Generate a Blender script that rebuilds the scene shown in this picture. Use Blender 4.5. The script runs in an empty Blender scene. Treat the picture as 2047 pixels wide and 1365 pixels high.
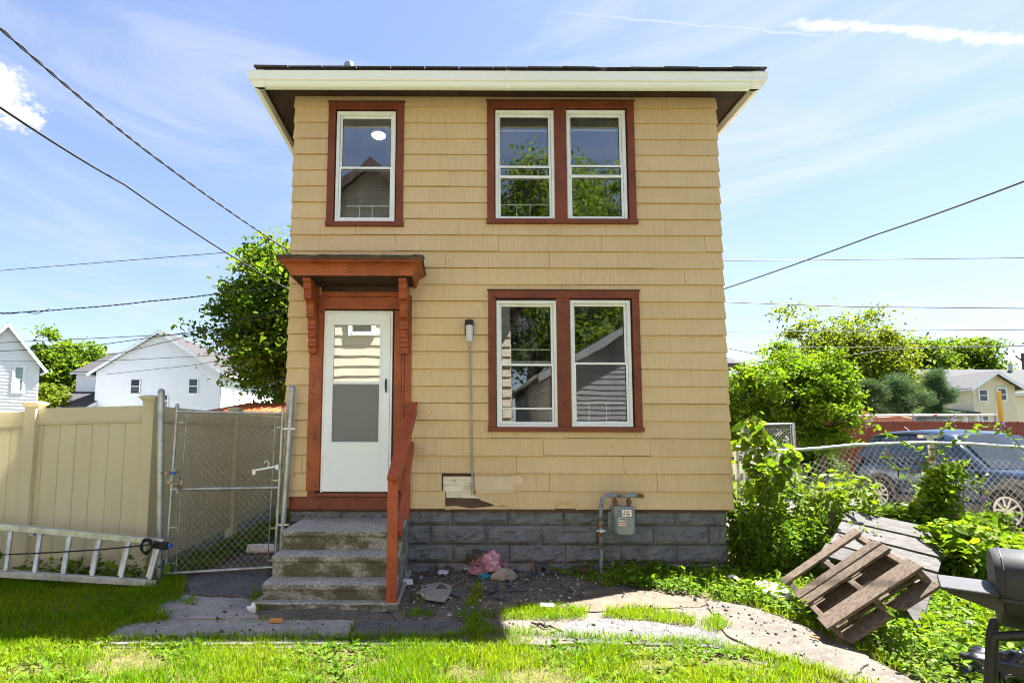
import bpy, bmesh, math, random
import numpy as np
from mathutils import Vector, Matrix, noise as mnoise

rnd = random.Random(7)
RNG = np.random.default_rng(7)
S = bpy.context.scene
COL = S.collection
rad = math.radians

# ------------------------------------------------------------------ camera
# a 17 mm-class lens standing 6 m in front of the house, slightly raised, with lens shift
F, PPX, PPY, PITCH, ROLL, CD, CH = 1050., 908., 780., rad(5.17), rad(0.2), 6.06, 1.5
CAM_R = Matrix.Rotation(math.pi/2 + PITCH, 3, 'X') @ Matrix.Rotation(ROLL, 3, 'Z')
CAM_P = Vector((0, -CD, CH))
cd = bpy.data.cameras.new("camera")
cam = bpy.data.objects.new("camera", cd)
COL.objects.link(cam)
cam.matrix_world = Matrix.Translation(CAM_P) @ CAM_R.to_4x4()
cd.sensor_fit = 'HORIZONTAL'
cd.sensor_width = 36.0
cd.lens = F / 2047 * 36
cd.shift_x = (1023.5 - PPX) / 2047
cd.shift_y = (PPY - 682.5) / 2047
cd.clip_start = 0.05
cd.clip_end = 2000
S.camera = cam

def ray(u, v):
    return CAM_R @ Vector(((u - PPX) / F, -(v - PPY) / F, -1.0))
def at(u, v, X=None, Y=None, Z=None):
    """point of the place seen in that direction, on a plane of the place"""
    r = ray(u, v)
    t = (X - CAM_P.x)/r.x if X is not None else (Y - CAM_P.y)/r.y if Y is not None else (Z - CAM_P.z)/r.z
    return CAM_P + r*t
def fa(u, v, Y=0.0):
    p = at(u, v, Y=Y)
    return p.x, p.z
def gp(u, v, Z=0.0):
    p = at(u, v, Z=Z)
    return p.x, p.y

# ------------------------------------------------------------------ sky, sun, exposure
SUN = Vector((3.21, 1.65, 5.67)).normalized()
W = bpy.data.worlds.new("World")
S.world = W
W.use_nodes = True
wt = W.node_tree
wt.nodes.clear()
def wn(t, **k):
    n = wt.nodes.new(t)
    for a, b in k.items(): setattr(n, a, b)
    return n
sky = wn('ShaderNodeTexSky', sky_type='NISHITA')
sky.sun_disc = False
sky.sun_elevation = math.asin(SUN.z)
sky.sun_rotation = math.atan2(SUN.x, SUN.y)
sky.altitude = 200
sky.air_density = 1.0
sky.dust_density = 0.3
sky.ozone_density = 3.0
bg = wn('ShaderNodeBackground')
bg.inputs['Strength'].default_value = 0.068
wo = wn('ShaderNodeOutputWorld')
tc = wn('ShaderNodeTexCoord')
def wmath(op, a, b=None, c=None, clamp=False):
    n = wn('ShaderNodeMath', operation=op, use_clamp=clamp)
    for i, x in enumerate((a, b, c)):
        if x is None: continue
        if isinstance(x, (int, float)): n.inputs[i].default_value = x
        else: wt.links.new(x, n.inputs[i])
    return n.outputs[0]
def wdot(vec):
    n = wn('ShaderNodeVectorMath', operation='DOT_PRODUCT')
    wt.links.new(tc.outputs['Generated'], n.inputs[0])
    n.inputs[1].default_value = vec
    return n.outputs['Value']
def wnoise(scale, stretch, det=6, rough=.55, dist=0.0):
    m = wn('ShaderNodeMapping')
    m.inputs['Scale'].default_value = stretch
    m.inputs['Rotation'].default_value = (0.3, 0.5, 0.9)
    wt.links.new(tc.outputs['Generated'], m.inputs[0])
    n = wn('ShaderNodeTexNoise')
    n.inputs['Scale'].default_value = scale
    n.inputs['Detail'].default_value = det
    n.inputs['Roughness'].default_value = rough
    n.inputs['Distortion'].default_value = dist
    wt.links.new(m.outputs[0], n.inputs['Vector'])
    return n.outputs['Fac']
def wstep(x, a, b):
    n = wn('ShaderNodeMapRange', interpolation_type='SMOOTHSTEP')
    wt.links.new(x, n.inputs[0])
    n.inputs[1].default_value = a
    n.inputs[2].default_value = b
    return n.outputs[0]
# thin cirrus all over the sky, one small cumulus and one old contrail
cir = wmath('MULTIPLY', wstep(wnoise(1.9, (1, 1, 4.5), 8, .62, .8), .45, .76), .42)
dA = ray(22, 198).normalized()
cA = wstep(wmath('ADD', wdot(dA), wmath('MULTIPLY', wmath('SUBTRACT', wnoise(26, (1, 1, 1.5), 8, .66), .5), .0040)), .99925, .99990)
p0, p1 = ray(1690, 55).normalized(), ray(2060, 80).normalized()
nB = p0.cross(p1).normalized()
mB = (p0 + p1).normalized()
wob = wmath('MULTIPLY', wmath('SUBTRACT', wnoise(22, (1, 1, 2.4), 7, .65), .5), .034)
offB = wmath('ABSOLUTE', wmath('ADD', wdot(nB), wob))
rngB = wstep(wdot(mB), math.cos(rad(11.0)), math.cos(rad(7.0)))
cB = wmath('MULTIPLY', wstep(offB, .0095, .001), rngB)
q0, q1 = ray(1150, 28).normalized(), ray(1640, 72).normalized()
nC = q0.cross(q1).normalized()
mC = (q0 + q1).normalized()
offC = wmath('ABSOLUTE', wmath('ADD', wdot(nC), wmath('MULTIPLY', wob, .35)))
cC = wmath('MULTIPLY', wmath('MULTIPLY', wstep(offC, .0028, .0004), wstep(wdot(mC), math.cos(rad(13)), math.cos(rad(8)))), .4)
cl = wmath('MAXIMUM', wmath('MAXIMUM', cir, cA), wmath('MAXIMUM', wmath('MULTIPLY', cB, .9), cC))
mx = wn('ShaderNodeMix', data_type='RGBA')
wt.links.new(cl, mx.inputs['Factor'])
gm_ = wn('ShaderNodeGamma')     # soft shoulder on the whole sky, as the photograph's tone curve has
gm_.inputs['Gamma'].default_value = 0.66
wt.links.new(sky.outputs[0], gm_.inputs['Color'])
hs_ = wn('ShaderNodeHueSaturation')
hs_.inputs['Saturation'].default_value = 1.15
hs_.inputs['Hue'].default_value = 0.514
wt.links.new(gm_.outputs[0], hs_.inputs['Color'])
wt.links.new(hs_.outputs[0], mx.inputs['A'])
mx.inputs['B'].default_value = (2.45, 2.5, 2.55, 1)
wt.links.new(mx.outputs['Result'], bg.inputs['Color'])
wt.links.new(bg.outputs[0], wo.inputs['Surface'])

sl = bpy.data.lights.new("sun", 'SUN')
sl.energy = 4.7
sl.angle = rad(0.53)
sl.color = (1.0, 0.97, 0.94)
so = bpy.data.objects.new("sun", sl)
COL.objects.link(so)
so.rotation_euler = SUN.to_track_quat('Z', 'Y').to_euler()
so.location = SUN * 60

S.view_settings.view_transform = 'Standard'
S.view_settings.look = 'None'
S.view_settings.exposure = 2.68
S.view_settings.gamma = 1.0
S.view_settings.use_curve_mapping = False
S.render.engine = 'CYCLES'
S.cycles.max_bounces = 8
S.cycles.diffuse_bounces = 4
S.cycles.transparent_max_bounces = 16
S.cycles.sample_clamp_indirect = 6.0
S.cycles.use_denoising = True
S.cycles.filter_width = 1.05

# ------------------------------------------------------------------ materials
MATS = {}
def node_mat(name):
    m = bpy.data.materials.new(name)
    m.use_nodes = True
    MATS[name] = m
    nt = m.node_tree
    b = nt.nodes['Principled BSDF']
    return m, nt, b
def add(nt, t, **k):
    n = nt.nodes.new(t)
    for a, b in k.items(): setattr(n, a, b)
    return n
def setv(nt, sock, v):
    if hasattr(v, 'links') or isinstance(v, bpy.types.NodeSocket): nt.links.new(v, sock)
    else: sock.default_value = v
def nz(nt, scale, stretch=(1, 1, 1), det=6, rough=.55, dist=0., coord='Object', loc=None):
    t = add(nt, 'ShaderNodeTexCoord')
    m = add(nt, 'ShaderNodeMapping')
    m.inputs['Scale'].default_value = stretch
    if loc is not None: nt.links.new(loc, m.inputs['Location'])
    nt.links.new(t.outputs[coord], m.inputs[0])
    n = add(nt, 'ShaderNodeTexNoise')
    n.inputs['Scale'].default_value = scale
    n.inputs['Detail'].default_value = det
    n.inputs['Roughness'].default_value = rough
    n.inputs['Distortion'].default_value = dist
    nt.links.new(m.outputs[0], n.inputs['Vector'])
    return n.outputs['Fac']
def ramp(nt, f, a, b):
    n = add(nt, 'ShaderNodeMapRange', interpolation_type='SMOOTHSTEP')
    nt.links.new(f, n.inputs[0])
    n.inputs[1].default_value = a
    n.inputs[2].default_value = b
    return n.outputs[0]
def mixc(nt, f, a, b, mode='MIX'):
    n = add(nt, 'ShaderNodeMix', data_type='RGBA', blend_type=mode)
    setv(nt, n.inputs['Factor'], f)
    for s, v in (('A', a), ('B', b)):
        if isinstance(v, tuple): v = v[:3] + (1,)
        setv(nt, n.inputs[s], v)
    return n.outputs['Result']
def mth(nt, op, a, b=0.0):
    n = add(nt, 'ShaderNodeMath', operation=op)
    setv(nt, n.inputs[0], a)
    setv(nt, n.inputs[1], b)
    return n.outputs[0]
def vary(nt, col, val=.12, hue=.0, island=False):
    r = add(nt, 'ShaderNodeNewGeometry').outputs['Random Per Island'] if island else add(nt, 'ShaderNodeObjectInfo').outputs['Random']
    h = add(nt, 'ShaderNodeHueSaturation')
    setv(nt, h.inputs['Color'], col)
    setv(nt, h.inputs['Value'], mth(nt, 'ADD', mth(nt, 'MULTIPLY', r, 2*val), 1 - val))
    if hue:
        setv(nt, h.inputs['Hue'], mth(nt, 'ADD', mth(nt, 'MULTIPLY', mth(nt, 'FRACT', mth(nt, 'MULTIPLY', r, 7.31)), 2*hue), .5 - hue))
    return h.outputs[0]
def bump(nt, b, f, strength=.3, dist=.01):
    n = add(nt, 'ShaderNodeBump')
    n.inputs['Strength'].default_value = strength
    n.inputs['Distance'].default_value = dist
    nt.links.new(f, n.inputs['Height'])
    nt.links.new(n.outputs[0], b.inputs['Normal'])
def mat(name, c, c2=None, rough=.7, scale=6, stretch=(1, 1, 1), thr=(.38, .66), bmp=0., bscale=None, bstretch=None, bdist=.01,
        metal=0., var=0., hue=0., island=False, spec=.35, stain=None, det=7, trans=0.):
    m, nt, b = node_mat(name)
    col = tuple(c) + (1,)
    if c2:
        col = mixc(nt, ramp(nt, nz(nt, scale, stretch, det), *thr), tuple(c), tuple(c2))
    if stain:   # (colour, scale, lo, hi)
        col = mixc(nt, ramp(nt, nz(nt, stain[1], stretch, 8, .65, .4), stain[2], stain[3]), col, tuple(stain[0]))
    if var: col = vary(nt, col, var, hue, island)
    setv(nt, b.inputs['Base Color'], col)
    b.inputs['Roughness'].default_value = rough
    b.inputs['Metallic'].default_value = metal
    b.inputs['Specular IOR Level'].default_value = spec
    if bmp: bump(nt, b, nz(nt, bscale or scale*6, bstretch or stretch, 6, .6), bmp, bdist)
    if trans:
        t = add(nt, 'ShaderNodeBsdfTranslucent')
        setv(nt, t.inputs[0], col)
        x = add(nt, 'ShaderNodeMixShader')
        x.inputs[0].default_value = trans
        nt.links.new(b.outputs[0], x.inputs[1])
        nt.links.new(t.outputs[0], x.inputs[2])
        nt.links.new(x.outputs[0], nt.nodes['Material Output'].inputs[0])
    return m
def leafmat(name, c, c2, trans=.45, tcol=None, rough=.5, var=.3, hue=.02):
    m, nt, b = node_mat(name)
    col = mixc(nt, ramp(nt, nz(nt, .9, det=3), .35, .65), c, c2)
    col = vary(nt, col, var, hue, True)
    setv(nt, b.inputs['Base Color'], col)
    b.inputs['Roughness'].default_value = rough
    b.inputs['Specular IOR Level'].default_value = .05
    t = add(nt, 'ShaderNodeBsdfTranslucent')
    g = mixc(nt, 1.0, col, tcol or (1.25, 1.2, .55), 'MULTIPLY')
    setv(nt, t.inputs[0], g)
    x = add(nt, 'ShaderNodeMixShader')
    x.inputs[0].default_value = trans
    nt.links.new(b.outputs[0], x.inputs[1])
    nt.links.new(t.outputs[0], x.inputs[2])
    nt.links.new(x.outputs[0], nt.nodes['Material Output'].inputs[0])
    return m
def glassmat(name, tint=(.92, .95, .95), boost=1.6, base=.05, rough=.0, dirt=.0):
    m, nt, b = node_mat(name)
    nt.nodes.remove(b)
    fr = add(nt, 'ShaderNodeFresnel')
    fr.inputs[0].default_value = 1.5
    f = mth(nt, 'MINIMUM', mth(nt, 'ADD', mth(nt, 'MULTIPLY', fr.outputs[0], boost), base), 1.0)
    tr = add(nt, 'ShaderNodeBsdfTransparent')
    tr.inputs[0].default_value = tint + (1,)
    gl = add(nt, 'ShaderNodeBsdfGlossy')
    gl.inputs['Roughness'].default_value = rough
    gl.inputs['Color'].default_value = (1, 1, 1, 1)
    bm = add(nt, 'ShaderNodeBump')
    bm.inputs['Strength'].default_value = .05
    bm.inputs['Distance'].default_value = .02
    nt.links.new(nz(nt, 2.2, det=1), bm.inputs['Height'])
    nt.links.new(bm.outputs[0], gl.inputs['Normal'])
    x = add(nt, 'ShaderNodeMixShader')
    nt.links.new(f, x.inputs[0])
    nt.links.new(tr.outputs[0], x.inputs[1])
    nt.links.new(gl.outputs[0], x.inputs[2])
    out = x.outputs[0]
    if dirt:
        d = add(nt, 'ShaderNodeBsdfDiffuse')
        d.inputs[0].default_value = (.6, .6, .58, 1)
        y = add(nt, 'ShaderNodeMixShader')
        setv(nt, y.inputs[0], mth(nt, 'MULTIPLY', ramp(nt, nz(nt, 9, (1, 1, .5), 8, .7), .45, .8), dirt))
        nt.links.new(out, y.inputs[1])
        nt.links.new(d.outputs[0], y.inputs[2])
        out = y.outputs[0]
    nt.links.new(out, nt.nodes['Material Output'].inputs[0])
    return m
def emitmat(name, c, s):
    m, nt, b = node_mat(name)
    b.inputs['Base Color'].default_value = (.8, .8, .8, 1)
    b.inputs['Emission Color'].default_value = tuple(c) + (1,)
    b.inputs['Emission Strength'].default_value = s
    return m

# painted fibre-cement shingles: combed vertical grain, dirt, nail specks
def siding_mat():
    m, nt, b = node_mat('tan_paint')
    base = mixc(nt, ramp(nt, nz(nt, 1.1, (1, 1, 1), 5), .3, .7), (.60, .44, .25), (.65, .485, .285))
    base = mixc(nt, mth(nt, 'MULTIPLY', ramp(nt, nz(nt, 7, (6, 1, .35), 7, .6), .45, .75), .42), base, (.46, .325, .175))
    base = mixc(nt, mth(nt, 'MULTIPLY', ramp(nt, nz(nt, 30, (1, 1, 1), 3), .69, .73), .6), base, (.16, .10, .06))
    base = mixc(nt, mth(nt, 'MULTIPLY', ramp(nt, nz(nt, 1.7, (1, 1, 1), 8, .7), .60, .82), .3), base, (.40, .30, .19))
    base = vary(nt, base, .028)
    setv(nt, b.inputs['Base Color'], base)
    b.inputs['Roughness'].default_value = .72
    b.inputs['Specular IOR Level'].default_value = .25
    bump(nt, b, nz(nt, 40, (2.2, 1, .05), 5, .6), .55, .006)
    return m
siding_mat()
# cast concrete with moss under the nosings
def step_mat():
    m, nt, b = node_mat('mossy_concrete')
    g = nz(nt, 55, det=4, rough=.7)
    c = mixc(nt, ramp(nt, g, .35, .7), (.20, .185, .165), (.58, .55, .50))
    c = mixc(nt, mth(nt, 'MULTIPLY', ramp(nt, nz(nt, 3, det=6), .4, .7), .4), c, (.16, .145, .125))
    geo = add(nt, 'ShaderNodeNewGeometry')
    sx = add(nt, 'ShaderNodeSeparateXYZ')
    nt.links.new(geo.outputs['True Normal'], sx.inputs[0])
    side = ramp(nt, sx.outputs['Z'], .75, .2)
    moss = mth(nt, 'MULTIPLY', side, ramp(nt, nz(nt, 4.5, (1, 1, 1.6), 8, .65), .36, .58))
    c = mixc(nt, mth(nt, 'MULTIPLY', moss, .85), c, (.060, .058, .018))
    setv(nt, b.inputs['Base Color'], c)
    b.inputs['Roughness'].default_value = .95
    bump(nt, b, g, .8, .012)
step_mat()
def soil_mat(name, c, c2, c3, spk=.0):
    m, nt, b = node_mat(name)
    k = mixc(nt, ramp(nt, nz(nt, 2.2, det=8, rough=.65), .38, .62), c, c2)
    k = mixc(nt, ramp(nt, nz(nt, 14, det=8, rough=.7), .48, .66), k, c3)
    if spk: k = mixc(nt, mth(nt, 'MULTIPLY', ramp(nt, nz(nt, 90, det=2), .66, .7), spk), k, (.55, .52, .48))
    setv(nt, b.inputs['Base Color'], k)
    b.inputs['Roughness'].default_value = .95
    b.inputs['Specular IOR Level'].default_value = .15
    bump(nt, b, nz(nt, 30, det=8, rough=.7), .9, .02)
soil_mat('dark_soil', (.12, .10, .08), (.19, .155, .12), (.075, .064, .054), .6)
soil_mat('sunlit_tan_soil', (.155, .122, .086), (.115, .092, .068), (.19, .152, .11), .5)  # bed soil lightened to carry sunlight in its colour
soil_mat('lawn_soil', (.08, .085, .02), (.11, .11, .03), (.15, .12, .05))
soil_mat('yard_soil', (.08, .07, .055), (.11, .12, .045), (.06, .055, .04))
soil_mat('old_concrete_shade_tone', (.34, .315, .285), (.25, .235, .22), (.40, .37, .335), .6)  # lighter path concrete for shaded slabs; the lift of the shade is in its colour
soil_mat('worn_path_sun_tone', (.150, .128, .104), (.105, .092, .076), (.18, .155, .125), .5)  # path concrete darkened in its colour to hold down direct sun on lit slabs
soil_mat('asphalt_patch', (.115, .112, .110), (.150, .142, .132), (.085, .083, .083), .8)
soil_mat('driveway_concrete', (.21, .19, .175), (.17, .155, .145), (.24, .22, .20))
# rock-faced block under peeling slate-grey paint
def block_mat():
    m, nt, b = node_mat('grey_block_paint')
    c = mixc(nt, ramp(nt, nz(nt, 5, det=8), .35, .7), (.125, .13, .142), (.18, .182, .192))
    c = mixc(nt, mth(nt, 'MULTIPLY', ramp(nt, nz(nt, 2.1, det=9, rough=.7), .55, .72), .8), c, (.085, .075, .065))
    geo = add(nt, 'ShaderNodeNewGeometry')
    sx = add(nt, 'ShaderNodeSeparateXYZ')
    nt.links.new(geo.outputs['Position'], sx.inputs[0])
    low = mth(nt, 'MULTIPLY', ramp(nt, sx.outputs['Z'], .26, -.04), ramp(nt, nz(nt, 6, det=8, rough=.7), .5, .62))
    c = mixc(nt, low, c, (.22, .16, .12))
    setv(nt, b.inputs['Base Color'], c)
    b.inputs['Roughness'].default_value = .8
    bump(nt, b, nz(nt, 25, det=8, rough=.65), .6, .012)
block_mat()
mat('red_trim', (.20, .052, .023), (.145, .038, .018), .55, 4, thr=(.35, .7), bmp=.3, bscale=30, var=.06, stain=((.06, .026, .02), 14, .575, .70))
mat('orange_red_trim', (.36, .088, .028), (.26, .062, .022), .5, 5, bmp=.35, bscale=24, var=.08, stain=((.10, .035, .02), 14, .565, .70))
mat('rail_red', (.37, .078, .030), (.29, .060, .025), .5, 5, bmp=.3, bscale=20, var=.06, stain=((.10, .035, .02), 17, .63, .72))
mat('dark_soffit', (.060, .034, .026), (.038, .024, .020), .75, 6, stain=((.38, .15, .06), 9, .70, .76), bmp=.3)
mat('white_vinyl', (.80, .83, .86), (.75, .77, .77), .45, 5, stain=((.55, .50, .40), 6, .74, .86))
mat('door_white', (.79, .84, .90), (.76, .81, .87), .4, 2)
mat('gutter_white', (.85, .87, .87), (.82, .84, .82), .4, 3, stretch=(.3, 1, 1))
mat('black_seal', (.02, .02, .02), rough=.7)
mat('old_white_clap', (.80, .74, .62), (.66, .56, .42), .8, 9, stain=((.35, .27, .2), 14, .6, .7), bmp=.3)
mat('bare_siding', (.64, .50, .34), (.70, .56, .39), .85, 5, bmp=.3, bscale=60)
mat('rotten_board', (.085, .05, .035), (.13, .085, .06), .9, 8, stretch=(.3, 1, 2), bmp=.5)
mat('roof_felt', (.055, .05, .05), (.10, .075, .06), .95, 18, bmp=.5, bscale=80, var=.25, stain=((.28, .30, .30), 6, .60, .68))
mat('hood_felt', (.13, .13, .135), (.055, .055, .06), .95, 14, bmp=.7, bscale=60, var=.2)
mat('room_paint', (.30, .28, .26), (.25, .24, .23), .9, 1)
mat('blind_white', (.62, .64, .66), rough=.7)
glassmat('window_glass', boost=2.1, base=.04, dirt=.12)
glassmat('door_glass', tint=(.95, .97, .97), boost=2.0, base=.16)
glassmat('car_glass', tint=(.25, .30, .33), boost=2.5, base=.10)
mat('inner_door', (.74, .72, .66), rough=.5)
mat('black_metal', (.018, .018, .02), rough=.35, spec=.5)
mat('galvanised', (.42, .44, .46), (.30, .31, .31), .42, 9, metal=.75, stain=((.26, .27, .22), 5, .55, .75), bmp=.05)
mat('wire_steel', (.40, .41, .42), (.30, .30, .30), .5, 9, metal=.5)
mat('bright_steel', (.62, .63, .64), rough=.3, metal=.9)
mat('rusty', (.13, .06, .03), (.22, .11, .05), .9, 20, bmp=.5)
mat('aluminium', (.60, .59, .56), (.42, .41, .39), .42, 7, metal=.6, stain=((.28, .26, .22), 6, .55, .75))
mat('black_rubber', (.016, .016, .017), rough=.7)
mat('fence_vinyl', (.73, .67, .49), (.69, .63, .46), .5, 3, stretch=(1, 1, .3), bmp=.06, bscale=90, trans=.40)
mat('lamp_plastic', (.75, .77, .80), rough=.25, trans=.3)
mat('dark_bronze', (.028, .020, .020), rough=.4)
mat('conduit_grey', (.30, .30, .29), (.40, .36, .28), .5, 4, metal=.4, stain=((.16, .08, .05), 5, .58, .68))
mat('meter_grey', (.20, .235, .235), (.26, .30, .29), .45, 5, stain=((.10, .10, .09), 10, .66, .8))
mat('pipe_paint', (.24, .27, .31), (.16, .18, .21), .5, 10, stain=((.14, .06, .03), 10, .55, .62))
mat('label_white', (.80, .80, .78), rough=.5)
mat('label_red', (.40, .05, .03), rough=.5)
mat('label_black', (.02, .02, .02), rough=.5)
mat('grey_wood', (.095, .088, .082), (.055, .051, .047), .9, 5, stretch=(1, 9, 9), bmp=.5, bscale=14, var=.14, stain=((.12, .11, .10), 4, .6, .72))
mat('brown_wood', (.155, .112, .075), (.075, .054, .038), .88, 5, stretch=(1, 9, 9), bmp=.5, bscale=14, var=.2, stain=((.09, .06, .045), 5, .6, .72))
mat('fence_red', (.22, .058, .030), (.17, .045, .026), .8, 4, stretch=(2, 2, .3), var=.12, bmp=.2)
mat('kerb', (.33, .31, .28), (.26, .25, .22), .9, 3, bmp=.3)
mat('yellow_paint', (.72, .42, .04), rough=.5)
mat('machine_orange', (.60, .16, .03), rough=.5)
mat('wire_black', (.012, .012, .013), rough=.6)
mat('white_siding', (.80, .82, .84), (.77, .79, .81), .55, 2)
mat('cream_siding', (.72, .65, .45), (.69, .62, .43), .6, 2)
mat('tan_siding_far', (.70, .60, .46), (.66, .56, .43), .7, 3)
mat('pink_tan_wall', (.50, .36, .26), (.46, .34, .25), .8, 2)
mat('grey_siding_far', (.24, .245, .25), (.22, .22, .23), .7, 2)
mat('shingle_dark', (.058, .053, .053), (.036, .033, .034), .95, 26, stretch=(1, 1, 3), bmp=.6)
mat('shingle_grey', (.085, .085, .085), (.055, .055, .055), .95, 20, stretch=(1, 1, 3), bmp=.6)
mat('roof_orange', (.50, .12, .035), (.46, .14, .06), .45, 2)
mat('pane_dark', (.03, .038, .042), rough=.08, spec=.6)
mat('bark', (.10, .08, .06), (.06, .05, .04), .95, 9, stretch=(3, 3, .5), bmp=.7)
mat('twig', (.12, .085, .05), rough=.9)
mat('stem_green', (.13, .19, .04), rough=.7)
mat('grill_black', (.014, .0145, .016), (.022, .022, .024), .5, 7, bmp=.12, bscale=160, spec=.4, stain=((.045, .045, .045), 12, .7, .76))
mat('garbage_plastic', (.012, .013, .015), rough=.22, spec=.6)
mat('insulation', (.62, .26, .36), (.75, .45, .52), .95, 9, bmp=1.0, bscale=30, bdist=.03)
mat('tar_paper', (.07, .055, .045), (.15, .11, .07), .95, 7, bmp=.6)
mat('rock', (.36, .31, .24), (.24, .21, .17), .95, 8, bmp=.7)
mat('blue_rag', (.03, .22, .33), rough=.8)
mat('white_tile', (.62, .64, .68), rough=.4)
mat('slate_bit', (.06, .065, .075), (.10, .10, .11), .8, 12)
mat('pale_bit', (.45, .43, .40), rough=.9)
mat('white_scrap', (.78, .76, .74), (.5, .48, .46), .6, 10)
mat('orange_chip', (.48, .22, .07), rough=.7)
mat('hanger_white', (.75, .80, .86), rough=.3)
mat('lock_blue', (.03, .10, .45), rough=.35)
mat('brass', (.45, .30, .10), rough=.4, metal=.8)
mat('paint_car', (.022, .040, .075), rough=.12, spec=.8, metal=.25)
mat('cladding', (.10, .095, .09), (.075, .07, .066), .6, 4)
mat('tyre_rubber', (.020, .020, .020), rough=.8)
mat('alloy', (.62, .58, .52), rough=.3, metal=.5)
mat('tail_red', (.55, .01, .015), rough=.12, spec=.7)
mat('chrome', (.75, .76, .78), rough=.12, metal=1.)
leafmat('grass_blade', (.13, .25, .006), (.205, .295, .010), .5, (1.22, 1.15, .34), .5, .45, .025)
leafmat('clover_leaf', (.10, .19, .018), (.14, .23, .026), .4, (1.22, 1.15, .34), .45, .3, .015)
leafmat('weed_leaf', (.105, .20, .016), (.155, .245, .020), .45, (1.22, 1.15, .34), .45, .35, .018)
leafmat('bright_leaf', (.12, .21, .018), (.16, .24, .024), .45, (1.22, 1.15, .34), .45, .35, .02)
leafmat('maple_leaf', (.085, .155, .018), (.135, .20, .024), .5, (1.3, 1.25, .5), .45, .4, .02)
leafmat('olive_leaf', (.13, .19, .020), (.17, .22, .026), .48, (1.3, 1.2, .5), .5, .35, .02)
leafmat('conifer_leaf', (.060, .115, .050), (.085, .14, .060), .3, (1.1, 1.1, .7), .6, .4, .01)
leafmat('dark_leaf', (.05, .10, .018), (.07, .13, .022), .35, (1.3, 1.25, .5), .5, .4, .02)
mat('purple_flower', (.25, .12, .45), rough=.6)
mat('seed_white', (.7, .7, .66), rough=.9, trans=.3)

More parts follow.
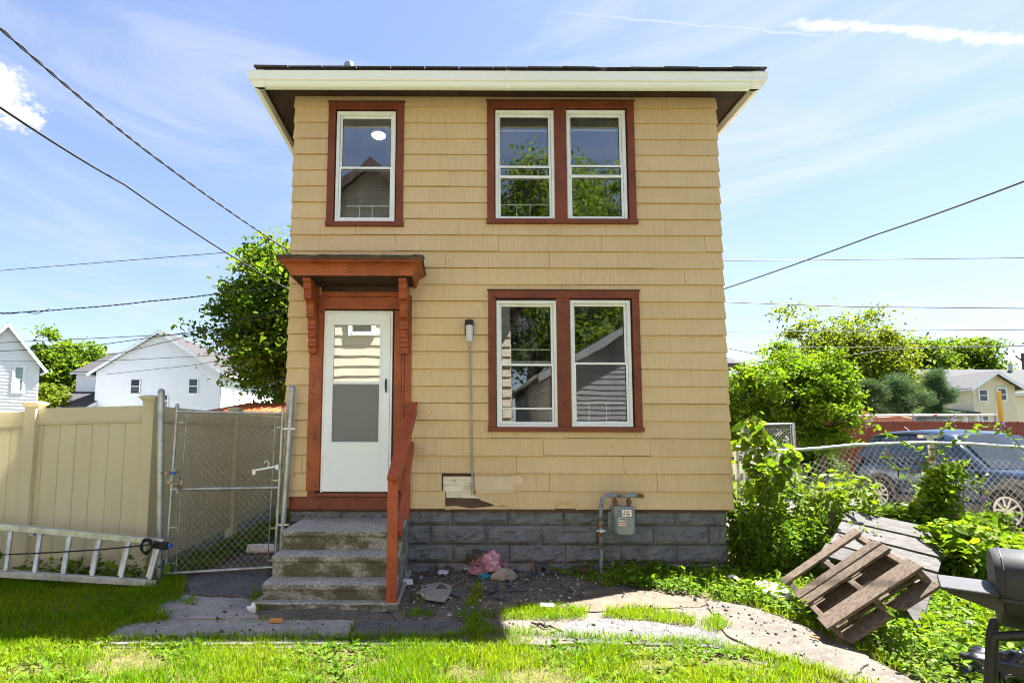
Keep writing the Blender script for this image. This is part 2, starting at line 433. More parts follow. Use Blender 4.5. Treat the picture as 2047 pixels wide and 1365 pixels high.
# ------------------------------------------------------------------ mesh helpers
OFF = {}
def _link(o, parent):
    COL.objects.link(o)
    if parent is not None: o.parent = parent
def thing(name, label, cat, loc=(0, 0, 0), group=None, local=False, rotz=0.0):
    o = bpy.data.objects.new(name, None)
    o.empty_display_size = .2
    COL.objects.link(o)
    o.location = loc
    o.rotation_euler = (0, 0, rotz)
    o['label'] = label
    o['category'] = cat
    if group: o['group'] = group
    OFF[o] = Vector((0, 0, 0)) if local else Vector(loc)
    return o
def tag(o, label=None, cat=None, group=None, kind=None):
    for k, v in (('label', label), ('category', cat), ('group', group), ('kind', kind)):
        if v: o[k] = v
    return o
class MB:
    def __init__(s): s.v, s.f = [], []
    def poly(s, pts, faces):
        n = len(s.v)
        s.v += [tuple(p) for p in pts]
        s.f += [tuple(i + n for i in f) for f in faces]
        return s
    def box(s, x0, x1, y0, y1, z0, z1):
        return s.hexa([(x0, y0, z0), (x1, y0, z0), (x1, y1, z0), (x0, y1, z0), (x0, y0, z1), (x1, y0, z1), (x1, y1, z1), (x0, y1, z1)])
    def hexa(s, p):
        return s.poly(p, [(0, 3, 2, 1), (4, 5, 6, 7), (0, 1, 5, 4), (1, 2, 6, 5), (2, 3, 7, 6), (3, 0, 4, 7)])
    def beam(s, a, b, w, h, up=(0, 0, 1)):
        """box from a to b, w wide (sideways), h high"""
        a, b = Vector(a), Vector(b)
        d = (b - a).normalized()
        sd = d.cross(Vector(up)).normalized()
        u = sd.cross(d).normalized()
        sd, u = sd*w/2, u*h/2
        return s.hexa([a - sd - u, b - sd - u, b + sd - u, a + sd - u, a - sd + u, b - sd + u, b + sd + u, a + sd + u])
    def prism(s, pts, axis, c0, c1):
        """flat polygon pts (2D) pushed along an axis"""
        def P(p, c): return {'x': (c, p[0], p[1]), 'y': (p[0], c, p[1]), 'z': (p[0], p[1], c)}[axis]
        n = len(pts)
        return s.poly([P(p, c0) for p in pts] + [P(p, c1) for p in pts],
                      [tuple(range(n))[::-1], tuple(range(n, 2*n))] + [(i, (i+1) % n, n + (i+1) % n, n + i) for i in range(n)])
    def tube(s, pts, r, n=8, cap=True):
        pts = [Vector(p) for p in pts]
        rr = r if isinstance(r, (list, tuple)) else [r]*len(pts)
        base = len(s.v)
        t0 = (pts[1] - pts[0]).normalized()
        u = t0.cross(Vector((0, 0, 1)))
        if u.length < .01: u = t0.cross(Vector((1, 0, 0)))
        u.normalize()
        for i, p in enumerate(pts):
            t = (pts[min(i+1, len(pts)-1)] - pts[max(i-1, 0)]).normalized()
            u = (u - t*u.dot(t)).normalized()
            w = t.cross(u)
            for k in range(n):
                a = 2*math.pi*k/n
                s.v.append(tuple(p + (u*math.cos(a) + w*math.sin(a))*rr[i]))
        for i in range(len(pts)-1):
            for k in range(n):
                a, b = base + i*n + k, base + i*n + (k+1) % n
                s.f.append((a, b, b + n, a + n))
        if cap:
            s.f.append(tuple(base + k for k in range(n))[::-1])
            s.f.append(tuple(base + (len(pts)-1)*n + k for k in range(n)))
        return s
    def lathe(s, prof, c=(0, 0, 0), axis=(0, 0, 1), n=16, a0=0, a1=2*math.pi):
        """prof: (radius, height) list spun about an axis"""
        c, ax = Vector(c), Vector(axis).normalized()
        u = ax.cross(Vector((0, 0, 1)))
        if u.length < .01: u = Vector((1, 0, 0))
        u.normalize()
        w = ax.cross(u)
        base = len(s.v)
        full = abs(a1 - a0 - 2*math.pi) < 1e-4
        m = n if full else n + 1
        for r, h in prof:
            for k in range(m):
                a = a0 + (a1 - a0)*k/n
                s.v.append(tuple(c + ax*h + (u*math.cos(a) + w*math.sin(a))*max(r, 1e-4)))
        for i in range(len(prof)-1):
            for k in range(n):
                a, b = base + i*m + k, base + i*m + (k+1) % m
                s.f.append((a, b, b + m, a + m))
        return s
    def build(s, name, m, parent=None, smooth=False, base=None, bevel=0):
        me = bpy.data.meshes.new(name)
        o = bpy.data.objects.new(name, me)
        if parent is not None: off = OFF[parent]
        else: off = Vector(base) if base is not None else Vector((0, 0, 0))
        OFF[o] = off
        me.from_pydata([(x - off.x, y - off.y, z - off.z) for x, y, z in s.v], [], s.f)
        me.materials.append(MATS[m])
        bm = bmesh.new()
        bm.from_mesh(me)
        bmesh.ops.recalc_face_normals(bm, faces=bm.faces)
        if bevel:
            bmesh.ops.bevel(bm, geom=[e for e in bm.edges if len(e.link_faces) == 2 and e.calc_face_angle(0) > .5], offset=bevel, segments=1, affect='EDGES')
        bm.to_mesh(me)
        bm.free()
        if smooth:
            me.polygons.foreach_set('use_smooth', [True]*len(me.polygons))
            if smooth != 'all': me.set_sharp_from_angle(angle=rad(40))
        if parent is None: o.location = off
        _link(o, parent)
        return o
def npmesh(name, V, Fc, m, parent=None, smooth=False, base=None):
    """V (n,3), Fc (k, 3 or 4) numpy arrays -> one mesh"""
    me = bpy.data.meshes.new(name)
    o = bpy.data.objects.new(name, me)
    off = OFF[parent] if parent is not None else Vector(base or (0, 0, 0))
    OFF[o] = off
    V = np.asarray(V, np.float32) - np.array(off, np.float32)
    k, q = Fc.shape
    me.vertices.add(len(V))
    me.vertices.foreach_set('co', V.ravel())
    me.loops.add(k*q)
    me.loops.foreach_set('vertex_index', Fc.astype(np.int32).ravel())
    me.polygons.add(k)
    me.polygons.foreach_set('loop_start', np.arange(0, k*q, q, dtype=np.int32))
    if smooth: me.polygons.foreach_set('use_smooth', np.ones(k, bool))
    me.update(calc_edges=True)
    me.validate()
    me.materials.append(MATS[m])
    if parent is None: o.location = off
    _link(o, parent)
    return o
def segs(P0, P1, r, n=3):
    """many straight rods at once"""
    P0, P1 = np.asarray(P0, float), np.asarray(P1, float)
    d = P1 - P0
    d /= np.linalg.norm(d, axis=1)[:, None] + 1e-9
    ref = np.where(np.abs(d[:, 2:3]) > .9, np.array([[1., 0, 0]]), np.array([[0, 0, 1.]]))
    u = np.cross(d, ref)
    u /= np.linalg.norm(u, axis=1)[:, None]
    w = np.cross(d, u)
    r = np.broadcast_to(np.asarray(r, float).reshape(-1, 1), (len(P0), 1))
    vs = []
    for P in (P0, P1):
        for k in range(n):
            a = 2*math.pi*k/n
            vs.append(P + (u*math.cos(a) + w*math.sin(a))*r)
    V = np.stack(vs, 1).reshape(-1, 3)
    b = (np.arange(len(P0))*2*n)[:, None]
    Fc = np.concatenate([b + np.array([[k, (k+1) % n, n + (k+1) % n, n + k]]) for k in range(n)])
    return V, Fc
def leaf_arrays(C, size, up=.5, wid=.5, fold=.25, droop=.0, rng=RNG, up_vec=None):
    """C (n,3) leaf bases -> pointed folded leaves, 6 vertices / 2 quads each"""
    n = len(C)
    az = rng.uniform(0, 2*np.pi, n)
    el = rng.normal(-droop, .5, n)
    d = np.stack([np.cos(az)*np.cos(el), np.sin(az)*np.cos(el), np.sin(el)], 1)
    nr = rng.normal(0, 1, (n, 3))
    nr[:, 2] += up*3
    s = np.cross(d, nr)
    s /= np.linalg.norm(s, axis=1)[:, None] + 1e-9
    nn = np.cross(s, d)
    L = (size*rng.uniform(.4, 1.4, n))[:, None]
    w = L*wid*.5
    v = [C, C + d*L*.35 + s*w - nn*0, C + d*L*.75 + s*w*.75, C + d*L - nn*L*.12, C + d*L*.75 - s*w*.75, C + d*L*.35 - s*w]
    mid = [C + d*L*.5 - nn*w*fold*2]
    V = np.stack(v + mid, 1).reshape(-1, 3)
    b = (np.arange(n)*7)[:, None]
    Fc = np.concatenate([b + np.array([[0, 1, 2, 6]]), b + np.array([[6, 2, 3, 4]]), b + np.array([[0, 6, 4, 5]])])
    return V, Fc
def join(*arrs):
    V, Fc, n = [], [], 0
    for v, f in arrs:
        V.append(v)
        Fc.append(f + n)
        n += len(v)
    return np.concatenate(V), np.concatenate(Fc)
def inpoly(P, poly):
    x, y = P[:, 0], P[:, 1]
    c = np.zeros(len(P), bool)
    n = len(poly)
    for i in range(n):
        (x1, y1), (x2, y2) = poly[i], poly[(i+1) % n]
        if y1 == y2: continue
        c ^= ((y1 > y) != (y2 > y)) & (x < (x2-x1)*(y-y1)/(y2-y1) + x1)
    return c
def scatter(poly, dens, rng=RNG):
    p = np.array(poly)
    lo, hi = p.min(0), p.max(0)
    n = int(np.prod(hi - lo)*dens)
    P = rng.uniform(lo, hi, (n, 2))
    return P[inpoly(P, poly)]
def pxpoly(pts, Z=0.0): return [gp(u, v, Z) for u, v in pts]
def rect_minus(r, holes):
    out = [r]
    for hx0, hx1, hz0, hz1 in holes:
        nxt = []
        for x0, x1, z0, z1 in out:
            if hx0 >= x1 or hx1 <= x0 or hz0 >= z1 or hz1 <= z0:
                nxt.append((x0, x1, z0, z1))
                continue
            a, b = max(x0, hx0), min(x1, hx1)
            if hx0 > x0: nxt.append((x0, hx0, z0, z1))
            if hx1 < x1: nxt.append((hx1, x1, z0, z1))
            if hz0 > z0: nxt.append((a, b, z0, hz0))
            if hz1 < z1: nxt.append((a, b, hz1, z1))
        out = nxt
    return [q for q in out if q[1] - q[0] > .012 and q[3] - q[2] > .006]

# ------------------------------------------------------------------ ground
def sheet(name, pts, z, m, kind='structure', parent=None, sub=0, rough=0.0, seed=0):
    me = bpy.data.meshes.new(name)
    o = bpy.data.objects.new(name, me)
    bm = bmesh.new()
    bm.faces.new([bm.verts.new((x, y, z)) for x, y in pts])
    if sub:
        bmesh.ops.triangulate(bm, faces=bm.faces)
        bmesh.ops.subdivide_edges(bm, edges=bm.edges, cuts=sub, use_grid_fill=True)
        for v in bm.verts:
            if not v.is_boundary:
                v.co.z += rough*(mnoise.fractal(Vector((v.co.x*3, v.co.y*3, seed)), 1.0, 2.0, 4))
    bmesh.ops.recalc_face_normals(bm, faces=bm.faces)
    if bm.faces and bm.faces[:][0].normal.z < 0: bmesh.ops.reverse_faces(bm, faces=bm.faces)
    bm.to_mesh(me)
    bm.free()
    me.materials.append(MATS[m])
    OFF[o] = Vector((0, 0, 0))
    _link(o, parent)
    if kind: o['kind'] = kind
    return o
sheet('ground', [(-400, -300), (400, -300), (400, 500), (-400, 500)], -.035, 'yard_soil')
LAWN = [(-9, -9), (9, -9), (9, -3.6), gp(2300, 1480), gp(1700, 1362), gp(1640, 1344), gp(1560, 1320), gp(1480, 1303), gp(1400, 1288), gp(1290, 1284),
        gp(1160, 1278), gp(1000, 1268), gp(960, 1268), gp(880, 1279), gp(500, 1281), gp(190, 1284), gp(250, 1247), gp(318, 1240), gp(300, 1215), gp(360, 1198),
        gp(368, 1180), gp(310, 1163), (-3.6, -.25), (-9, -.3)]
sheet('lawn', LAWN, -.012, 'lawn_soil')
sheet('driveway', [(4.6, 1.5), (30, 1.5), (30, 9.3), (17, 10.0), (9.0, 10.9), (7.0, 9.6), (4.4, 10.5)], -.010, 'driveway_concrete')
BED = pxpoly([(800, 1128), (1330, 1120), (1420, 1155), (1330, 1164), (1230, 1176), (1130, 1200), (1075, 1220), (1000, 1240), (800, 1242), (775, 1220)])
bed = sheet('dirt_bed', BED, .0, 'dark_soil', sub=22, rough=.022, seed=3)
sheet('sunlit_tan_earth', pxpoly([(1075, 1216), (1130, 1196), (1230, 1172), (1330, 1160), (1420, 1178), (1430, 1200), (1400, 1212), (1300, 1216), (1190, 1222)]), .001, 'sunlit_tan_soil', sub=12, rough=.006, seed=11)  # lighter strip of dirt along the house shadow's edge; sunlight is in its colour
sheet('side_yard', [(-3.25, -.25), (-1.93, -.1), (-1.93, 7.5), (-3.25, 7.5)], -.006, 'dark_soil', sub=10, rough=.02, seed=5)
# path of cast slabs, old patches of asphalt, cracks between
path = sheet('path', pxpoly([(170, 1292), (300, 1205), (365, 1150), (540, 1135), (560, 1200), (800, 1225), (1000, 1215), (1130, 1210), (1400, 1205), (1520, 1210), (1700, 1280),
                              (1830, 1365), (1990, 1450), (1800, 1450), (1600, 1340), (1400, 1300), (1000, 1292)]), -.008, 'worn_path_sun_tone', sub=14, rough=.008, seed=8)
SLABS = [([(186, 1288), (250, 1246), (330, 1239), (706, 1241), (696, 1288)], 'old_concrete_shade_tone', .010),
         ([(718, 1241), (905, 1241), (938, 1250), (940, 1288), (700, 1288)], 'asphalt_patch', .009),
         ([(970, 1240), (1110, 1244), (1095, 1268), (1150, 1288), (968, 1290)], 'worn_path_sun_tone', .009),
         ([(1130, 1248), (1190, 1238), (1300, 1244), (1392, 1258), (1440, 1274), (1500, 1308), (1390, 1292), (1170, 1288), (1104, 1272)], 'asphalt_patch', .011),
         ([(1410, 1198), (1500, 1214), (1570, 1238), (1650, 1268), (1740, 1316), (1700, 1370), (1630, 1338), (1530, 1306), (1448, 1268)], 'worn_path_sun_tone', .010),
         ([(1745, 1319), (1830, 1362), (1960, 1445), (1830, 1450), (1706, 1373)], 'worn_path_sun_tone', .008),
         ([(310, 1230), (300, 1214), (372, 1192), (520, 1200), (500, 1222), (518, 1237), (340, 1236)], 'old_concrete_shade_tone', .013),
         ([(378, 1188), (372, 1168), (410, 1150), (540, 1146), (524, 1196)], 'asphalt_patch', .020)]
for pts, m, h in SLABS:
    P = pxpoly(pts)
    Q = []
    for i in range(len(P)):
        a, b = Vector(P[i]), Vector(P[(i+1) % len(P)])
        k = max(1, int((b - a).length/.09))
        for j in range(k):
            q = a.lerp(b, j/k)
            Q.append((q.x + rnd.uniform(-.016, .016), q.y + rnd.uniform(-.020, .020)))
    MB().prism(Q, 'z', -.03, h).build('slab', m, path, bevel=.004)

# ------------------------------------------------------------------ the house
XL, XR, ZB, ZT, DEPTH = -1.93, 3.155, .700, 5.69, 8.0
house = thing('house', 'two storey tan house with red brown trim and white gutters, seen from its narrow end', 'house', (0.6, 0, 0))
def hpart(mb, name, m, **k): return mb.build(name, m, house, **k)

OPEN = []      # holes in the wall: x0, x1, z0, z1
CAS = {'upper_single': (-1.528, -.618, 3.99, 5.540), 'upper_pair': (.386, 2.160, 4.030, 5.563), 'lower_pair': (.395, 2.160, 1.573, 3.222)}
for a in CAS.values(): OPEN.append((a[0] + .03, a[1] - .03, a[2] + .03, a[3] - .03))
DOOR = (fa(618, 800)[0], fa(822, 800)[0], .70, 3.30)
OPEN.append((DOOR[0] + .03, DOOR[1] - .03, .66, 3.2))
# sheathing behind the shingles, with the openings cut
def wall_grid(x0, x1, z0, z1, holes, y0, y1):
    mb = MB()
    for a, b, c, d in rect_minus((x0, x1, z0, z1), holes): mb.box(a, b, y0, y1, c, d)
    return mb
holes = [(-1.47, -.68, 4.08, 5.44), (.49, 1.17, 4.10, 5.45), (1.33, 2.06, 4.10, 5.45), (.49, 1.19, 1.66, 3.12), (1.33, 2.06, 1.66, 3.12), (-1.50, -.73, .80, 2.98)]
hpart(wall_grid(XL + .03, XR - .03, .66, ZT + .05, holes, .012, .10), 'wall_sheathing', 'rotten_board')
# courses of shingles
NC = 25
EXP = (ZT - ZB)/NC
def X0(u, v): return fa(u, v)[0]
JOINT = {0: X0(661, 205), 8: X0(711.5, 462), 9: X0(790, 495), 10: X0(891, 527), 11: X0(953, 560), 21: X0(872, 900), 22: X0(1032, 934), 23: X0(1098, 968), 24: X0(1035, 1003)}
DOORH = (DOOR[0] + .02, DOOR[1] - .02, .5, 3.16)
for i in range(NC):
    z1 = ZT - EXP*i
    z0 = z1 - EXP
    xs = [XL]
    if i in JOINT:
        j0 = JOINT[i]
        while j0 > XL + .12: j0 -= 1.225
        x = j0
        while x < XR - .10:
            if x > XL + .10: xs.append(x)
            x += 1.225
    else:      # beside the openings the shingles were cut so that the joints fall in the window bays
        xs += [-1.07, 1.27]
        if i in (5, 17): xs.append(-.05 if i == 5 else 2.75)
        xs.sort()
    xs.append(XR)
    for a, b in zip(xs[:-1], xs[1:]):
        hl = OPEN[:3] + [DOORH]
        yj = rnd.uniform(-.003, .003)
        tz = rnd.uniform(-.0015, .0015)
        if i == 24:       # bottom course: broken stretches
            bx0, bx1, bx2 = X0(890, 1000), X0(1025, 1000), X0(1107, 1000)
            hl = hl + [(bx0, bx1, 0, 9), (bx2, X0(1153, 1000), 0, ZB + .085)]
        if i == 23: hl = hl + [(X0(883, 968), X0(948, 968), 0, 9)]
        rects = rect_minus((a + .0016, b - .0016, z0 + tz + .0035, z1), hl)
        if not rects: continue
        def yf(z): return -.030 + .021*(z - z0)/EXP + yj
        def touch(A, B): return A[0] <= B[1] + 1e-6 and B[0] <= A[1] + 1e-6 and A[2] <= B[3] + 1e-6 and B[2] <= A[3] + 1e-6
        left = list(rects)
        while left:      # a shingle cut in two by an opening is two pieces
            grp = [left.pop()]
            more = True
            while more:
                more = [r_ for r_ in left if any(touch(r_, g_) for g_ in grp)]
                for r_ in more:
                    left.remove(r_)
                    grp.append(r_)
            mb = MB()
            d0, d1 = rnd.uniform(-.0028, .0028), rnd.uniform(-.0028, .0028)
            for p, q, r, s in grp:
                ra, rb_ = (r + d0, r + d1) if abs(r - (z0 + tz + .0035)) < 1e-6 else (r, r)
                mb.hexa([(p, yf(r), ra), (q, yf(r), rb_), (q, .011, rb_), (p, .011, ra), (p, yf(s), s), (q, yf(s), s), (q, .011, s), (p, .011, s)])
            hpart(mb, 'siding_shingle', 'tan_paint')
# the unpainted patch is a loose flat of filler on the shingle
ptch = [fa(u, v, -.028) for u, v in [(949, 953), (1038, 951), (1046, 957), (1043, 967), (1026, 970), (1029, 984), (951, 986)]]
hpart(MB().prism(ptch, 'y', -.0255, -.023), 'bare_patch', 'bare_siding')
# what shows through the broken corner: old clapboards and the sill
for v0, v1, dy in ((952, 969, 0.0), (970, 983, .002), (984, 994, .003)):
    a, b = fa(893, v0)[1], fa(893, v1)[1]
    L, Rr = X0(886 if v0 < 980 else 892, 970), X0(947 if v0 < 980 else 960, 970)
    hpart(MB().hexa([(L, -.010 - dy, b), (Rr, -.010 - dy, b - .006), (Rr, .012, b - .006), (L, .012, b), (L, -.002, a), (Rr, -.002, a), (Rr, .012, a), (L, .012, a)]), 'old_clapboard', 'old_white_clap')
hpart(MB().box(X0(890, 1000), X0(1030, 1000), -.001, .012, fa(900, 1013)[1], fa(900, 994.5)[1]), 'sill_board', 'rotten_board')
brk = [fa(u, v, -.024) for u, v in [(948, 990), (962, 1000), (980, 1006), (990, 1011), (1008, 1010), (1025.5, 1019.5), (1025.5, 984.5), (948, 984.5)]]
hpart(MB().prism(brk, 'y', -.0135, .0115), 'siding_shingle', 'tan_paint')
for q in ([(1106.5, 1003), (1130, 1003), (1130, 1004.8), (1120, 1007), (1112, 1012.5), (1107.5, 1020)], [(1130.2, 1003), (1153.5, 1003), (1153.5, 1020), (1149, 1015), (1141, 1008.5), (1130.2, 1004.8)]):
    hpart(MB().prism([fa(u, v, -.024) for u, v in q], 'y', -.0245, .0), 'shingle_fragment', 'tan_paint')
bits = [fa(u, v, -.02) for u, v in [(890, 1012), (912, 1011), (940, 1016), (990, 1011), (1012, 1012), (1020, 1017.5), (900, 1017.5), (897, 1019), (890, 1019)]]
hpart(MB().prism(bits, 'y', -.016, .0118), 'siding_shingle', 'tan_paint')
# side walls, lapped the same way
def side_wall(x, sgn, name):
    mb = MB()
    for i in range(NC):
        z1 = ZT - EXP*i
        z0 = z1 - EXP
        jit = rnd.uniform(-.004, .006)
        a, b = x + sgn*(.024 + jit*.6), x + sgn*.010
        mb.hexa([(x - sgn*.02, -.022, z0), (a, -.022, z0), (a, DEPTH, z0), (x - sgn*.02, DEPTH, z0), (x - sgn*.02, -.010, z1), (b, -.010, z1), (b, DEPTH, z1), (x - sgn*.02, DEPTH, z1)])
    hpart(mb, name, 'tan_paint')
side_wall(XR, 1, 'side_wall')
side_wall(XL, -1, 'side_wall')
hpart(MB().box(XL, XR, DEPTH - .1, DEPTH, 0, ZT), 'back_wall', 'tan_paint')
# foundation: rock-faced blocks with recessed mortar
def block(x0, x1, z0, z1, yb, seed, name='foundation_block'):
    nx, nz_ = max(6, int((x1 - x0)/.03)), 8
    mb = MB()
    base = len(mb.v)
    for j in range(nz_+1):
        for i in range(nx+1):
            a, b = i/nx, j/nz_
            x, z = x0 + (x1-x0)*a, z0 + (z1-z0)*b
            e = min(a*(x1-x0), (1-a)*(x1-x0), b*(z1-z0), (1-b)*(z1-z0))/.035
            e = min(1, e)
            n = mnoise.fractal(Vector((x*7, z*11, seed)), .9, 2.1, 4) + .6*mnoise.cell(Vector((x*9 + z*4, z*16, seed)))
            y = yb - e*(.024 + .026*n + .020*(.5 - b) + .012*abs(mnoise.noise(Vector((x*18, z*26, seed)))))
            mb.v.append((x, y, z))
    for j in range(nz_):
        for i in range(nx):
            a = j*(nx+1) + i
            mb.f.append((a, a+1, a+nx+2, a+nx+1))
    mb.box(x0, x1, yb + .001, yb + .1, z0, z1)
    hpart(mb, name, 'grey_block_paint')
zr = [fa(1000, v)[1] for v in (1018, 1051.5, 1090.5, 1127)] + [-.05]
JX = [(905, .635), (860, .635), (907, .635), (870, .635)]
YF = .045
for r in range(4):
    z1, z0 = zr[r], zr[r+1] + .012
    jx = X0(JX[r][0], 1060)
    xs = [XL + .05]
    k = jx - .635*3
    while k < XR - .12:
        if k > XL + .15: xs.append(k)
        k += .635
    xs.append(XR - .04)
    for n, (a, b) in enumerate(zip(xs[:-1], xs[1:])):
        block(a + .004, b - .004, z0 - .004, z1, YF, r*17 + n)
mat('mortar', (.10, .102, .108), (.13, .13, .135), .95, 8)
hpart(MB().box(XL + .06, XR - .05, YF + .012, YF + .15, -.1, .70), 'mortar_backing', 'mortar')
hpart(MB().box(XR - .14, XR - .042, YF + .02, DEPTH, -.1, .69), 'foundation_wall', 'grey_block_paint')
hpart(MB().box(XL + .052, XL + .15, YF + .02, DEPTH, -.1, .69), 'foundation_wall', 'grey_block_paint')

# casings
def casing(x0, x1, z0, z1, jambs, name='window_casing', head=.09, sill=.055, side=.085, m='red_trim'):
    mb = MB()
    mb.box(x0, x1, -.048, .012, z1 - head, z1)
    mb.box(x0 - .008, x1 + .012, -.062, .012, z0, z0 + sill)
    mb.box(x0, x0 + side, -.044, .012, z0 + sill, z1 - head)
    mb.box(x1 - side, x1, -.044, .012, z0 + sill, z1 - head)
    for a, b in jambs: mb.box(a, b, -.043, .10, z0 + sill, z1 - head)
    hpart(mb, name, m, bevel=.003)
    hpart(MB().box(x0 - .012, x1 + .012, -.060, -.006, z1 + .001, z1 + .008), 'drip_cap', 'rotten_board')
c = CAS['upper_single']
casing(*c, [])
c2 = CAS['upper_pair']
casing(*c2, [(X0(1107.5, 335), X0(1131.5, 335))])
c3 = CAS['lower_pair']
casing(*c3, [(X0(1112.5, 728), X0(1139.5, 728))])
def sash_window(box, mid, bars=(), bars_low=(), guards=(), gtop=None, label=None, upper_pane=True):
    """white replacement window: frame, two sashes, panes, storm bars; box in wall coordinates"""
    x0, x1, z0, z1 = box
    w = bpy.data.objects.new('window', None)
    mb = MB()
    t = .034
    for a in ((x0, x1, -.030, .10, z1 - t, z1), (x0, x1, -.034, .10, z0, z0 + t), (x0, x0 + t, -.030, .10, z0 + t, z1 - t), (x1 - t, x1, -.030, .10, z0 + t, z1 - t)): mb.box(*a)
    # slim brick-mould lip proud of the frame
    for a in ((x0 + .008, x1 - .008, -.038, -.031, z1 - .018, z1 - .007), (x0 + .008, x0 + .018, -.038, -.031, z0 + .02, z1 - .019), (x1 - .018, x1 - .008, -.038, -.031, z0 + .02, z1 - .019)): mb.box(*a)
    w = hpart(mb, 'window', 'white_vinyl', bevel=.002)
    if label: w['label'] = label
    a0, a1 = x0 + t + .002, x1 - t - .002
    s = .026
    def sash(zb, zt, y, name):
        m_ = MB()
        for q in ((a0, a1, y, y + .03, zt - s, zt), (a0, a1, y, y + .03, zb, zb + s), (a0, a0 + s, y, y + .03, zb + s, zt - s), (a1 - s, a1, y, y + .03, zb + s, zt - s)): m_.box(*q)
        m_.build(name, 'white_vinyl', w, bevel=.002)
        MB().box(a0 + s - .004, a1 - s + .004, y + .012, y + .016, zb + s - .004, zt - s + .004).build('pane', 'window_glass', w)
        g = MB()      # dark glazing seal
        e = .005
        for q in ((a0 + s, a1 - s, y + .006, y + .011, zt - s - e, zt - s), (a0 + s, a0 + s + e, y + .006, y + .011, zb + s, zt - s - e), (a1 - s - e, a1 - s, y + .006, y + .011, zb + s, zt - s - e)): g.box(*q)
        g.build('glazing_seal', 'black_seal', w)
    sash(mid - .012, z1 - t - .002, .018, 'upper_sash')
    sash(z0 + t + .002, mid + .014, -.014, 'lower_sash')
    for zz, hh, yy in bars:
        MB().box(a0 + .01, a1 - .01, yy, yy + .02, zz - hh/2, zz + hh/2).build('sash_bar', 'white_vinyl', w, bevel=.002)
    if guards:
        g = MB()
        zt_, gx0, gx1 = gtop
        g.box(gx0, gx1, .055, .063, zt_ - .006, zt_ + .006)
        for gx in guards: g.box(gx - .005, gx + .005, .056, .062, z0 + t + .03, zt_ - .006)
        g.build('guard_bar', 'white_vinyl', w)
    return w
def wbox(u0, u1, v0, v1, um=None):
    vm = (v0 + v1)/2
    return (X0(u0, vm), X0(u1, vm), fa((u0+u1)/2, v1)[1], fa((u0+u1)/2, v0)[1])
def Z0(u, v): return fa(u, v)[1]
b1 = wbox(672.5, 790.5, 226, 446)
sash_window(b1, Z0(730, 337), guards=(X0(717, 423), X0(742.5, 423)), gtop=(Z0(735, 408), X0(690, 408), X0(779, 408)), label='single upstairs window with a round ceiling light showing behind the glass')
b2 = wbox(990, 1107.5, 223.5, 444)
sash_window(b2, Z0(1050, 335), bars=((Z0(1050, 356), .030, -.030), (Z0(1050, 255.5), .016, .062)), guards=(X0(1034, 420), X0(1061, 420)), gtop=(Z0(1050, 405.5), X0(1001, 405), X0(1098, 405)))
b3 = wbox(1132, 1250.5, 223.5, 444)
sash_window(b3, Z0(1190, 333.5), bars=((Z0(1190, 354.5), .030, -.030), (Z0(1190, 254.5), .016, .062)))
b4 = wbox(992.5, 1113, 602, 854)
sash_window(b4, Z0(1050, 729.5), bars=((Z0(1050, 697), .016, .060), (Z0(1050, 722), .020, .062), (Z0(1050, 816.5), .018, -.024)))
b5 = wbox(1140, 1261, 601.5, 853)
sash_window(b5, Z0(1200, 727), guards=(X0(1180, 820), X0(1215, 820)), gtop=(Z0(1200, 804), X0(1155, 804), X0(1250, 804)))
# rooms behind the glass
def room(x0, x1, z0, z1, y1, name='room'):
    y0 = .105
    mb = MB()
    mb.poly([(x0, y0, z0), (x1, y0, z0), (x1, y1, z0), (x0, y1, z0), (x0, y0, z1), (x1, y0, z1), (x1, y1, z1), (x0, y1, z1)],
            [(0, 1, 2, 3), (4, 5, 6, 7), (1, 2, 6, 5), (2, 3, 7, 6), (3, 0, 4, 7)])
    hpart(mb, name, 'room_paint')
room(XL + .1, .10, 3.55, 5.46, 3.4)
room(.14, XR - .1, 3.55, 5.46, 3.8)
room(.10, XR - .1, .95, 3.35, 4.2)
room(XL + .1, .05, .80, 3.32, 1.2)
lc = at(757, 270, Z=5.445)
cl_ = thing('ceiling_light', 'lit round flush ceiling light seen through the single upstairs window', 'ceiling light', (lc.x, lc.y, 5.445))
MB().lathe([(0, -.012), (.085, -.012), (.100, -.006), (.104, .012)], (lc.x, lc.y, 5.445), n=28).build('trim_ring', 'white_vinyl', cl_, smooth=True)
emitmat('lamp_glow', (1, .97, .92), 7)
MB().lathe([(0.0, -.017), (.08, -.0165), (.088, -.0125)], (lc.x, lc.y, 5.445), n=28).build('diffuser', 'lamp_glow', cl_)

# door, its casing and hood
dz = lambda v, u=720: fa(u, v)[1]
mb = MB()
mb.box(DOOR[0], X0(644, 800), -.040, .012, .90, 3.16)                      # left jamb board
mb.box(X0(787, 800), X0(803, 800), -.034, .10, .90, dz(622))               # right inner jamb
mb.box(X0(803.4, 800), X0(808, 800), -.052, .012, .90, 3.10)
mb.box(X0(808.4, 800), DOOR[1], -.044, .012, .90, 3.16)
mb.box(X0(644, 800), X0(803, 800), -.038, .10, dz(619), dz(595))           # head
mb.box(X0(640, 800), X0(803, 800), -.050, .012, dz(594.6), dz(585))
mb.box(X0(644, 800), X0(647, 800), -.030, .10, .90, dz(619.5))
hpart(mb, 'door_casing', 'orange_red_trim', bevel=.003)
hpart(MB().box(X0(632, 985), X0(800, 985), -.075, .10, .836, .878), 'threshold', 'red_trim', bevel=.004)
hpart(MB().box(X0(579, 1000), DOOR[1], -.036, .012, .690, .833), 'skirt_board', 'red_trim', bevel=.003)
hpart(MB().box(X0(616, 985), X0(631, 985), -.041, .012, .834, .899), 'casing_foot', 'red_trim')
hpart(MB().box(X0(800.5, 985), DOOR[1], -.042, .012, .834, .899), 'casing_foot', 'red_trim')
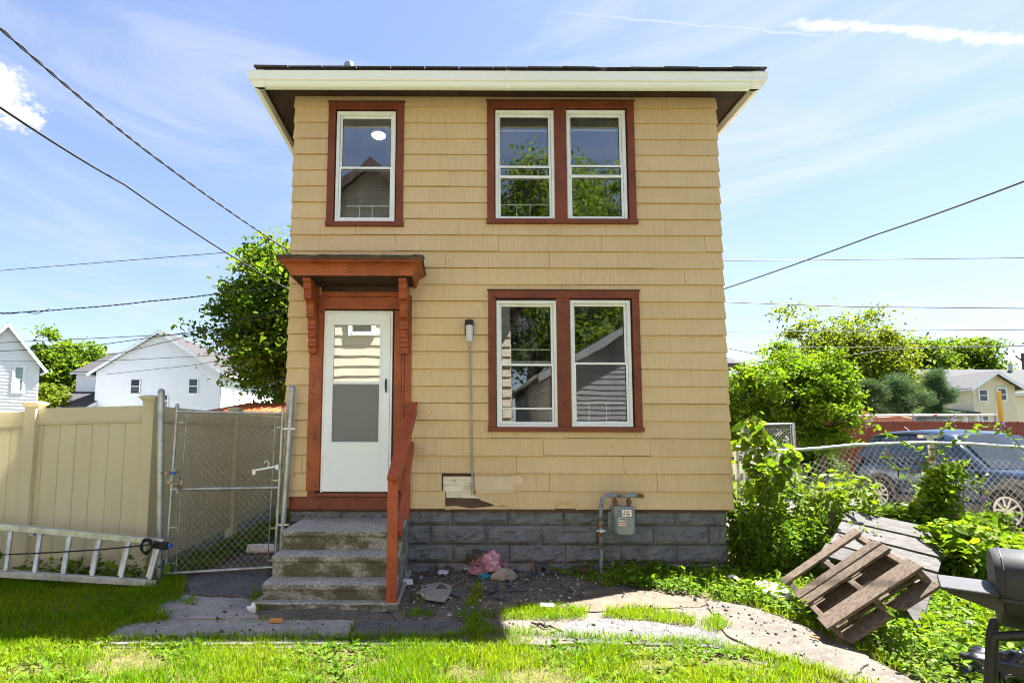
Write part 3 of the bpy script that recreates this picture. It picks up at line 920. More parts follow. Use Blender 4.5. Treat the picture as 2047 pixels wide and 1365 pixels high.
hpart(MB().box(X0(1104, 1000), X0(1158, 1000), -.006, .0115, ZB + .006, ZB + .12), 'under_shingle', 'tan_paint')
dx0, dx1 = X0(650.5, 800) , X0(779.5, 800)
dz0, dz1 = .892, dz(627.5)
frame = MB()
for q in ((dx0 - .022, dx0 - .003, -.045, .03, dz0 - .01, dz1 + .024), (dx1 + .003, dx1 + .026, -.045, .03, dz0 - .01, dz1 + .024), (dx0 - .0028, dx1 + .0028, -.045, .03, dz1 + .004, dz1 + .024)): frame.box(*q)
hpart(frame, 'door_frame', 'door_white', bevel=.002)
gx0, gx1 = X0(668.5, 720), X0(760, 720)
gz0, gzm, gzm2, gz1 = dz(883), dz(768.5), dz(763), dz(651)
m_ = MB()
for q in ((dx0, gx0, -.050, -.012, dz0, dz1), (gx1, dx1, -.050, -.012, dz0, dz1), (gx0, gx1, -.050, -.012, gz1, dz1), (gx0, gx1, -.050, -.012, dz0, gz0)): m_.box(*q)
door = hpart(m_, 'storm_door', 'door_white', bevel=.002)
ins = MB()
for q in ((gx0 - .024, gx1 + .024, -.056, -.051, gz1 + .001, gz1 + .026), (gx0 - .024, gx1 + .024, -.056, -.051, gz0 - .018, gz0 - .001), (gx0 - .024, gx0, -.056, -.051, gz0, gz1), (gx1, gx1 + .024, -.056, -.051, gz0, gz1),
          (gx0 + .001, gx1 - .001, -.050, -.030, gzm, gzm2)): ins.box(*q)
ins.build('insert_frame', 'door_white', door, bevel=.002)
MB().box(gx0, gx1, -.036, -.032, gzm2, gz1).build('door_glass', 'door_glass', door)
m2, nt2, b2_ = node_mat('insect_screen')
b2_.inputs['Base Color'].default_value = (.22, .225, .235, 1)
tr_ = add(nt2, 'ShaderNodeBsdfTransparent')
x_ = add(nt2, 'ShaderNodeMixShader')
x_.inputs[0].default_value = .62
nt2.links.new(tr_.outputs[0], x_.inputs[1])
nt2.links.new(b2_.outputs[0], x_.inputs[2])
nt2.links.new(x_.outputs[0], nt2.nodes['Material Output'].inputs[0])
MB().box(gx0, gx1, -.044, -.0425, gz0, gzm).build('door_screen', 'insect_screen', door)
hp = [fa(771.5, v, -.07) for v in (757, 763, 770, 777, 784)]
MB().tube([(hp[0][0], -.052, hp[0][1])] + [(x, -.085, z) for x, z in hp[1:4]] + [(hp[4][0], -.052, hp[4][1])], [.008, .012, .013, .011, .007], 8).build('door_handle', 'black_metal', door, smooth=True)
for v in (660, 705, 800, 900, 960):
    MB().box(dx0 - .012, dx0 + .012, -.054, -.0495, dz(v + 9), dz(v - 9)).build('hinge', 'door_white', door, bevel=.002)
hpart(MB().box(gx0 - .12, gx1 + .12, .06, .10, .80, 3.0), 'inner_door', 'inner_door')

HX0, HX1, HP = -1.79, -.449, .50     # crown line of the hood, projection
hz0 = 3.255
prof = [(0, 0), (.004, .030), (.016, .050), (.030, .085), (.055, .110), (.085, .122), (.094, .125), (.094, .140)]
def u_mould(prof, x0, x1, yf, yb, zb):
    mb = MB()
    cols = []
    for o, z in prof:
        cols.append([(x0 - o, yb, zb + z), (x0 - o, yf - o, zb + z), (x1 + o, yf - o, zb + z), (x1 + o, yb, zb + z)])
    n = len(mb.v)
    for c in cols: mb.v += c
    for i in range(len(cols)-1):
        for k in range(3):
            a = n + i*4 + k
            mb.f.append((a, a+1, a+5, a+4))
    return mb
hpart(MB().box(X0(644, 580), X0(803, 580), -.032, .012, dz(584.5), 3.272), 'head_board', 'dark_soffit')
hood = thing('door_hood', 'x', 'x', (-1.16, -.25, hz0))
for k in ('label', 'category'): del hood[k]
hood.parent = house
hood.location = Vector((-1.16, -.25, hz0)) - OFF[house]
cm = u_mould(prof, HX0, HX1, -HP, -.01, hz0)
cm.build('crown_moulding', 'orange_red_trim', hood, smooth=True)
MB().box(HX0 + .02, HX1 - .02, -HP + .02, -.012, hz0 + .006, hz0 + .030).build('hood_ceiling', 'dark_soffit', hood)
for a in ((HX0, HX0 + .019, -HP, -.012), (HX1 - .019, HX1, -HP, -.012), (HX0 + .0195, HX1 - .0195, -HP, -HP + .019)):
    MB().box(a[0], a[1], a[2], a[3], hz0 - .006, hz0 + .005).build('crown_edge', 'orange_red_trim', hood)
zt = hz0 + .141
MB().poly([(HX0 - .115, -HP - .115, zt), (HX1 + .115, -HP - .115, zt), (HX1 + .115, -.012, zt), (HX0 - .115, -.012, zt),
           (HX0 - .115, -HP - .115, zt + .028), (HX1 + .115, -HP - .115, zt + .028), (HX1 + .02, -.012, zt + .155), (HX0 + .06, -.012, zt + .155)],
          [(0, 3, 2, 1), (4, 5, 6, 7), (0, 1, 5, 4), (1, 2, 6, 5), (2, 3, 7, 6), (3, 0, 4, 7)]).build('hood_roof', 'rotten_board', hood)
for k in range(14):
    sw_ = (HX1 - HX0 + .236)/14
    a = HX0 - .118 + k*sw_
    j = rnd.uniform(0, .008)
    MB().hexa([(a, -HP - .125 - j, zt + .027), (a + sw_ - .002, -HP - .125 - j, zt + .027), (a + sw_ - .002, -HP + .16, zt + .088), (a, -HP + .16, zt + .088),
               (a, -HP - .125 - j, zt + .037 + j), (a + sw_ - .002, -HP - .125 - j, zt + .038), (a + sw_ - .002, -HP + .16, zt + .098), (a, -HP + .16, zt + .098)]).build('roof_shingle', 'hood_felt', hood)
# carved brackets: scrolled outline in side view, thin board with scroll faces
def bracket(xc, w=.088):
    z = hz0 - .007
    out = [(0, 0), (-.40, 0), (-.40, -.035), (-.385, -.05), (-.36, -.055), (-.365, -.12), (-.33, -.145), (-.34, -.185), (-.345, -.235), (-.27, -.245),
           (-.235, -.28), (-.225, -.34), (-.20, -.385), (-.215, -.405), (-.215, -.42), (-.155, -.445), (-.135, -.475), (-.14, -.51), (-.16, -.535), (-.155, -.56), (-.12, -.575), (-.115, -.60),
           (-.135, -.625), (-.13, -.65), (-.10, -.665), (-.095, -.70), (-.12, -.735), (-.115, -.77), (-.075, -.785), (-.07, -.81), (-.085, -.835), (-.085, -.85), (0, -.85)]
    pts = [(y*.98 - .042, z + zz*.93) for y, zz in out]
    b = MB().prism([(p[0], p[1]) for p in pts], 'x', xc - w/2, xc + w/2)
    o = b.build('bracket', 'orange_red_trim', hood, bevel=.004)
bracket(-1.625)
bracket(-.575)

# eaves: frieze, soffit, gutter, roof
GO = .41
zg0, zg1 = Z0(1000, 178) , 0
hpart(MB().box(XL - .01, XR + .01, -.034, .012, ZT - .004, ZT + .045).box(XL - .012, XL + .012, .013, DEPTH, ZT - .004, ZT + .045).box(XR - .012, XR + .012, .013, DEPTH, ZT - .004, ZT + .045), 'frieze', 'dark_soffit')
sz = at(1000, 171, Y=-.33).z
SOF = sz
ex0, ex1, ey0, ey1 = XL - .31, XR + .285, -.30, DEPTH + .30
mb = MB()
mb.box(ex0, ex1, ey0, -.035, SOF + .06, SOF + .08)
mb.box(ex0, XL - .013, -.0345, ey1, SOF + .06, SOF + .08)
mb.box(XR + .013, ex1, -.0345, ey1, SOF + .06, SOF + .08)
hpart(mb, 'soffit', 'dark_soffit')
mb = MB()
mb.box(ex0, ex1, ey0 - .02, ey0 - .001, SOF + .04, SOF + .20)
mb.box(ex0 - .02, ex0 - .001, ey0 - .02, ey1, SOF + .04, SOF + .20)
mb.box(ex1 + .001, ex1 + .02, ey0 - .02, ey1, SOF + .04, SOF + .20)
hpart(mb, 'fascia', 'dark_soffit')
gz = at(1000, 177, Y=-.36).z
gt = at(1533, 142.5, Y=-.44).z
gh = gt - gz
gprof = [(.0, gh*.98), (.0, 0), (.040, 0), (.046, .003), (.074, gh*.30), (.074, gh*.345), (.084, gh*.36), (.094, gh*.42), (.098, gh*.52), (.094, gh*.60), (.094, gh*.66), (.100, gh*.74), (.102, gh*.93), (.106, gh*.94), (.106, gh), (.099, gh), (.096, gh*.90), (.090, gh*.66), (.05, gh*.40)]
def gutter(prof):
    mb = u_mould(prof, ex0 - .022, ex1 + .022, ey0 - .022, ey1, gz)
    return mb
hpart(gutter(gprof), 'gutter', 'gutter_white', smooth=True)
for u in (1017,):
    x = at(u, 160, Y=-.45).x
    pr = [(o + .004, z) for o, z in gprof[1:15]]
    m_ = MB()
    for xx in (x - .025, x + .025):
        m_.v += [(xx, ey0 - .022 - o, gz + z - (.004 if i < 3 else 0)) for i, (o, z) in enumerate(pr)]
    k = len(pr)
    m_.f += [(i, i+1, i+1+k, i+k) for i in range(k-1)]
    hpart(m_, 'gutter_joint', 'gutter_white')
for xx, s_ in ((ex0 - .022, -1), (ex1 + .022, 1)):
    pr = [(o + .004, z) for o, z in gprof[1:15]]
    m_ = MB()
    for t in (.0, 1.):
        m_.v += [(xx + s_*(o if t == 0 else -.075), ey0 - .022 - o, gz + z) for o, z in pr]
    k = len(pr)
    m_.f += [(i, i+1, i+1+k, i+k) for i in range(k-1)]
    hpart(m_, 'gutter_corner', 'gutter_white')
hpart(MB().tube([(ex0 - .05, 1.5, gz + .02), (ex0 - .05, 1.5, gz - .10), (XL - .08, 1.5, gz - .42), (XL - .08, 1.5, .2)], .042, 8), 'downspout', 'gutter_white')
# hipped roof
rz = gt + .042
ro = .40
rx0, rx1, ry0, ry1 = XL - ro + .04, XR + ro, -ro, DEPTH + ro
hw = (rx1 - rx0)/2
rise = hw*.36
mb = MB()
xm = (rx0 + rx1)/2
mb.poly([(rx0, ry0, rz), (rx1, ry0, rz), (rx1, ry1, rz), (rx0, ry1, rz), (xm, ry0 + hw, rz + rise), (xm, ry1 - hw, rz + rise)],
        [(0, 1, 4), (1, 2, 5, 4), (2, 3, 5), (3, 0, 4, 5), (0, 3, 2, 1)])
roof = hpart(mb, 'roof', 'roof_felt')
n = 15
for k in range(n):
    a = rx0 - .012 + (rx1 - rx0 + .024)*k/n
    b = rx0 - .012 + (rx1 - rx0 + .024)*(k+1)/n - .008
    j = rnd.uniform(0, .008)
    e = 1.0 if 2 < k < n-3 else 1.25
    for lay in range(2):
        y0 = ry0 - .014 + lay*.10
        zz = rz + .002 + lay*(.036 + .014)
        MB().hexa([(a, y0 - j, zz), (b, y0 - j, zz), (b, y0 + .28, zz + .10), (a, y0 + .28, zz + .10),
                   (a, y0 - j, zz + .016*e + j), (b, y0 - j, zz + .018*e), (b, y0 + .28, zz + .115), (a, y0 + .28, zz + .115)]).build('roof_shingle', 'roof_felt', roof)
vp = at(698, 131, Y=.35)
MB().lathe([(0.0, .035), (.05, .03), (.062, .015), (.066, .0), (.066, -.25)], (vp.x, .35, vp.z), n=14).build('roof_vent', 'galvanised', roof, smooth=True)

# ------------------------------------------------------------------ front steps and rail
st = thing('front_steps', 'mossy cast concrete front steps below the white storm door', 'steps', (-1.1, -.6, 0))
SX0, SX1 = -1.70, -.515
def stepblock(x0, x1, yf, yb, z0, z1, seed, name='step'):
    """tread with a rounded overhanging nosing and a rough riser"""
    prof = [(yf + .035, z0), (yf + .033, z1 - .085), (yf + .026, z1 - .062), (yf + .004, z1 - .050), (yf, z1 - .028), (yf + .006, z1 - .008), (yf + .022, z1), (yb, z1 + .004), (yb, z0)]
    nx = 40
    mb = MB()
    for i in range(nx+1):
        x = x0 + (x1-x0)*i/nx
        for j, (y, z) in enumerate(prof):
            k = .0035*mnoise.fractal(Vector((x*16, j*1.3, seed)), 1., 2., 3)
            chip = 0
            if j in (3, 4, 5): chip = max(0, mnoise.noise(Vector((x*11, seed, 2.)))-.25)*.03
            sx = x + (-.0 if 0 < i < nx else 0)
            mb.v.append((sx, y + k + chip, z + (k if j in (4, 5, 6) else 0)))
    m = len(prof)
    for i in range(nx):
        for j in range(m):
            a, b = i*m + j, i*m + (j+1) % m
            mb.f.append((a, b, b+m, a+m))
    mb.f.append(tuple(range(m)))
    mb.f.append(tuple(nx*m + j for j in range(m))[::-1])
    mb.build(name, 'mossy_concrete', st, smooth=True)
stepblock(SX0, SX1, -.775, .035, .0, .583, 1)
stepblock(SX0 - .01, SX1 + .005, -1.005, -.742, .0, .390, 2)
stepblock(SX0 - .02, SX1 + .01, -1.215, -.972, .02, .190, 3)
bp = [(SX0 - .10, -1.27), (SX0 + .2, -1.285), (-1.2, -1.262), (-.9, -1.29), (SX1 + .03, -1.27), (SX1 + .05, -.1), (SX0 - .02, -.1), (SX0 - .07, -.9)]
MB().prism(bp, 'z', -.03, .045).build('footing', 'mossy_concrete', st, bevel=.008)
hr = thing('hand_rail', 'rust red wooden hand rail with one tall post beside the front steps', 'hand rail', (-.58, -1.0, 0))
pa, pb = at(774.3, 1000, Y=-1.262).x, at(795.3, 1000, Y=-1.262).x
ptop = at(788, 958, Y=-1.262).z
MB().box(pa, pb, -1.262, -1.218, at(790, 1208, Y=-1.262).z, ptop).build('post', 'rail_red', hr, bevel=.003)
for v in (1175, 1193):
    MB().lathe([(0, -.003), (.010, -.003), (.011, 0)], ((pa+pb)/2, -1.262, at(784, v, Y=-1.262).z), (0, 1, 0), 8).build('bolt', 'rusty', hr)
ra = Vector(((pa+pb)/2 - .002, -1.285, ptop + .004))
wl = at(828, 806, Y=-.06)
rb = Vector((wl.x - .012, -.05, wl.z))
MB().beam(ra, rb, pb - pa + .004, .042).build('top_rail', 'rail_red', hr, bevel=.003)
MB().beam(ra + Vector((.022, .03, -.075)), rb + Vector((.022, 0, -.075)), .040, .105).build('rail_board', 'rail_red', hr, bevel=.002)
la = at(802.5, 1064, Y=-1.215)
lb = at(822, 889, Y=-.05)
MB().beam((pb + .012, -1.235, la.z), (pb + .030, -.05, lb.z), .042, .088).build('lower_rail', 'rail_red', hr, bevel=.003)
MB().box(pb - .035, pb + .006, -.090, -.047, .588, lb.z + .02).build('back_post', 'rail_red', hr, bevel=.002)

# ------------------------------------------------------------------ wall light, conduit, gas meter
lx, lz = fa(938, 664, -.08)
wl_ = thing('wall_light', 'black capped wall light with a clear jar between the door and lower windows', 'wall light', (lx, -.03, lz))
zt_ = at(938, 645, Y=-.09).z
zb_ = at(938, 682, Y=-.09).z
MB().box(lx - .052, lx + .050, -.045, -.026, zt_ - .13, zt_ + .012).build('back_plate', 'dark_bronze', wl_, bevel=.005)
MB().lathe([(.0, .035), (.045, .034), (.052, .025), (.052, -.022), (.044, -.026)], (lx, -.098, zt_ - .006), n=18).box(lx - .03, lx + .03, -.075, -.046, zt_ - .03, zt_ + .022).build('cap', 'dark_bronze', wl_, smooth=True)
MB().lathe([(.042, 0), (.043, -.01), (.041, -.075), (.037, zb_ - zt_ + .035), (.018, zb_ - zt_ + .026), (0, zb_ - zt_ + .025)], (lx, -.098, zt_ - .035), n=18).build('glass_jar', 'lamp_plastic', wl_, smooth=True)
cx0, cx1 = fa(939, 690, -.04), fa(944.5, 985, -.04)
cu = thing('electrical_conduit', 'thin grey conduit running down the siding from the wall light to a small end box', 'conduit', (cx1[0], -.04, cx1[1]))
mid1, mid2 = fa(941, 770, -.04), fa(942.5, 860, -.04)
MB().tube([(cx0[0], -.040, zb_ - .01), (mid1[0], -.040, mid1[1]), (mid2[0], -.040, mid2[1]), (cx1[0], -.042, fa(944, 972)[1])], .0105, 8).build('pipe', 'conduit_grey', cu, smooth=True)
for v in (772, 896): MB().lathe([(.013, -.01), (.016, -.008), (.016, .008), (.013, .01)], (fa(941 + (v-772)/60, v, -.04)[0], -.04, fa(942, v)[1]), n=8).box(fa(941 + (v-772)/60, v)[0] - .005, fa(941 + (v-772)/60, v)[0] + .03, -.034, -.027, fa(942, v)[1] - .008, fa(942, v)[1] + .008).build('strap', 'galvanised', cu)
MB().box(cx1[0] - .017, cx1[0] + .017, -.060, -.028, fa(944, 988, -.05)[1], fa(944, 968, -.05)[1]).build('end_box', 'conduit_grey', cu, bevel=.006)

gm = thing('gas_meter', 'grey gas meter hung from rusty painted pipes on the stone foundation', 'gas meter', (1.78, -.15, 0))
Y = -.16
def pm(u, v, y=Y): 
    p = at(u, v, Y=y)
    return (p.x, y, p.z)
R1 = .021
pth = [(1.617, Y, -.03), pm(1200.5, 1030)] + [pm(1202, 1012), pm(1203, 1000), pm(1206, 994), pm(1212, 990.5), pm(1224, 989.5)]
MB().tube(pth, R1, 10).build('riser_pipe', 'pipe_paint', gm, smooth=True)
MB().tube([pm(1222, 989.5), pm(1229, 989.5), pm(1240, 991.5), pm(1252, 991.5), pm(1264, 989.5), pm(1272, 989.5)], [.030, .030, .020, .020, .030, .030], 10).build('meter_bar', 'pipe_paint', gm, smooth=True)
MB().tube([pm(1272, 989.5), pm(1275, 989.5), pm(1275.2, 989.5), pm(1283, 991), pm(1286, 992)], [.018, .018, .026, .026, .02], 10).build('end_cap', 'rusty', gm, smooth=True)
for u in (1229, 1257):
    a, b = pm(u, 994), pm(u, 1012)
    z0, z1 = b[2], a[2]
    MB().lathe([(.018, z1), (.018, z1 - .03), (.030, z1 - .035), (.030, z1 - .06), (.022, z1 - .062), (.022, z0 - .01)], (a[0], Y, 0), n=8).build('coupling', 'rusty', gm)
for v, r in ((1050, .030), (1062, .024), (1069, .032)):
    a = pm(1201, v)
    MB().lathe([(r*.8, -.018), (r, -.012), (r, .012), (r*.8, .018)], (1.62, Y, a[2]), n=8).build('union_nut', 'rusty', gm)
a = pm(1200, 1060.5)
MB().box(1.57, 1.672, Y - .012, Y + .012, a[2] - .010, a[2] + .010).box(1.60, 1.64, Y - .035, Y + .02, a[2] - .016, a[2] + .016).build('shut_off_valve', 'bright_steel', gm, bevel=.004)
def rr(x0, x1, z0, z1, r, n=4):
    P = []
    for cx, cz, a in ((x1 - r, z1 - r, 0), (x0 + r, z1 - r, 90), (x0 + r, z0 + r, 180), (x1 - r, z0 + r, 270)):
        for k in range(n+1):
            t = rad(a + 90*k/n)
            P.append((cx + r*math.cos(t), cz + r*math.sin(t)))
    return P
q0, q1 = pm(1223, 1011, -.13), pm(1264, 1069, -.13)
MB().prism(rr(q0[0], q1[0], q1[2] + .03, q0[2], .03), 'y', -.235, -.085).build('body', 'meter_grey', gm, bevel=.008, smooth=True)
MB().prism(rr(q0[0] - .006, q1[0] + .006, q0[2] - .030, q0[2] + .004, .014), 'y', -.245, -.08).build('top_flange', 'meter_grey', gm, bevel=.004)
q2, q3 = pm(1231, 1031, -.25), pm(1269, 1069, -.25)
MB().prism(rr(q2[0], q3[0], q3[2], q2[2], .045), 'y', -.262, -.236).build('front_cover', 'meter_grey', gm, bevel=.008, smooth=True)
MB().prism(rr(q0[0] - .03, q0[0] + .19, q3[2] + .02, q2[2] + .03, .045), 'y', -.084, -.064).build('back_cover', 'meter_grey', gm, bevel=.006)
for u, v in ((1234, 1039), (1266, 1038), (1233, 1058), (1266, 1058), (1243, 1067), (1259, 1067)):
    p = pm(u, v, -.262)
    MB().lathe([(0, -.008), (.008, -.008), (.010, 0)], p, (0, 1, 0), 6).build('bolt', 'meter_grey', gm)
def plate(u0, v0, u1, v1, y, m, name, par=gm, th=.004):
    a, b = at(u0, v1, Y=y), at(u1, v0, Y=y)
    return MB().box(a.x, b.x, y - th, y, a.z, b.z).build(name, m, par)
plate(1233, 1016, 1241, 1027, -.242, 'meter_grey', 'index_housing', th=.010)
dial = plate(1243, 1018.5, 1261, 1031, -.264, 'label_white', 'index_dial', th=.022)
for i, u in enumerate((1247, 1250.3, 1253.6, 1256.9)):
    plate(u, 1021, u + 1.5, 1024.4, -.2865, 'label_black', 'index_digit', dial, .0006)
plate(1252, 1026, 1259, 1029.4, -.2865, 'label_red', 'index_mark', dial, .0006)
plate(1245, 1026.5, 1250, 1028.5, -.2865, 'label_black', 'index_mark', dial, .0006)
p = pm(1237.7, 1020.5, -.253)
MB().lathe([(0, -.006), (.008, -.005), (.009, 0)], p, (0, 1, 0), 8).build('red_button', 'label_red', gm)
bd = plate(1236.8, 1035.5, 1250, 1050, -.2625, 'label_white', 'badge', th=.0012)
plate(1238, 1036.5, 1249, 1041, -.2638, 'label_black', 'badge_band', bd, .0006)
plate(1238, 1042.6, 1249, 1048, -.2638, 'label_red', 'badge_band', bd, .0006)
for i in range(4): plate(1239.6 + i*2.2, 1037.8, 1240.8 + i*2.2, 1039.8, -.26455, 'label_white', 'badge_mark', bd, .0005)
for i in range(4): plate(1239.6 + i*2.2, 1044.2, 1241 + i*2.2, 1046.4, -.26455, 'label_white', 'badge_mark', bd, .0005)

# ------------------------------------------------------------------ beige vinyl fence, front run and side run
def fence_post(par, x, y, z0, z1, w=.127):
    p = MB().box(x - w/2, x + w/2, y - w/2, y + w/2, z0, z1).build('post', 'fence_vinyl', par, bevel=.004)
    c = u_cap(x, y, z1, w)
    c.build('post_cap', 'fence_vinyl', p, smooth=False)
def u_cap(x, y, z, w):
    mb = MB()
    prof = [(w/2, -.012), (w/2 + .006, -.010), (w/2 + .010, .004), (w/2 + .026, .020), (w/2 + .030, .030), (w/2 + .030, .040), (w/2 - .01, .056), (.0, .062)]
    n = len(mb.v)
    for r, h in prof: mb.v += [(x - r, y - r, z + h), (x + r, y - r, z + h), (x + r, y + r, z + h), (x - r, y + r, z + h)]
    for i in range(len(prof)-1):
        for k in range(4):
            a, b = i*4 + k, i*4 + (k+1) % 4
            mb.f.append((a, b, b+4, a+4))
    return mb
YF_ = -.20
fr = thing('vinyl_fence', 'beige vinyl privacy fence run behind the aluminium ladder, facing the lawn', 'fence', (-4.3, YF_, 0))
cpx = (at(282.5, 850, Y=YF_ - .064).x + at(305.5, 850, Y=YF_ - .064).x)/2
lpx = (at(43, 860, Y=YF_ - .064).x + at(70.5, 860, Y=YF_ - .064).x)/2
zT = lambda x: 1.83 + (x - lpx)*.030 + .0
fence_post(fr, cpx, YF_, -.05, zT(cpx) + .035)
fence_post(fr, lpx, YF_, -.05, zT(lpx) + .005)
fence_post(fr, lpx - 2.4, YF_, -.05, zT(lpx - 2.4))
def fence_panel(par, x0, x1, y, ztop, zbot, brd, xs=None, axis='x'):
    """between two posts: deep top rail with a bead, tongue boards, bottom rail; axis says which way it runs"""
    def B(a, b, c, d, e, f, nm, bv=.003):
        mb = MB()
        zt0, zt1 = ztop(a), ztop(b)
        P = [(a, c, e(a)), (b, c, e(b)), (b, d, e(b)), (a, d, e(a)), (a, c, f(a)), (b, c, f(b)), (b, d, f(b)), (a, d, f(a))]
        if axis == 'y': P = [(q, p, r) for p, q, r in P]
        mb.hexa(P)
        return mb.build(nm, 'fence_vinyl', par, bevel=bv)
    B(x0, x1, y - .024, y + .024, lambda x: ztop(x) - .165, ztop, 'top_rail')
    B(x0, x1, y - .027, y + .027, lambda x: ztop(x) - .186, lambda x: ztop(x) - .1665, 'rail_bead', .002)
    B(x0, x1, y - .024, y + .024, lambda x: zbot(x) - .12, zbot, 'bottom_rail')
    B(x0, x1, y - .027, y + .027, lambda x: zbot(x) + .001, lambda x: zbot(x) + .018, 'rail_bead', .002)
    for a, b in zip(xs[:-1], xs[1:]):
        B(a + .0015, b - .0015, y - .011, y + .011, lambda x: zbot(x) + .0185, lambda x: ztop(x) - .1865, 'board', .004)
xl, xr = lpx + .064, cpx - .064
xs = [xl] + [at(u, 900, Y=YF_ - .011).x for u in (84, 117, 149.5, 182, 215, 248)] + [xr]
fence_panel(fr, xl, xr, YF_, lambda x: zT(x) - .02, lambda x: .165 + (x - lpx)*.02, .178, xs)
x2 = lpx - .064
fence_panel(fr, lpx - 2.4 + .064, x2, YF_, lambda x: zT(x) - .05, lambda x: .15, .178, [lpx - 2.336 + i*(2.272)/13 for i in range(14)])
SX = cpx
fs = thing('vinyl_fence', 'beige vinyl privacy fence run going back beside the house, seen through the chain link gate', 'fence', (SX, 2.0, 0))
yp1 = at(476, 900, X=SX + .064).y
yp2 = yp1 + (yp1 - YF_)
def pan(ya, yb, zt0, zt1, zb0, zb1):
    lerp = lambda a, b: (lambda y: a + (b - a)*(y - ya)/(yb - ya))
    n = 11
    fence_panel(fs, ya, yb, SX, lerp(zt0, zt1), lerp(zb0, zb1), .178, [ya + (yb - ya)*i/n for i in range(n+1)], 'y')
zsT = at(430, 817, X=SX + .024)
pan(YF_ + .064, yp1 - .064, zT(cpx) - .02, 1.86, .19, .27)
fence_post(fs, SX, yp1, 0, 1.90)
pan(yp1 + .064, yp2 - .064, 1.86, 1.88, .27, .36)
fence_post(fs, SX, yp2, 0, 1.93)
pan(yp2 + .064, yp2 + 2.1, 1.88, 1.9, .36, .40)

# ------------------------------------------------------------------ chain link gate and its posts
def gal_post(name, label, x0, y0, x1, y1, z0, z1, r=.030, cap=True, cat='post', group=None):
    p = thing(name, label, cat, (x0, y0, z0), group)
    MB().tube([(x0, y0, z0), (x1, y1, z1)], r, 14).build('pipe', 'galvanised', p, smooth=True)
    if cap: MB().lathe([(r + .003, -.02), (r + .003, .004), (r*.85, .022), (r*.4, .034), (0, .036)], (x1, y1, z1), n=12).build('dome_cap', 'galvanised', p, smooth=True)
    return p
ga = at(322.5, 783, Y=-.33)
gb = at(318.5, 1150, Y=-.33)
gal_post('gate_post', 'tall galvanised gate post standing in front of the beige fence corner', gb.x, -.33, ga.x, -.33, -.03, ga.z, .034)
ha = at(584.5, 776, Y=-.14)
hb = at(566, 1050, Y=-.14)
k = (hb.z - .0)/(ha.z - hb.z)
gal_post('gate_post', 'leaning galvanised gate post against the house corner beside the steps', hb.x - (ha.x - hb.x)*k, -.14, ha.x, -.14, -.0, ha.z, .033)
cg = thing('chain_link_gate', 'chained chain link gate hanging between two galvanised posts left of the house', 'gate', (-2.5, -.25, 0))
yL, yR = -.30, -.17
TL, BL = at(354, 822, Y=yL), at(331, 1146, Y=yL)
TR, BR = at(565.5, 827, Y=yR), at(549.5, 1133, Y=yR)
def gp2(s, t):       # s across 0..1, t up 0..1
    return BL.lerp(BR, s).lerp(TL.lerp(TR, s), t)
gr = .017
for a, b, nm in ((BL, TL + Vector((0, 0, .05)), 'stile'), (BR, TR + Vector((0, 0, .05)), 'stile'), (TL, TR, 'top_bar'), (BL, BR, 'bottom_bar'), (gp2(0, .512), gp2(1, .512), 'middle_bar')):
    o = MB().tube([a, b], gr, 10).build(nm, 'galvanised', cg, smooth=True)
    if nm == 'stile': MB().lathe([(gr + .004, -.01), (gr + .004, .012), (gr*.6, .032), (0, .04)], b, n=10).build('cap', 'galvanised', o, smooth=True)
for s in (.09, .93): MB().tube([gp2(s, .01), gp2(s, .99)], .006, 6).build('tension_rod', 'galvanised', cg)
for s, tt in ((.0, .93), (.0, .55), (.0, .28), (.0, .06), (1, .91), (1, .56), (1, .25), (1, .04)):
    p = gp2(s, tt)
    MB().lathe([(gr + .004, -.014), (gr + .005, -.012), (gr + .005, .012), (gr + .004, .014)], p, n=10).box(min(p.x, p.x + (.09 if s == 0 else -.075)), max(p.x, p.x + (.09 if s == 0 else -.075)), p.y - .005, p.y + .005, p.z - .008, p.z + .008).build('band', 'galvanised', cg)
for t in (.90, .27):
    p = gp2(1, t)
    q = Vector((ha.x - (ha.x - hb.x)*(1-t), -.14, p.z))
    MB().beam(p, q + Vector((.05, 0, 0)), .03, .02).build('hinge', 'bright_steel', cg, bevel=.003)
def chain_mesh(fn, nu, nv, r, jit=.0, seed=0, wear=None):
    """woven zigzag wires; fn(s,t) gives a point, nu diamonds across, nv up"""
    g = np.random.default_rng(seed)
    P0, P1 = [], []
    for i in range(nu):
        for j in range(nv*2):
            for sgn in (0, 1):
                if j % 2 == 0: a, b = (i + .0), (i + .5)
                else: a, b = (i + .5), (i + .0)
                if sgn: a, b = i + 1 - (a - i), i + 1 - (b - i)
                A = fn(min(a/nu, 1), j/(nv*2))
                B = fn(min(b/nu, 1), (j+1)/(nv*2))
                if A is None or B is None: continue
                P0.append(A)
                P1.append(B)
    return segs(np.array(P0), np.array(P1), r, 3)
V, Fc = chain_mesh(lambda s, t: tuple(gp2(.05 + .89*s, .0 + 1.0*t) + Vector((0, -.012, 0))), 14, 22, .0021)
npmesh('wire_mesh', V, Fc, 'wire_steel', cg)['kind'] = 'stuff'
P0, P1 = [], []
for i in range(12):
    a = gp2(.08 + i*.075, 1.0)
    if rnd.random() < .7:
        P0.append(a + Vector((0, -.02, -.05)))
        P1.append(a + Vector((rnd.uniform(-.03, .03), -.015, .035)))
V, Fc = segs(P0, P1, .003)
npmesh('tie_wire', V, Fc, 'wire_steel', cg)['kind'] = 'stuff'
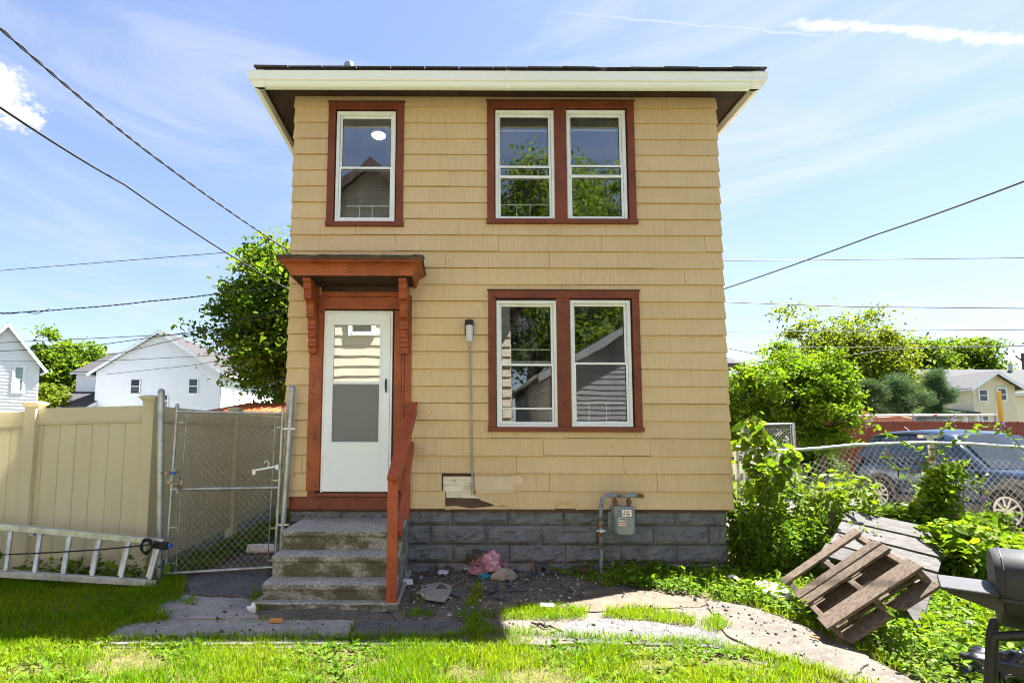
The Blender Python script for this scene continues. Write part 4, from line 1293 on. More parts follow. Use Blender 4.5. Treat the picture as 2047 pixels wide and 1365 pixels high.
# chain, padlocks
def link_chain(name, label, pts, base, n_link, r=.0035):
    c = thing(name, label, 'chain', base)
    pts = [Vector(p) for p in pts]
    L = [0]
    for a, b in zip(pts[:-1], pts[1:]): L.append(L[-1] + (b-a).length)
    def P(s):
        for i in range(len(pts)-1):
            if s <= L[i+1]: return pts[i].lerp(pts[i+1], (s - L[i])/max(1e-6, L[i+1]-L[i]))
        return pts[-1]
    for k in range(n_link):
        c0, c1 = P(L[-1]*k/n_link), P(L[-1]*(k+1)/n_link)
        m_, d = (c0+c1)/2, (c1-c0).normalized()
        s1 = d.cross(Vector((.2, 1, .1))).normalized()
        if k % 2: s1 = d.cross(s1).normalized()
        h = (c1-c0).length*.72
        loop = [m_ + d*h*math.cos(t)*1.0 + s1*.011*math.sin(t) for t in [2*math.pi*j/8 for j in range(9)]]
        MB().tube(loop, r, 5, False).build('link', 'rusty' if (k*7) % 3 else 'bright_steel', c)
    return c
chz = at(320, 944, Y=-.36).z
link_chain('chain', 'rusty chain wound round the left gate post and the gate frame', [(gb.x - .045, -.36, chz), (gb.x + .0, -.378, chz - .004), (gb.x + .045, -.37, chz - .002), (gb.x + .10, -.34, chz - .012), (gb.x + .16, -.325, chz + .012)], (gb.x, -.37, chz), 9)
cc = at(358, 951, Y=-.33)
link_chain('chain', 'loose end of rusty chain dangling on the gate mesh', [at(354, 985, Y=-.325), at(356, 965, Y=-.325), at(359, 951, Y=-.325), at(362, 962, Y=-.325), at(361, 976, Y=-.325)], tuple(cc), 8)
lk = at(346, 945, Y=-.35)
pl = thing('padlock', 'blue padlock on the gate chain', 'padlock', tuple(lk))
MB().box(lk.x - .024, lk.x + .024, lk.y - .012, lk.y + .012, lk.z - .018, lk.z + .016).build('lock_body', 'lock_blue', pl, bevel=.005)
MB().tube([lk + Vector((-.015, 0, .016)), lk + Vector((-.015, 0, .034)), lk + Vector((0, 0, .044)), lk + Vector((.015, 0, .034)), lk + Vector((.015, 0, .016))], .004, 6).build('shackle', 'bright_steel', pl, smooth=True)
lk = at(338.5, 964, Y=-.35)
pl = thing('padlock', 'brass padlock hanging below the blue padlock', 'padlock', tuple(lk))
MB().box(lk.x - .020, lk.x + .020, lk.y - .011, lk.y + .011, lk.z - .018, lk.z + .014).build('lock_body', 'brass', pl, bevel=.004)
MB().tube([lk + Vector((-.013, 0, .014)), lk + Vector((-.013, 0, .034)), lk + Vector((0, 0, .042)), lk + Vector((.013, 0, .034)), lk + Vector((.013, 0, .014))], .0035, 6).build('shackle', 'bright_steel', pl, smooth=True)
# coat hanger
HY = -.24
hg = thing('coat_hanger', 'white plastic clip hanger hooked in the gate mesh', 'coat hanger', tuple(at(533, 936, Y=HY)))
h0, h1 = at(508, 940, Y=HY), at(556, 931.5, Y=HY)
MB().beam(h0, h1, .010, .020).build('bar', 'hanger_white', hg, bevel=.003)
for p in (h0 + Vector((0, 0, -.02)), h1 + Vector((-.01, 0, -.012))):
    MB().box(p.x - .018, p.x + .018, HY - .010, HY + .010, p.z - .028, p.z + .030).build('clip', 'hanger_white', hg, bevel=.005)
hk = [at(u, v, Y=HY) for u, v in ((535, 935), (537, 929), (537, 923), (534, 920.5), (530, 922), (528.5, 925.5))]
MB().tube(hk, .0045, 6).build('hook', 'hanger_white', hg, smooth=True)

# ------------------------------------------------------------------ ladder and cable
LY = -.56
def lp(u, v, y=LY): return at(u, v, Y=y)
ld = thing('ladder', 'worn aluminium extension ladder lying on its side along the beige fence', 'ladder', (-4.2, LY, 0))
ta, tb = lp(-160, 1038), lp(327, 1083)
ba, bb = lp(-160, 1137, -.66), lp(312, 1166, -.66)
def channel(a, b, dy, name):
    MB().beam(a, b, .030, .062).build(name, 'aluminium', ld, bevel=.004)
channel(ta, tb, 0, 'side_rail')
channel(ba, bb, 0, 'side_rail')
channel(ta + Vector((0, .075, -.006)), tb + Vector((-.09, .075, -.006)), 0, 'side_rail')
channel(ba + Vector((0, .075, -.006)), bb + Vector((-.12, .075, -.006)), 0, 'side_rail')
for i in range(8):
    s = 1 - (.028 + i*.1215)
    for dy, ds in ((0, 0), (.075, -.026)):
        a = ba.lerp(bb, s + ds + .0) + Vector((0, dy, .03))
        b = ta.lerp(tb, s + ds + .012) + Vector((0, dy, -.03))
        MB().beam(a, b, .036, .034, up=(0, 1, 0)).build('rung', 'aluminium', ld, bevel=.006)
e0, e1 = lp(309, 1086), lp(337, 1090)
MB().beam(e0 + Vector((0, -.012, -.004)), e1 + Vector((0, -.012, -.004)), .052, .072).build('rail_foot', 'black_rubber', ld, bevel=.006)
MB().box(e1.x, e1.x + .035, LY - .025, LY + .02, e1.z - .018, e1.z + .022).build('end_plug', 'lock_blue', ld, bevel=.006)
for u in (64, 80): 
    p = lp(u, 1068)
    MB().box(p.x - .03, p.x + .03, LY - .02, LY + .08, p.z - .012, p.z + .012).build('rung_lock', 'galvanised', ld, bevel=.004)
cb = [at(u, v, Y=-.63) for u, v in ((-160, 1118), (0, 1108.5), (100, 1104), (200, 1098), (285, 1090), (300, 1087))]
cy = at(293, 1092, Y=-.625)
coil = []
for k in range(44):
    t = k/44*4*2*math.pi
    coil.append(cy + Vector((.052*math.cos(t)*(1 + .1*math.sin(k)), -.006 + .012*math.sin(k*1.3), .065*math.sin(t) + .02 - .0008*k)))
tag(MB().tube(cb + coil + [at(308, 1085, Y=-.63)], .0075, 6).build('cable', 'wire_black', None, base=tuple(cy), smooth=True), 'black cable stretched along the ladder and coiled at its end', 'cable')

# behind the gate: rolled sheet and a plank
rs = at(541, 1086, Y=.9)
mb = MB()
for i, (dy, dz_) in enumerate(((0, 0), (.03, .03), (.06, .005))):
    mb.tube([(rs.x - .30, .9 + dy, .045 + dz_), (rs.x - .1, .9 + dy, .05 + dz_), (rs.x + .16, .9 + dy, .048 + dz_)], .042, 10)
tag(mb.build('rolled_sheet', 'white_scrap', None, base=(rs.x, .9, 0), smooth=True), 'roll of dirty white sheeting on the ground behind the gate', 'roll')
p0_, p1_ = at(559, 1100, Y=.05), at(566, 1022, Y=.05)
tag(MB().beam((p0_.x, .05, .02), (p1_.x + .02, .05, p1_.z), .07, .03, up=(0, 1, 0)).build('plank', 'brown_wood', None, base=(p0_.x, .05, 0), bevel=.003), 'short bare plank leaning behind the right gate post', 'plank')

# ------------------------------------------------------------------ litter in front of the foundation
def pebble(name, c, r, m, label, cat, seed, sq=(1, 1, .6), n=3, group=None, amp=.35, base=True):
    bm = bmesh.new()
    bmesh.ops.create_icosphere(bm, subdivisions=n, radius=1)
    me = bpy.data.meshes.new(name)
    for v in bm.verts:
        k = 1 + amp*mnoise.fractal(v.co*1.6 + Vector((seed, 0, 0)), 1., 2., 5)
        v.co = Vector((v.co.x*sq[0], v.co.y*sq[1], v.co.z*sq[2]))*k*r
        v.co.z = max(v.co.z, -r*sq[2]*.45)
    bm.to_mesh(me)
    bm.free()
    me.materials.append(MATS[m])
    me.polygons.foreach_set('use_smooth', [True]*len(me.polygons))
    o = bpy.data.objects.new(name, me)
    o.location = c
    OFF[o] = Vector(c)
    COL.objects.link(o)
    tag(o, label, cat, group)
    return o
ic = at(972, 1147, Z=.02)
cl0 = thing('insulation_clump', 'torn clump of pink insulation with black tar paper on it, by the foundation', 'insulation', (ic.x, ic.y, 0))
def lump(c, r, m, seed, sq, name):
    o = pebble(name, (0, 0, 0), r, m, None, None, seed, sq, 4, amp=.55)
    o.parent = cl0
    o.location = Vector(c) - Vector((ic.x, ic.y, 0))
    return o
lump((ic.x + .03, ic.y - .02, .13), .125, 'insulation', 3, (1, .8, .95), 'pink_wool')
lump((ic.x - .07, ic.y - .05, .06), .085, 'insulation', 9, (1.1, .8, .6), 'pink_wool')
lump((ic.x + .14, ic.y + .06, .03), .09, 'insulation', 19, (1.5, .8, .3), 'pink_wool')
lump((ic.x - .085, ic.y + .03, .14), .12, 'tar_paper', 13, (.9, .8, .95), 'torn_paper')
lump((ic.x + .0, ic.y + .02, .215), .085, 'tar_paper', 23, (1.3, .8, .42), 'torn_paper')
nf_ = 900
dv = RNG.normal(0, 1, (nf_, 3))
dv /= np.linalg.norm(dv, axis=1)[:, None]
dv[:, 2] = np.abs(dv[:, 2])
cc_ = np.array([[ic.x + .03, ic.y - .02, .13], [ic.x - .07, ic.y - .05, .06], [ic.x + .14, ic.y + .06, .03]])[RNG.integers(0, 3, nf_)]
q0_ = cc_ + dv*np.array([.10, .085, .085])
q1_ = q0_ + dv*.025 + RNG.normal(0, .022, (nf_, 3))
V, Fc = segs(q0_, q1_, .0022)
npmesh('wool_fibres', V, Fc, 'insulation', cl0)['kind'] = 'stuff'
p = at(1006, 1152, Z=.03)
pebble('rock', (p.x, p.y, .035), .125, 'rock', 'pale rough rock lying in front of the pink insulation', 'rock', 4, (1.05, .7, .55))
p = at(965, 1149, Z=.02)
pebble('rag', (p.x + .02, p.y - .05, .02), .07, 'blue_rag', 'crumpled blue rag beside the pale rock', 'rag', 8, (1.2, .7, .5), amp=.6)
p = at(1088, 1141, Z=.02)
cbk = MB()
def ringblock(x0, x1, y0, y1, z0, z1, cx, cz, r):
    n = 12
    sq = []
    for k in range(n):
        a = 2*math.pi*k/n
        c_, s_ = math.cos(a), math.sin(a)
        t = min((x1-x0)/2/abs(c_) if abs(c_) > 1e-3 else 9, (z1-z0)/2/abs(s_) if abs(s_) > 1e-3 else 9)
        sq.append((cx + c_*t, cz + s_*t))
    ci = [(cx + r*math.cos(2*math.pi*k/n), cz + r*math.sin(2*math.pi*k/n)) for k in range(n)]
    for y in (y0, y1):
        cbk.v += [(a, y, b) for a, b in sq] + [(a, y, b) for a, b in ci]
    for k in range(n):
        j = (k+1) % n
        cbk.f += [(k, j, n + j, n + k), (2*n + j, 2*n + k, 3*n + k, 3*n + j), (k, 2*n + k, 2*n + j, j), (n + j, 3*n + j, 3*n + k, n + k)]
ringblock(p.x - .075, p.x + .075, p.y - .06, p.y + .14, 0, .10, p.x - .02, .05, .03)
tag(cbk.build('block', 'slate_bit', None, base=(p.x, p.y, 0)), 'dark hollow block with a round hole lying against the foundation', 'block')
p = at(1150, 1140, Z=.0)
mb = MB().hexa([(p.x - .05, p.y - .12, .02), (p.x + .17, p.y - .22, .02), (p.x + .2, p.y + .12, .12), (p.x - .09, p.y + .13, .12), (p.x - .05, p.y - .125, .035), (p.x + .17, p.y - .225, .035), (p.x + .2, p.y + .115, .135), (p.x - .09, p.y + .125, .135)])
tag(mb.build('board', 'rotten_board', None, base=(p.x, p.y, 0)), 'brown scrap board leaning on the foundation left of the gas pipe', 'board')
for (u, v, w, d, rz, lab) in ((815, 1163, .105, .075, .15, 'white tile standing on edge beside the steps'), (886, 1143, .11, .08, -.25, 'white tile lying nearest the pink insulation on its left'),
                              (1094, 1209, .12, .06, -.1, 'white tile at the edge of the house shadow'), (932, 1136, .055, .045, .3, 'small white tile just left of the insulation')):
    p = at(u, v, Z=.04)
    t = .5 if 'edge b' in lab else .18
    R_ = Matrix.Rotation(rz, 3, 'Z') @ Matrix.Rotation(t, 3, 'X')
    pts = [p + R_ @ Vector((sx*w/2, sy*d/2, sz)) for sz in (-.006, .006) for sx, sy in ((-1, -1), (1, -1), (1, 1), (-1, 1))]
    tag(MB().hexa(pts).build('tile', 'white_tile', None, base=tuple(p), bevel=.002), lab, 'tile', 'white tiles dropped on the dirt')
for (u, v, w, d, rz, lab) in ((873, 1133, .14, .10, .3, 'pale grey slate piece behind the white tiles'), (1040, 1176, .16, .10, .1, 'dark slate piece in the middle of the dirt bed'),
                              (912, 1185, .10, .14, .6, 'dark slate piece near the pale bare patch'), (1020, 1178, .07, .06, .9, 'small dark slate flake next to the larger one'),
                              (845, 1131, .12, .08, .9, 'dark slate piece close to the steps')):
    p = at(u, v, Z=.03)
    R_ = Matrix.Rotation(rz, 3, 'Z') @ Matrix.Rotation(.12, 3, 'X')
    sh = [(-.5, -.4), (.1, -.5), (.5, -.3), (.45, .4), (-.1, .5), (-.45, .2)]
    pts = [p + R_ @ Vector((x*w, y*d, z)) for z in (-.008, .008) for x, y in sh]
    n = len(sh)
    tag(MB().poly(pts, [tuple(range(n))[::-1], tuple(range(n, 2*n))] + [(i, (i+1) % n, n + (i+1) % n, n + i) for i in range(n)]).build('slate_piece', 'slate_bit', None, base=tuple(p)), lab, 'slate piece', 'slate pieces on the dirt')
p = at(875, 1192, Z=.012)
Q = [gp(u, v, .012) for u, v in ((848, 1170), (880, 1164), (905, 1172), (900, 1190), (888, 1205), (850, 1200), (835, 1185))]
tag(sheet('concrete_remnant', Q, .020, 'old_concrete_shade_tone', kind=None, sub=3, rough=.01), 'pale remnant of broken concrete in the dirt bed', 'concrete')
p = at(552, 1242, Z=.02)
tag(MB().box(p.x - .055, p.x + .055, p.y - .02, p.y + .02, .014, .045).build('wood_chip', 'orange_chip', None, base=tuple(p), bevel=.004), 'small orange wood chip on the slab in front of the steps', 'wood chip')
p = at(504, 1222, Z=.02)
pebble('scrap', (p.x, p.y, .035), .05, 'white_scrap', 'white scrap of rag on the slab left of the steps', 'scrap', 31, (.7, .6, .9), amp=.6)
p = at(1540, 1172, Z=.08)
mb = MB()
SH = [at(u, v, Z=.10) for u, v in ((1502, 1160), (1530, 1158), (1572, 1176), (1586, 1190), (1560, 1194), (1535, 1182))]
mb.poly([q + Vector((0, 0, rnd.uniform(-.02, .03))) for q in SH] + [q + Vector((0, 0, -.03)) for q in SH], [(0, 1, 2, 3, 4, 5), (11, 10, 9, 8, 7, 6)] + [(i, 6+i, 6+(i+1) % 6, (i+1) % 6) for i in range(6)])
tag(mb.build('plastic_sheet', 'white_scrap', None, base=tuple(p)), 'crumpled white plastic sheet in the clover beside the pallet', 'plastic sheet')
p = at(1466, 1158, Z=.08)
tag(MB().lathe([(.05, -.02), (.06, -.02), (.06, .02), (.05, .02), (.05, -.02)], (p.x, p.y, .07), (.5, .5, .4), 14).build('pipe_ring', 'white_scrap', None, base=(p.x, p.y, .05)), 'dirty white pipe ring half hidden in the clover', 'ring')
rt = [at(u, v, Z=.03) for u, v in ((1062, 1243), (1072, 1247), (1080, 1246), (1090, 1252), (1100, 1250), (1112, 1256))]
mb = MB().tube(rt, [.006, .012, .009, .014, .010, .005], 6)
mb.tube([rt[3], rt[3] + Vector((.0, .05, .03)), rt[3] + Vector((-.03, .09, .035))], [.010, .007, .004], 5)
mb.tube([rt[4], rt[4] + Vector((.05, -.05, -.01)), rt[4] + Vector((.09, -.09, -.015))], [.009, .006, .003], 5)
tag(mb.build('root', 'bark', None, base=tuple(rt[0]), smooth=True), 'knotted dark root lying in the crack of the sunlit path', 'root')
sp_ = [at(u, v, Z=.03) for u, v in ((1620, 1271), (1638, 1275))]
tag(MB().beam(sp_[0], sp_[1], .016, .012).build('wood_splinter', 'orange_chip', None, base=tuple(sp_[0])), 'thin reddish wood splinter at the edge of the path below the pallet', 'splinter')
# stones and chips strewn over the dirt
pts = scatter(BED, 300)
pts2 = scatter(pxpoly([(1100, 1205), (1230, 1180), (1420, 1190), (1560, 1230), (1690, 1290), (1640, 1300), (1450, 1260), (1200, 1240)]), 70)
for nm, P_, m, f in (('gravel', pts[::2], 'pale_bit', .004), ('rubble', pts[1::2], 'slate_bit', .0055), ('gravel', pts2, 'slate_bit', .004), ('litter', scatter(pxpoly([(186, 1288), (310, 1214), (520, 1200), (905, 1241), (1130, 1248), (1410, 1198), (1570, 1238), (1740, 1316), (1830, 1362), (1706, 1373), (1448, 1268), (968, 1290)]), 70), 'bark', .0035)):
    n = len(P_)
    c = np.column_stack([P_, np.full(n, .016)])
    r = RNG.gamma(1.6, f, n)[:, None] + .002
    d = RNG.normal(0, 1, (n, 6, 3))
    base = np.array([[1, 0, 0], [0, 1, 0], [-1, 0, 0], [0, -1, 0], [0, 0, .7], [0, 0, -.7]])
    V = (c[:, None, :] + (base[None] + d*.25)*r[:, :, None]).reshape(-1, 3)
    b = (np.arange(n)*6)[:, None]
    Fc = np.concatenate([b + np.array([t]) for t in ((0, 1, 4), (1, 2, 4), (2, 3, 4), (3, 0, 4), (1, 0, 5), (2, 1, 5), (3, 2, 5), (0, 3, 5))])
    npmesh(nm, V, Fc, m)['kind'] = 'stuff'

# ------------------------------------------------------------------ houses around
def shell(root, x0, x1, y0, y1, ze, za, axis, siding, roofm, ov=.35, course=.11, trim='white_vinyl', zb=0., lap=.018):
    """one gabled volume: lapped walls, roof slabs, rake boards. axis 'y': gable ends face -y/+y"""
    def T(p, q, r): return (p, q, r) if axis == 'y' else (q, p, r)
    if axis == 'x': a0, a1, l0, l1 = y0, y1, x0, x1
    else: a0, a1, l0, l1 = x0, x1, y0, y1
    am, hw = (a0 + a1)/2, (a1 - a0)/2
    mb = MB()
    nco = int((za - zb)/course) + 1
    for end, s in ((l0, -1), (l1, 1)):
        for i in range(nco):
            z0, z1 = zb + i*course, min(zb + (i+1)*course, za - .01)
            if z1 <= z0: continue
            h0 = hw if z0 <= ze else hw*(za - z0)/(za - ze)
            h1 = hw if z1 <= ze else hw*(za - z1)/(za - ze)
            if z0 < ze < z1: h0 = h1 = hw
            mb.poly([T(am - h0, end + s*lap, z0), T(am + h0, end + s*lap, z0), T(am + h1, end, z1), T(am - h1, end, z1), T(am - h0, end, z0), T(am + h0, end, z0)], [(0, 1, 2, 3), (4, 5, 1, 0)])
    for side, s in ((a0, -1), (a1, 1)):
        for i in range(int((ze - zb)/course) + 1):
            z0, z1 = zb + i*course, min(zb + (i+1)*course, ze)
            if z1 <= z0: continue
            mb.poly([T(side + s*lap, l0, z0), T(side + s*lap, l1, z0), T(side, l1, z1), T(side, l0, z1), T(side, l0, z0), T(side, l1, z0)], [(0, 1, 2, 3), (4, 5, 1, 0)])
    mb.build('wall', siding, root)
    sl = (za - ze)/hw
    for s in (-1, 1):
        r = MB()
        e, zz = am + s*(hw + ov), ze - ov*sl
        P = [T(am, l0 - ov, za + .03), T(e, l0 - ov, zz + .03), T(e, l1 + ov, zz + .03), T(am, l1 + ov, za + .03)]
        r.hexa(P + [(a, b, c + .09) for a, b, c in P])
        r.build('roof', roofm, root)
        for end in (l0 - ov - .03, l1 + ov + .005):
            t = MB()
            Q = [T(am, end, za - .16), T(e, end, zz - .16), T(e, end + .025, zz - .16), T(am, end + .025, za - .16)]
            t.hexa(Q + [(a, b, c + .25) for a, b, c in Q])
            t.build('rake_board', trim, root)
        g = MB()
        Q = [T(e, l0 - ov, zz - .05), T(e + s*.09, l0 - ov, zz - .05), T(e + s*.09, l1 + ov, zz - .05), T(e, l1 + ov, zz - .05)]
        g.hexa(Q + [(a, b, c + .10) for a, b, c in Q])
        g.build('gutter', trim, root)
def far_window(root, x, z, w, h, y=0., trim='white_vinyl', pane='pane_dark', t=.09, side='y', sgn=-1):
    def B(mb, a, b, c, d, e, f):
        d += .045
        if c: c += .045
        if side == 'y': mb.box(a, b, *sorted((y + sgn*c, y + sgn*d)), e, f)
        else: mb.box(*sorted((y + sgn*c, y + sgn*d)), a, b, e, f)
        return mb
    mb = MB()
    for q in ((x - w/2 - t, x - w/2, .0, .05, z - h/2 - t, z + h/2 + t), (x + w/2, x + w/2 + t, .0, .05, z - h/2 - t, z + h/2 + t), (x - w/2, x + w/2, .0, .05, z + h/2, z + h/2 + t), (x - w/2, x + w/2, .0, .06, z - h/2 - t, z - h/2), (x - w/2, x + w/2, .0, .04, z - .03, z + .03)): B(mb, *q)
    f = mb.build('window', trim, root)
    B(MB(), x - w/2, x + w/2, .005, .028, z - h/2, z - .03).build('pane', pane, f)
    B(MB(), x - w/2, x + w/2, .005, .028, z + .03, z + h/2).build('pane', pane, f)
    return f
# far left: white house turned towards the sun, window with a fan in it
TH = rad(46)
Rp = at(79, 737, Y=24)
ap_u = 2
ldir = Vector((-math.cos(TH), -math.sin(TH), 0))
tu = (ap_u - PPX)/F
hh = (tu*(Rp.y + CD) - Rp.x)/(ldir.x - tu*ldir.y)
apx = Rp + ldir*hh
az_ = at(ap_u, 640, Y=apx.y).z
h1 = thing('white_house', 'white clapboard house at the left edge with a fan in its window', 'house', (apx.x, apx.y, 0), 'houses of the neighbourhood', local=True, rotz=TH)
ez_ = Rp.z + .25
shell(h1, -hh, hh, 0, 9, ez_, az_ - .25, 'y', 'white_siding', 'shingle_dark', ov=.28, course=.19, lap=.05)
# window placed on that turned wall
def on_wall(root, u, v):
    loc, c, s = root.location, math.cos(root.rotation_euler.z), math.sin(root.rotation_euler.z)
    r = ray(u, v)
    nrm = Vector((s, -c, 0))
    t = (loc - CAM_P).dot(nrm)/r.dot(nrm)
    p = CAM_P + r*t - loc
    return p.x*c + p.y*s, p.z
wx0, wz0 = on_wall(h1, 27.5, 781)
wx1, wz1 = on_wall(h1, 46, 735)
mat('curtain', (.22, .32, .33), (.30, .38, .38), .7, 2)
w_ = far_window(h1, (wx0 + wx1)/2, (wz0 + wz1)/2, wx1 - wx0, wz1 - wz0, pane='curtain', t=.13)
fx, fz = on_wall(h1, 33, 768)
MB().box(fx - (wx1-wx0)*.42, fx + (wx1-wx0)*.38, -.10, -.03, wz0 + .02, (wz0+wz1)/2 - .05).build('window_fan', 'white_vinyl', w_, bevel=.02)
# second white house, gable end towards us
def px_house(u0, u1, uap, vap, veave, Yd):
    a, b = at(u0, 760, Y=Yd), at(u1, 760, Y=Yd)
    return a.x, b.x, at(uap, vap, Y=Yd).z, at(u0, veave, Y=Yd).z
xa, xb, za_, ze_ = px_house(192, 442, 325, 660, 752, 31)
h2 = thing('white_house', 'white clapboard house with grey gabled roof and two windows, left of the big tree', 'house', ((xa+xb)/2, 31, 0), 'houses of the neighbourhood')
shell(h2, xa, xb, 31, 43, ze_ + .35, za_ - .15, 'y', 'white_siding', 'shingle_dark', ov=.4, course=.17, lap=.055)
for u0, u1, v0, v1 in ((262.5, 280.5, 759, 786), (378.5, 396, 758, 786), (325, 336, 790, 812)):
    a, b = at(u0, v1, Y=31), at(u1, v0, Y=31)
    far_window(h2, (a.x+b.x)/2, (a.z+b.z)/2, b.x - a.x, b.z - a.z, 31, t=.07)
a, b = at(186, 752, Y=35), at(262, 711, Y=38)
shell(h2, a.x, xa - .02, 33.2, 42, a.z + .1, at(230, 708, Y=37.6).z, 'x', 'white_siding', 'shingle_dark', ov=.25, course=.13)
a = at(120, 815, Y=30)
shell(h2, at(118, 800, Y=33).x, xa - .02, 29.6, 36, at(150, 819, Y=29.6).z, at(150, 786, Y=32.8).z, 'x', 'white_siding', 'shingle_dark', ov=.2, course=.13)
# a further white house glimpsed through the tree
a = at(470, 790, Y=44)
h3 = thing('white_house', 'white house mostly hidden behind the big tree next to the tan house', 'house', (a.x, 44, 0), 'houses of the neighbourhood')
shell(h3, a.x - 2.2, a.x + 5, 44, 52, 6.2, 8.2, 'y', 'white_siding', 'shingle_grey', course=.14)
far_window(h3, a.x + .6, a.z, .9, 1.4, 44)
# orange metal shed roof behind the fence
sx0, sx1 = at(424, 818, Y=9.0).x, at(600, 818, Y=9.0).x
zlo, zhi = at(500, 826, Y=8.8).z, at(500, 808, Y=11.2).z
sh = thing('shed', 'low shed with an orange ribbed metal roof behind the beige fence', 'shed', ((sx0+sx1)/2, 10, 0))
MB().box(sx0 + .2, sx1, 9.1, 11.1, 0, zlo - .02).build('wall', 'cream_siding', sh)
MB().hexa([(sx0 - .1, 8.8, zlo), (sx1, 8.8, zlo), (sx1, 11.2, zhi), (sx0 + .25, 11.2, zhi), (sx0 - .1, 8.8, zlo + .03), (sx1, 8.8, zlo + .03), (sx1, 11.2, zhi + .03), (sx0 + .25, 11.2, zhi + .03)]).build('roof', 'roof_orange', sh)
for i in range(10):
    s = i/9.5
    x0_, x1_ = sx0 - .1 + (sx1 - sx0)*s, sx0 + .25 + (sx1 - sx0 - .2)*s
    MB().beam((x0_, 8.78, zlo + .045), (x1_, 11.22, zhi + .045), .035, .035).build('roof_rib', 'roof_orange', sh)
# tan house glimpsed right behind this one
a = at(1490, 728, Y=19)
h4 = thing('tan_house', 'pinkish tan house with a hipped grey roof peeping out behind the right corner', 'house', (a.x - 4, 20, 0), 'houses of the neighbourhood')
ex = a.x
MB().box(ex - 8, ex - .55, 19.5, 28, 0, a.z - .25).build('wall', 'pink_tan_wall', h4)
MB().poly([(ex - 8.6, 19, a.z - .12), (ex, 19, a.z - .12), (ex, 28.6, a.z - .12), (ex - 8.6, 28.6, a.z - .12), (ex - 8.6, 19, a.z + .06), (ex, 19, a.z + .06), (ex, 28.6, a.z + .06), (ex - 8.6, 28.6, a.z + .06), (ex - 4.3, 23.3, a.z + 2.9), (ex - 4.3, 24.3, a.z + 2.9)],
          [(0, 3, 2, 1), (0, 1, 5, 4), (1, 2, 6, 5), (2, 3, 7, 6), (3, 0, 4, 7), (4, 5, 8), (5, 6, 9, 8), (6, 7, 9), (7, 4, 8, 9)]).build('roof', 'shingle_grey', h4)
# cream house on the right, cross gable
YH = 34.
xa, xb, za_, ze_ = px_house(1941, 2027, 1973, 742, 776, YH)
xm_ = at(1976, 760, Y=YH).x
h5 = thing('cream_house', 'cream clapboard house with a front gable and two white windows, behind the red fence', 'house', ((xa+xb)/2, YH, 0), 'houses of the neighbourhood')
shell(h5, xa, xb, YH, YH + 8, at(1941, 772, Y=YH).z, za_ - .1, 'y', 'cream_siding', 'shingle_grey', ov=.45, course=.15)
mainz0, mainz1 = at(1900, 786, Y=YH + 2).z, at(1900, 741, Y=YH + 5.2).z
shell(h5, at(1908, 800, Y=YH + 2).x, xb + 12, YH + 2, YH + 8.4, mainz0 + .1, mainz1, 'x', 'cream_siding', 'shingle_grey', ov=.35, course=.15)
for u0, u1, v0, v1 in ((1957.5, 1970, 780, 801), (1994.5, 2007.5, 777.5, 799.5), (1964, 1973, 832, 850)):
    a, b = at(u0, v1, Y=YH), at(u1, v0, Y=YH)
    far_window(h5, (a.x+b.x)/2, (a.z+b.z)/2, b.x - a.x, b.z - a.z, YH, t=.10)
a, b = at(1902, 825, Y=YH - .5), at(1944, 819, Y=YH + 1.8)
pr = MB().hexa([(a.x, YH - .6, a.z - .1), (xa - .05, YH - .6, a.z - .1), (xa - .05, YH + 1.9, a.z + .3), (a.x, YH + 1.9, a.z + .3), (a.x, YH - .6, a.z + .05), (xa - .05, YH - .6, a.z + .05), (xa - .05, YH + 1.9, a.z + .45), (a.x, YH + 1.9, a.z + .45)])
pr.build('porch_roof', 'shingle_grey', h5)
for x in (a.x + .15, (a.x + xa)/2, xa - .2): MB().box(x - .08, x + .08, YH - .5, YH - .34, 0, a.z - .08).build('porch_post', 'white_vinyl', h5)
MB().box(a.x + .1, xa - .1, YH + 1.7, YH + 1.9, 0, a.z).build('porch_wall', 'cream_siding', h5)
cp_ = at(2020, 730, Y=YH + 5)
MB().tube([(cp_.x, YH + 5, cp_.z - .7), (cp_.x, YH + 5, cp_.z + .15)], .14, 10).build('vent_pipe', 'galvanised', h5)
# grey roofed house between the trees
a, b = at(1832, 790, Y=44), at(1933, 745, Y=44)
h6 = thing('grey_house', 'house with a long grey roof and pale gable, left of the cream house', 'house', ((a.x+b.x)/2, 44, 0), 'houses of the neighbourhood', local=True, rotz=rad(-38))
shell(h6, -7.5, 2.2, 0, 6.4, at(1900, 775, Y=44).z - .4, at(1900, 737, Y=44).z, 'x', 'white_siding', 'shingle_grey', ov=.4, course=.15)

# ------------------------------------------------------------------ red picket fence, upper fence, yard things on the right
YP = 12.55
pf = thing('picket_fence', 'long red brown dog eared picket fence on a low concrete kerb beyond the driveway', 'fence', (11, YP, 0))
zb0, zt0 = at(1750, 946, Y=YP).z, at(1750, 841.5, Y=YP).z
px0, px1 = at(1600, 900, Y=YP).x, at(2260, 900, Y=YP).x
pw = .142
n = int((px1 - px0)/pw)
me_p = None
for i in range(n):
    x = px0 + i*pw
    if i < 90:
        if me_p is None:
            w = pw - .008
            P = MB().prism([(0, 0), (w, 0), (w, zt0 - zb0 - .03), (w - .03, zt0 - zb0), (.03, zt0 - zb0), (0, zt0 - zb0 - .03)], 'y', 0, .018)
            o = P.build('picket', 'fence_red', pf)
            # mesh is in place coordinates minus the root; re-base it so that it can be shared
            for v in o.data.vertices: v.co += OFF[pf]
            me_p = o.data
        else:
            o = bpy.data.objects.new('picket', me_p)
            COL.objects.link(o)
            o.parent = pf
        o.location = Vector((x, YP, zb0 + rnd.uniform(-.012, .012))) - OFF[pf]
        o.rotation_euler = (0, rnd.uniform(-.006, .006), 0)
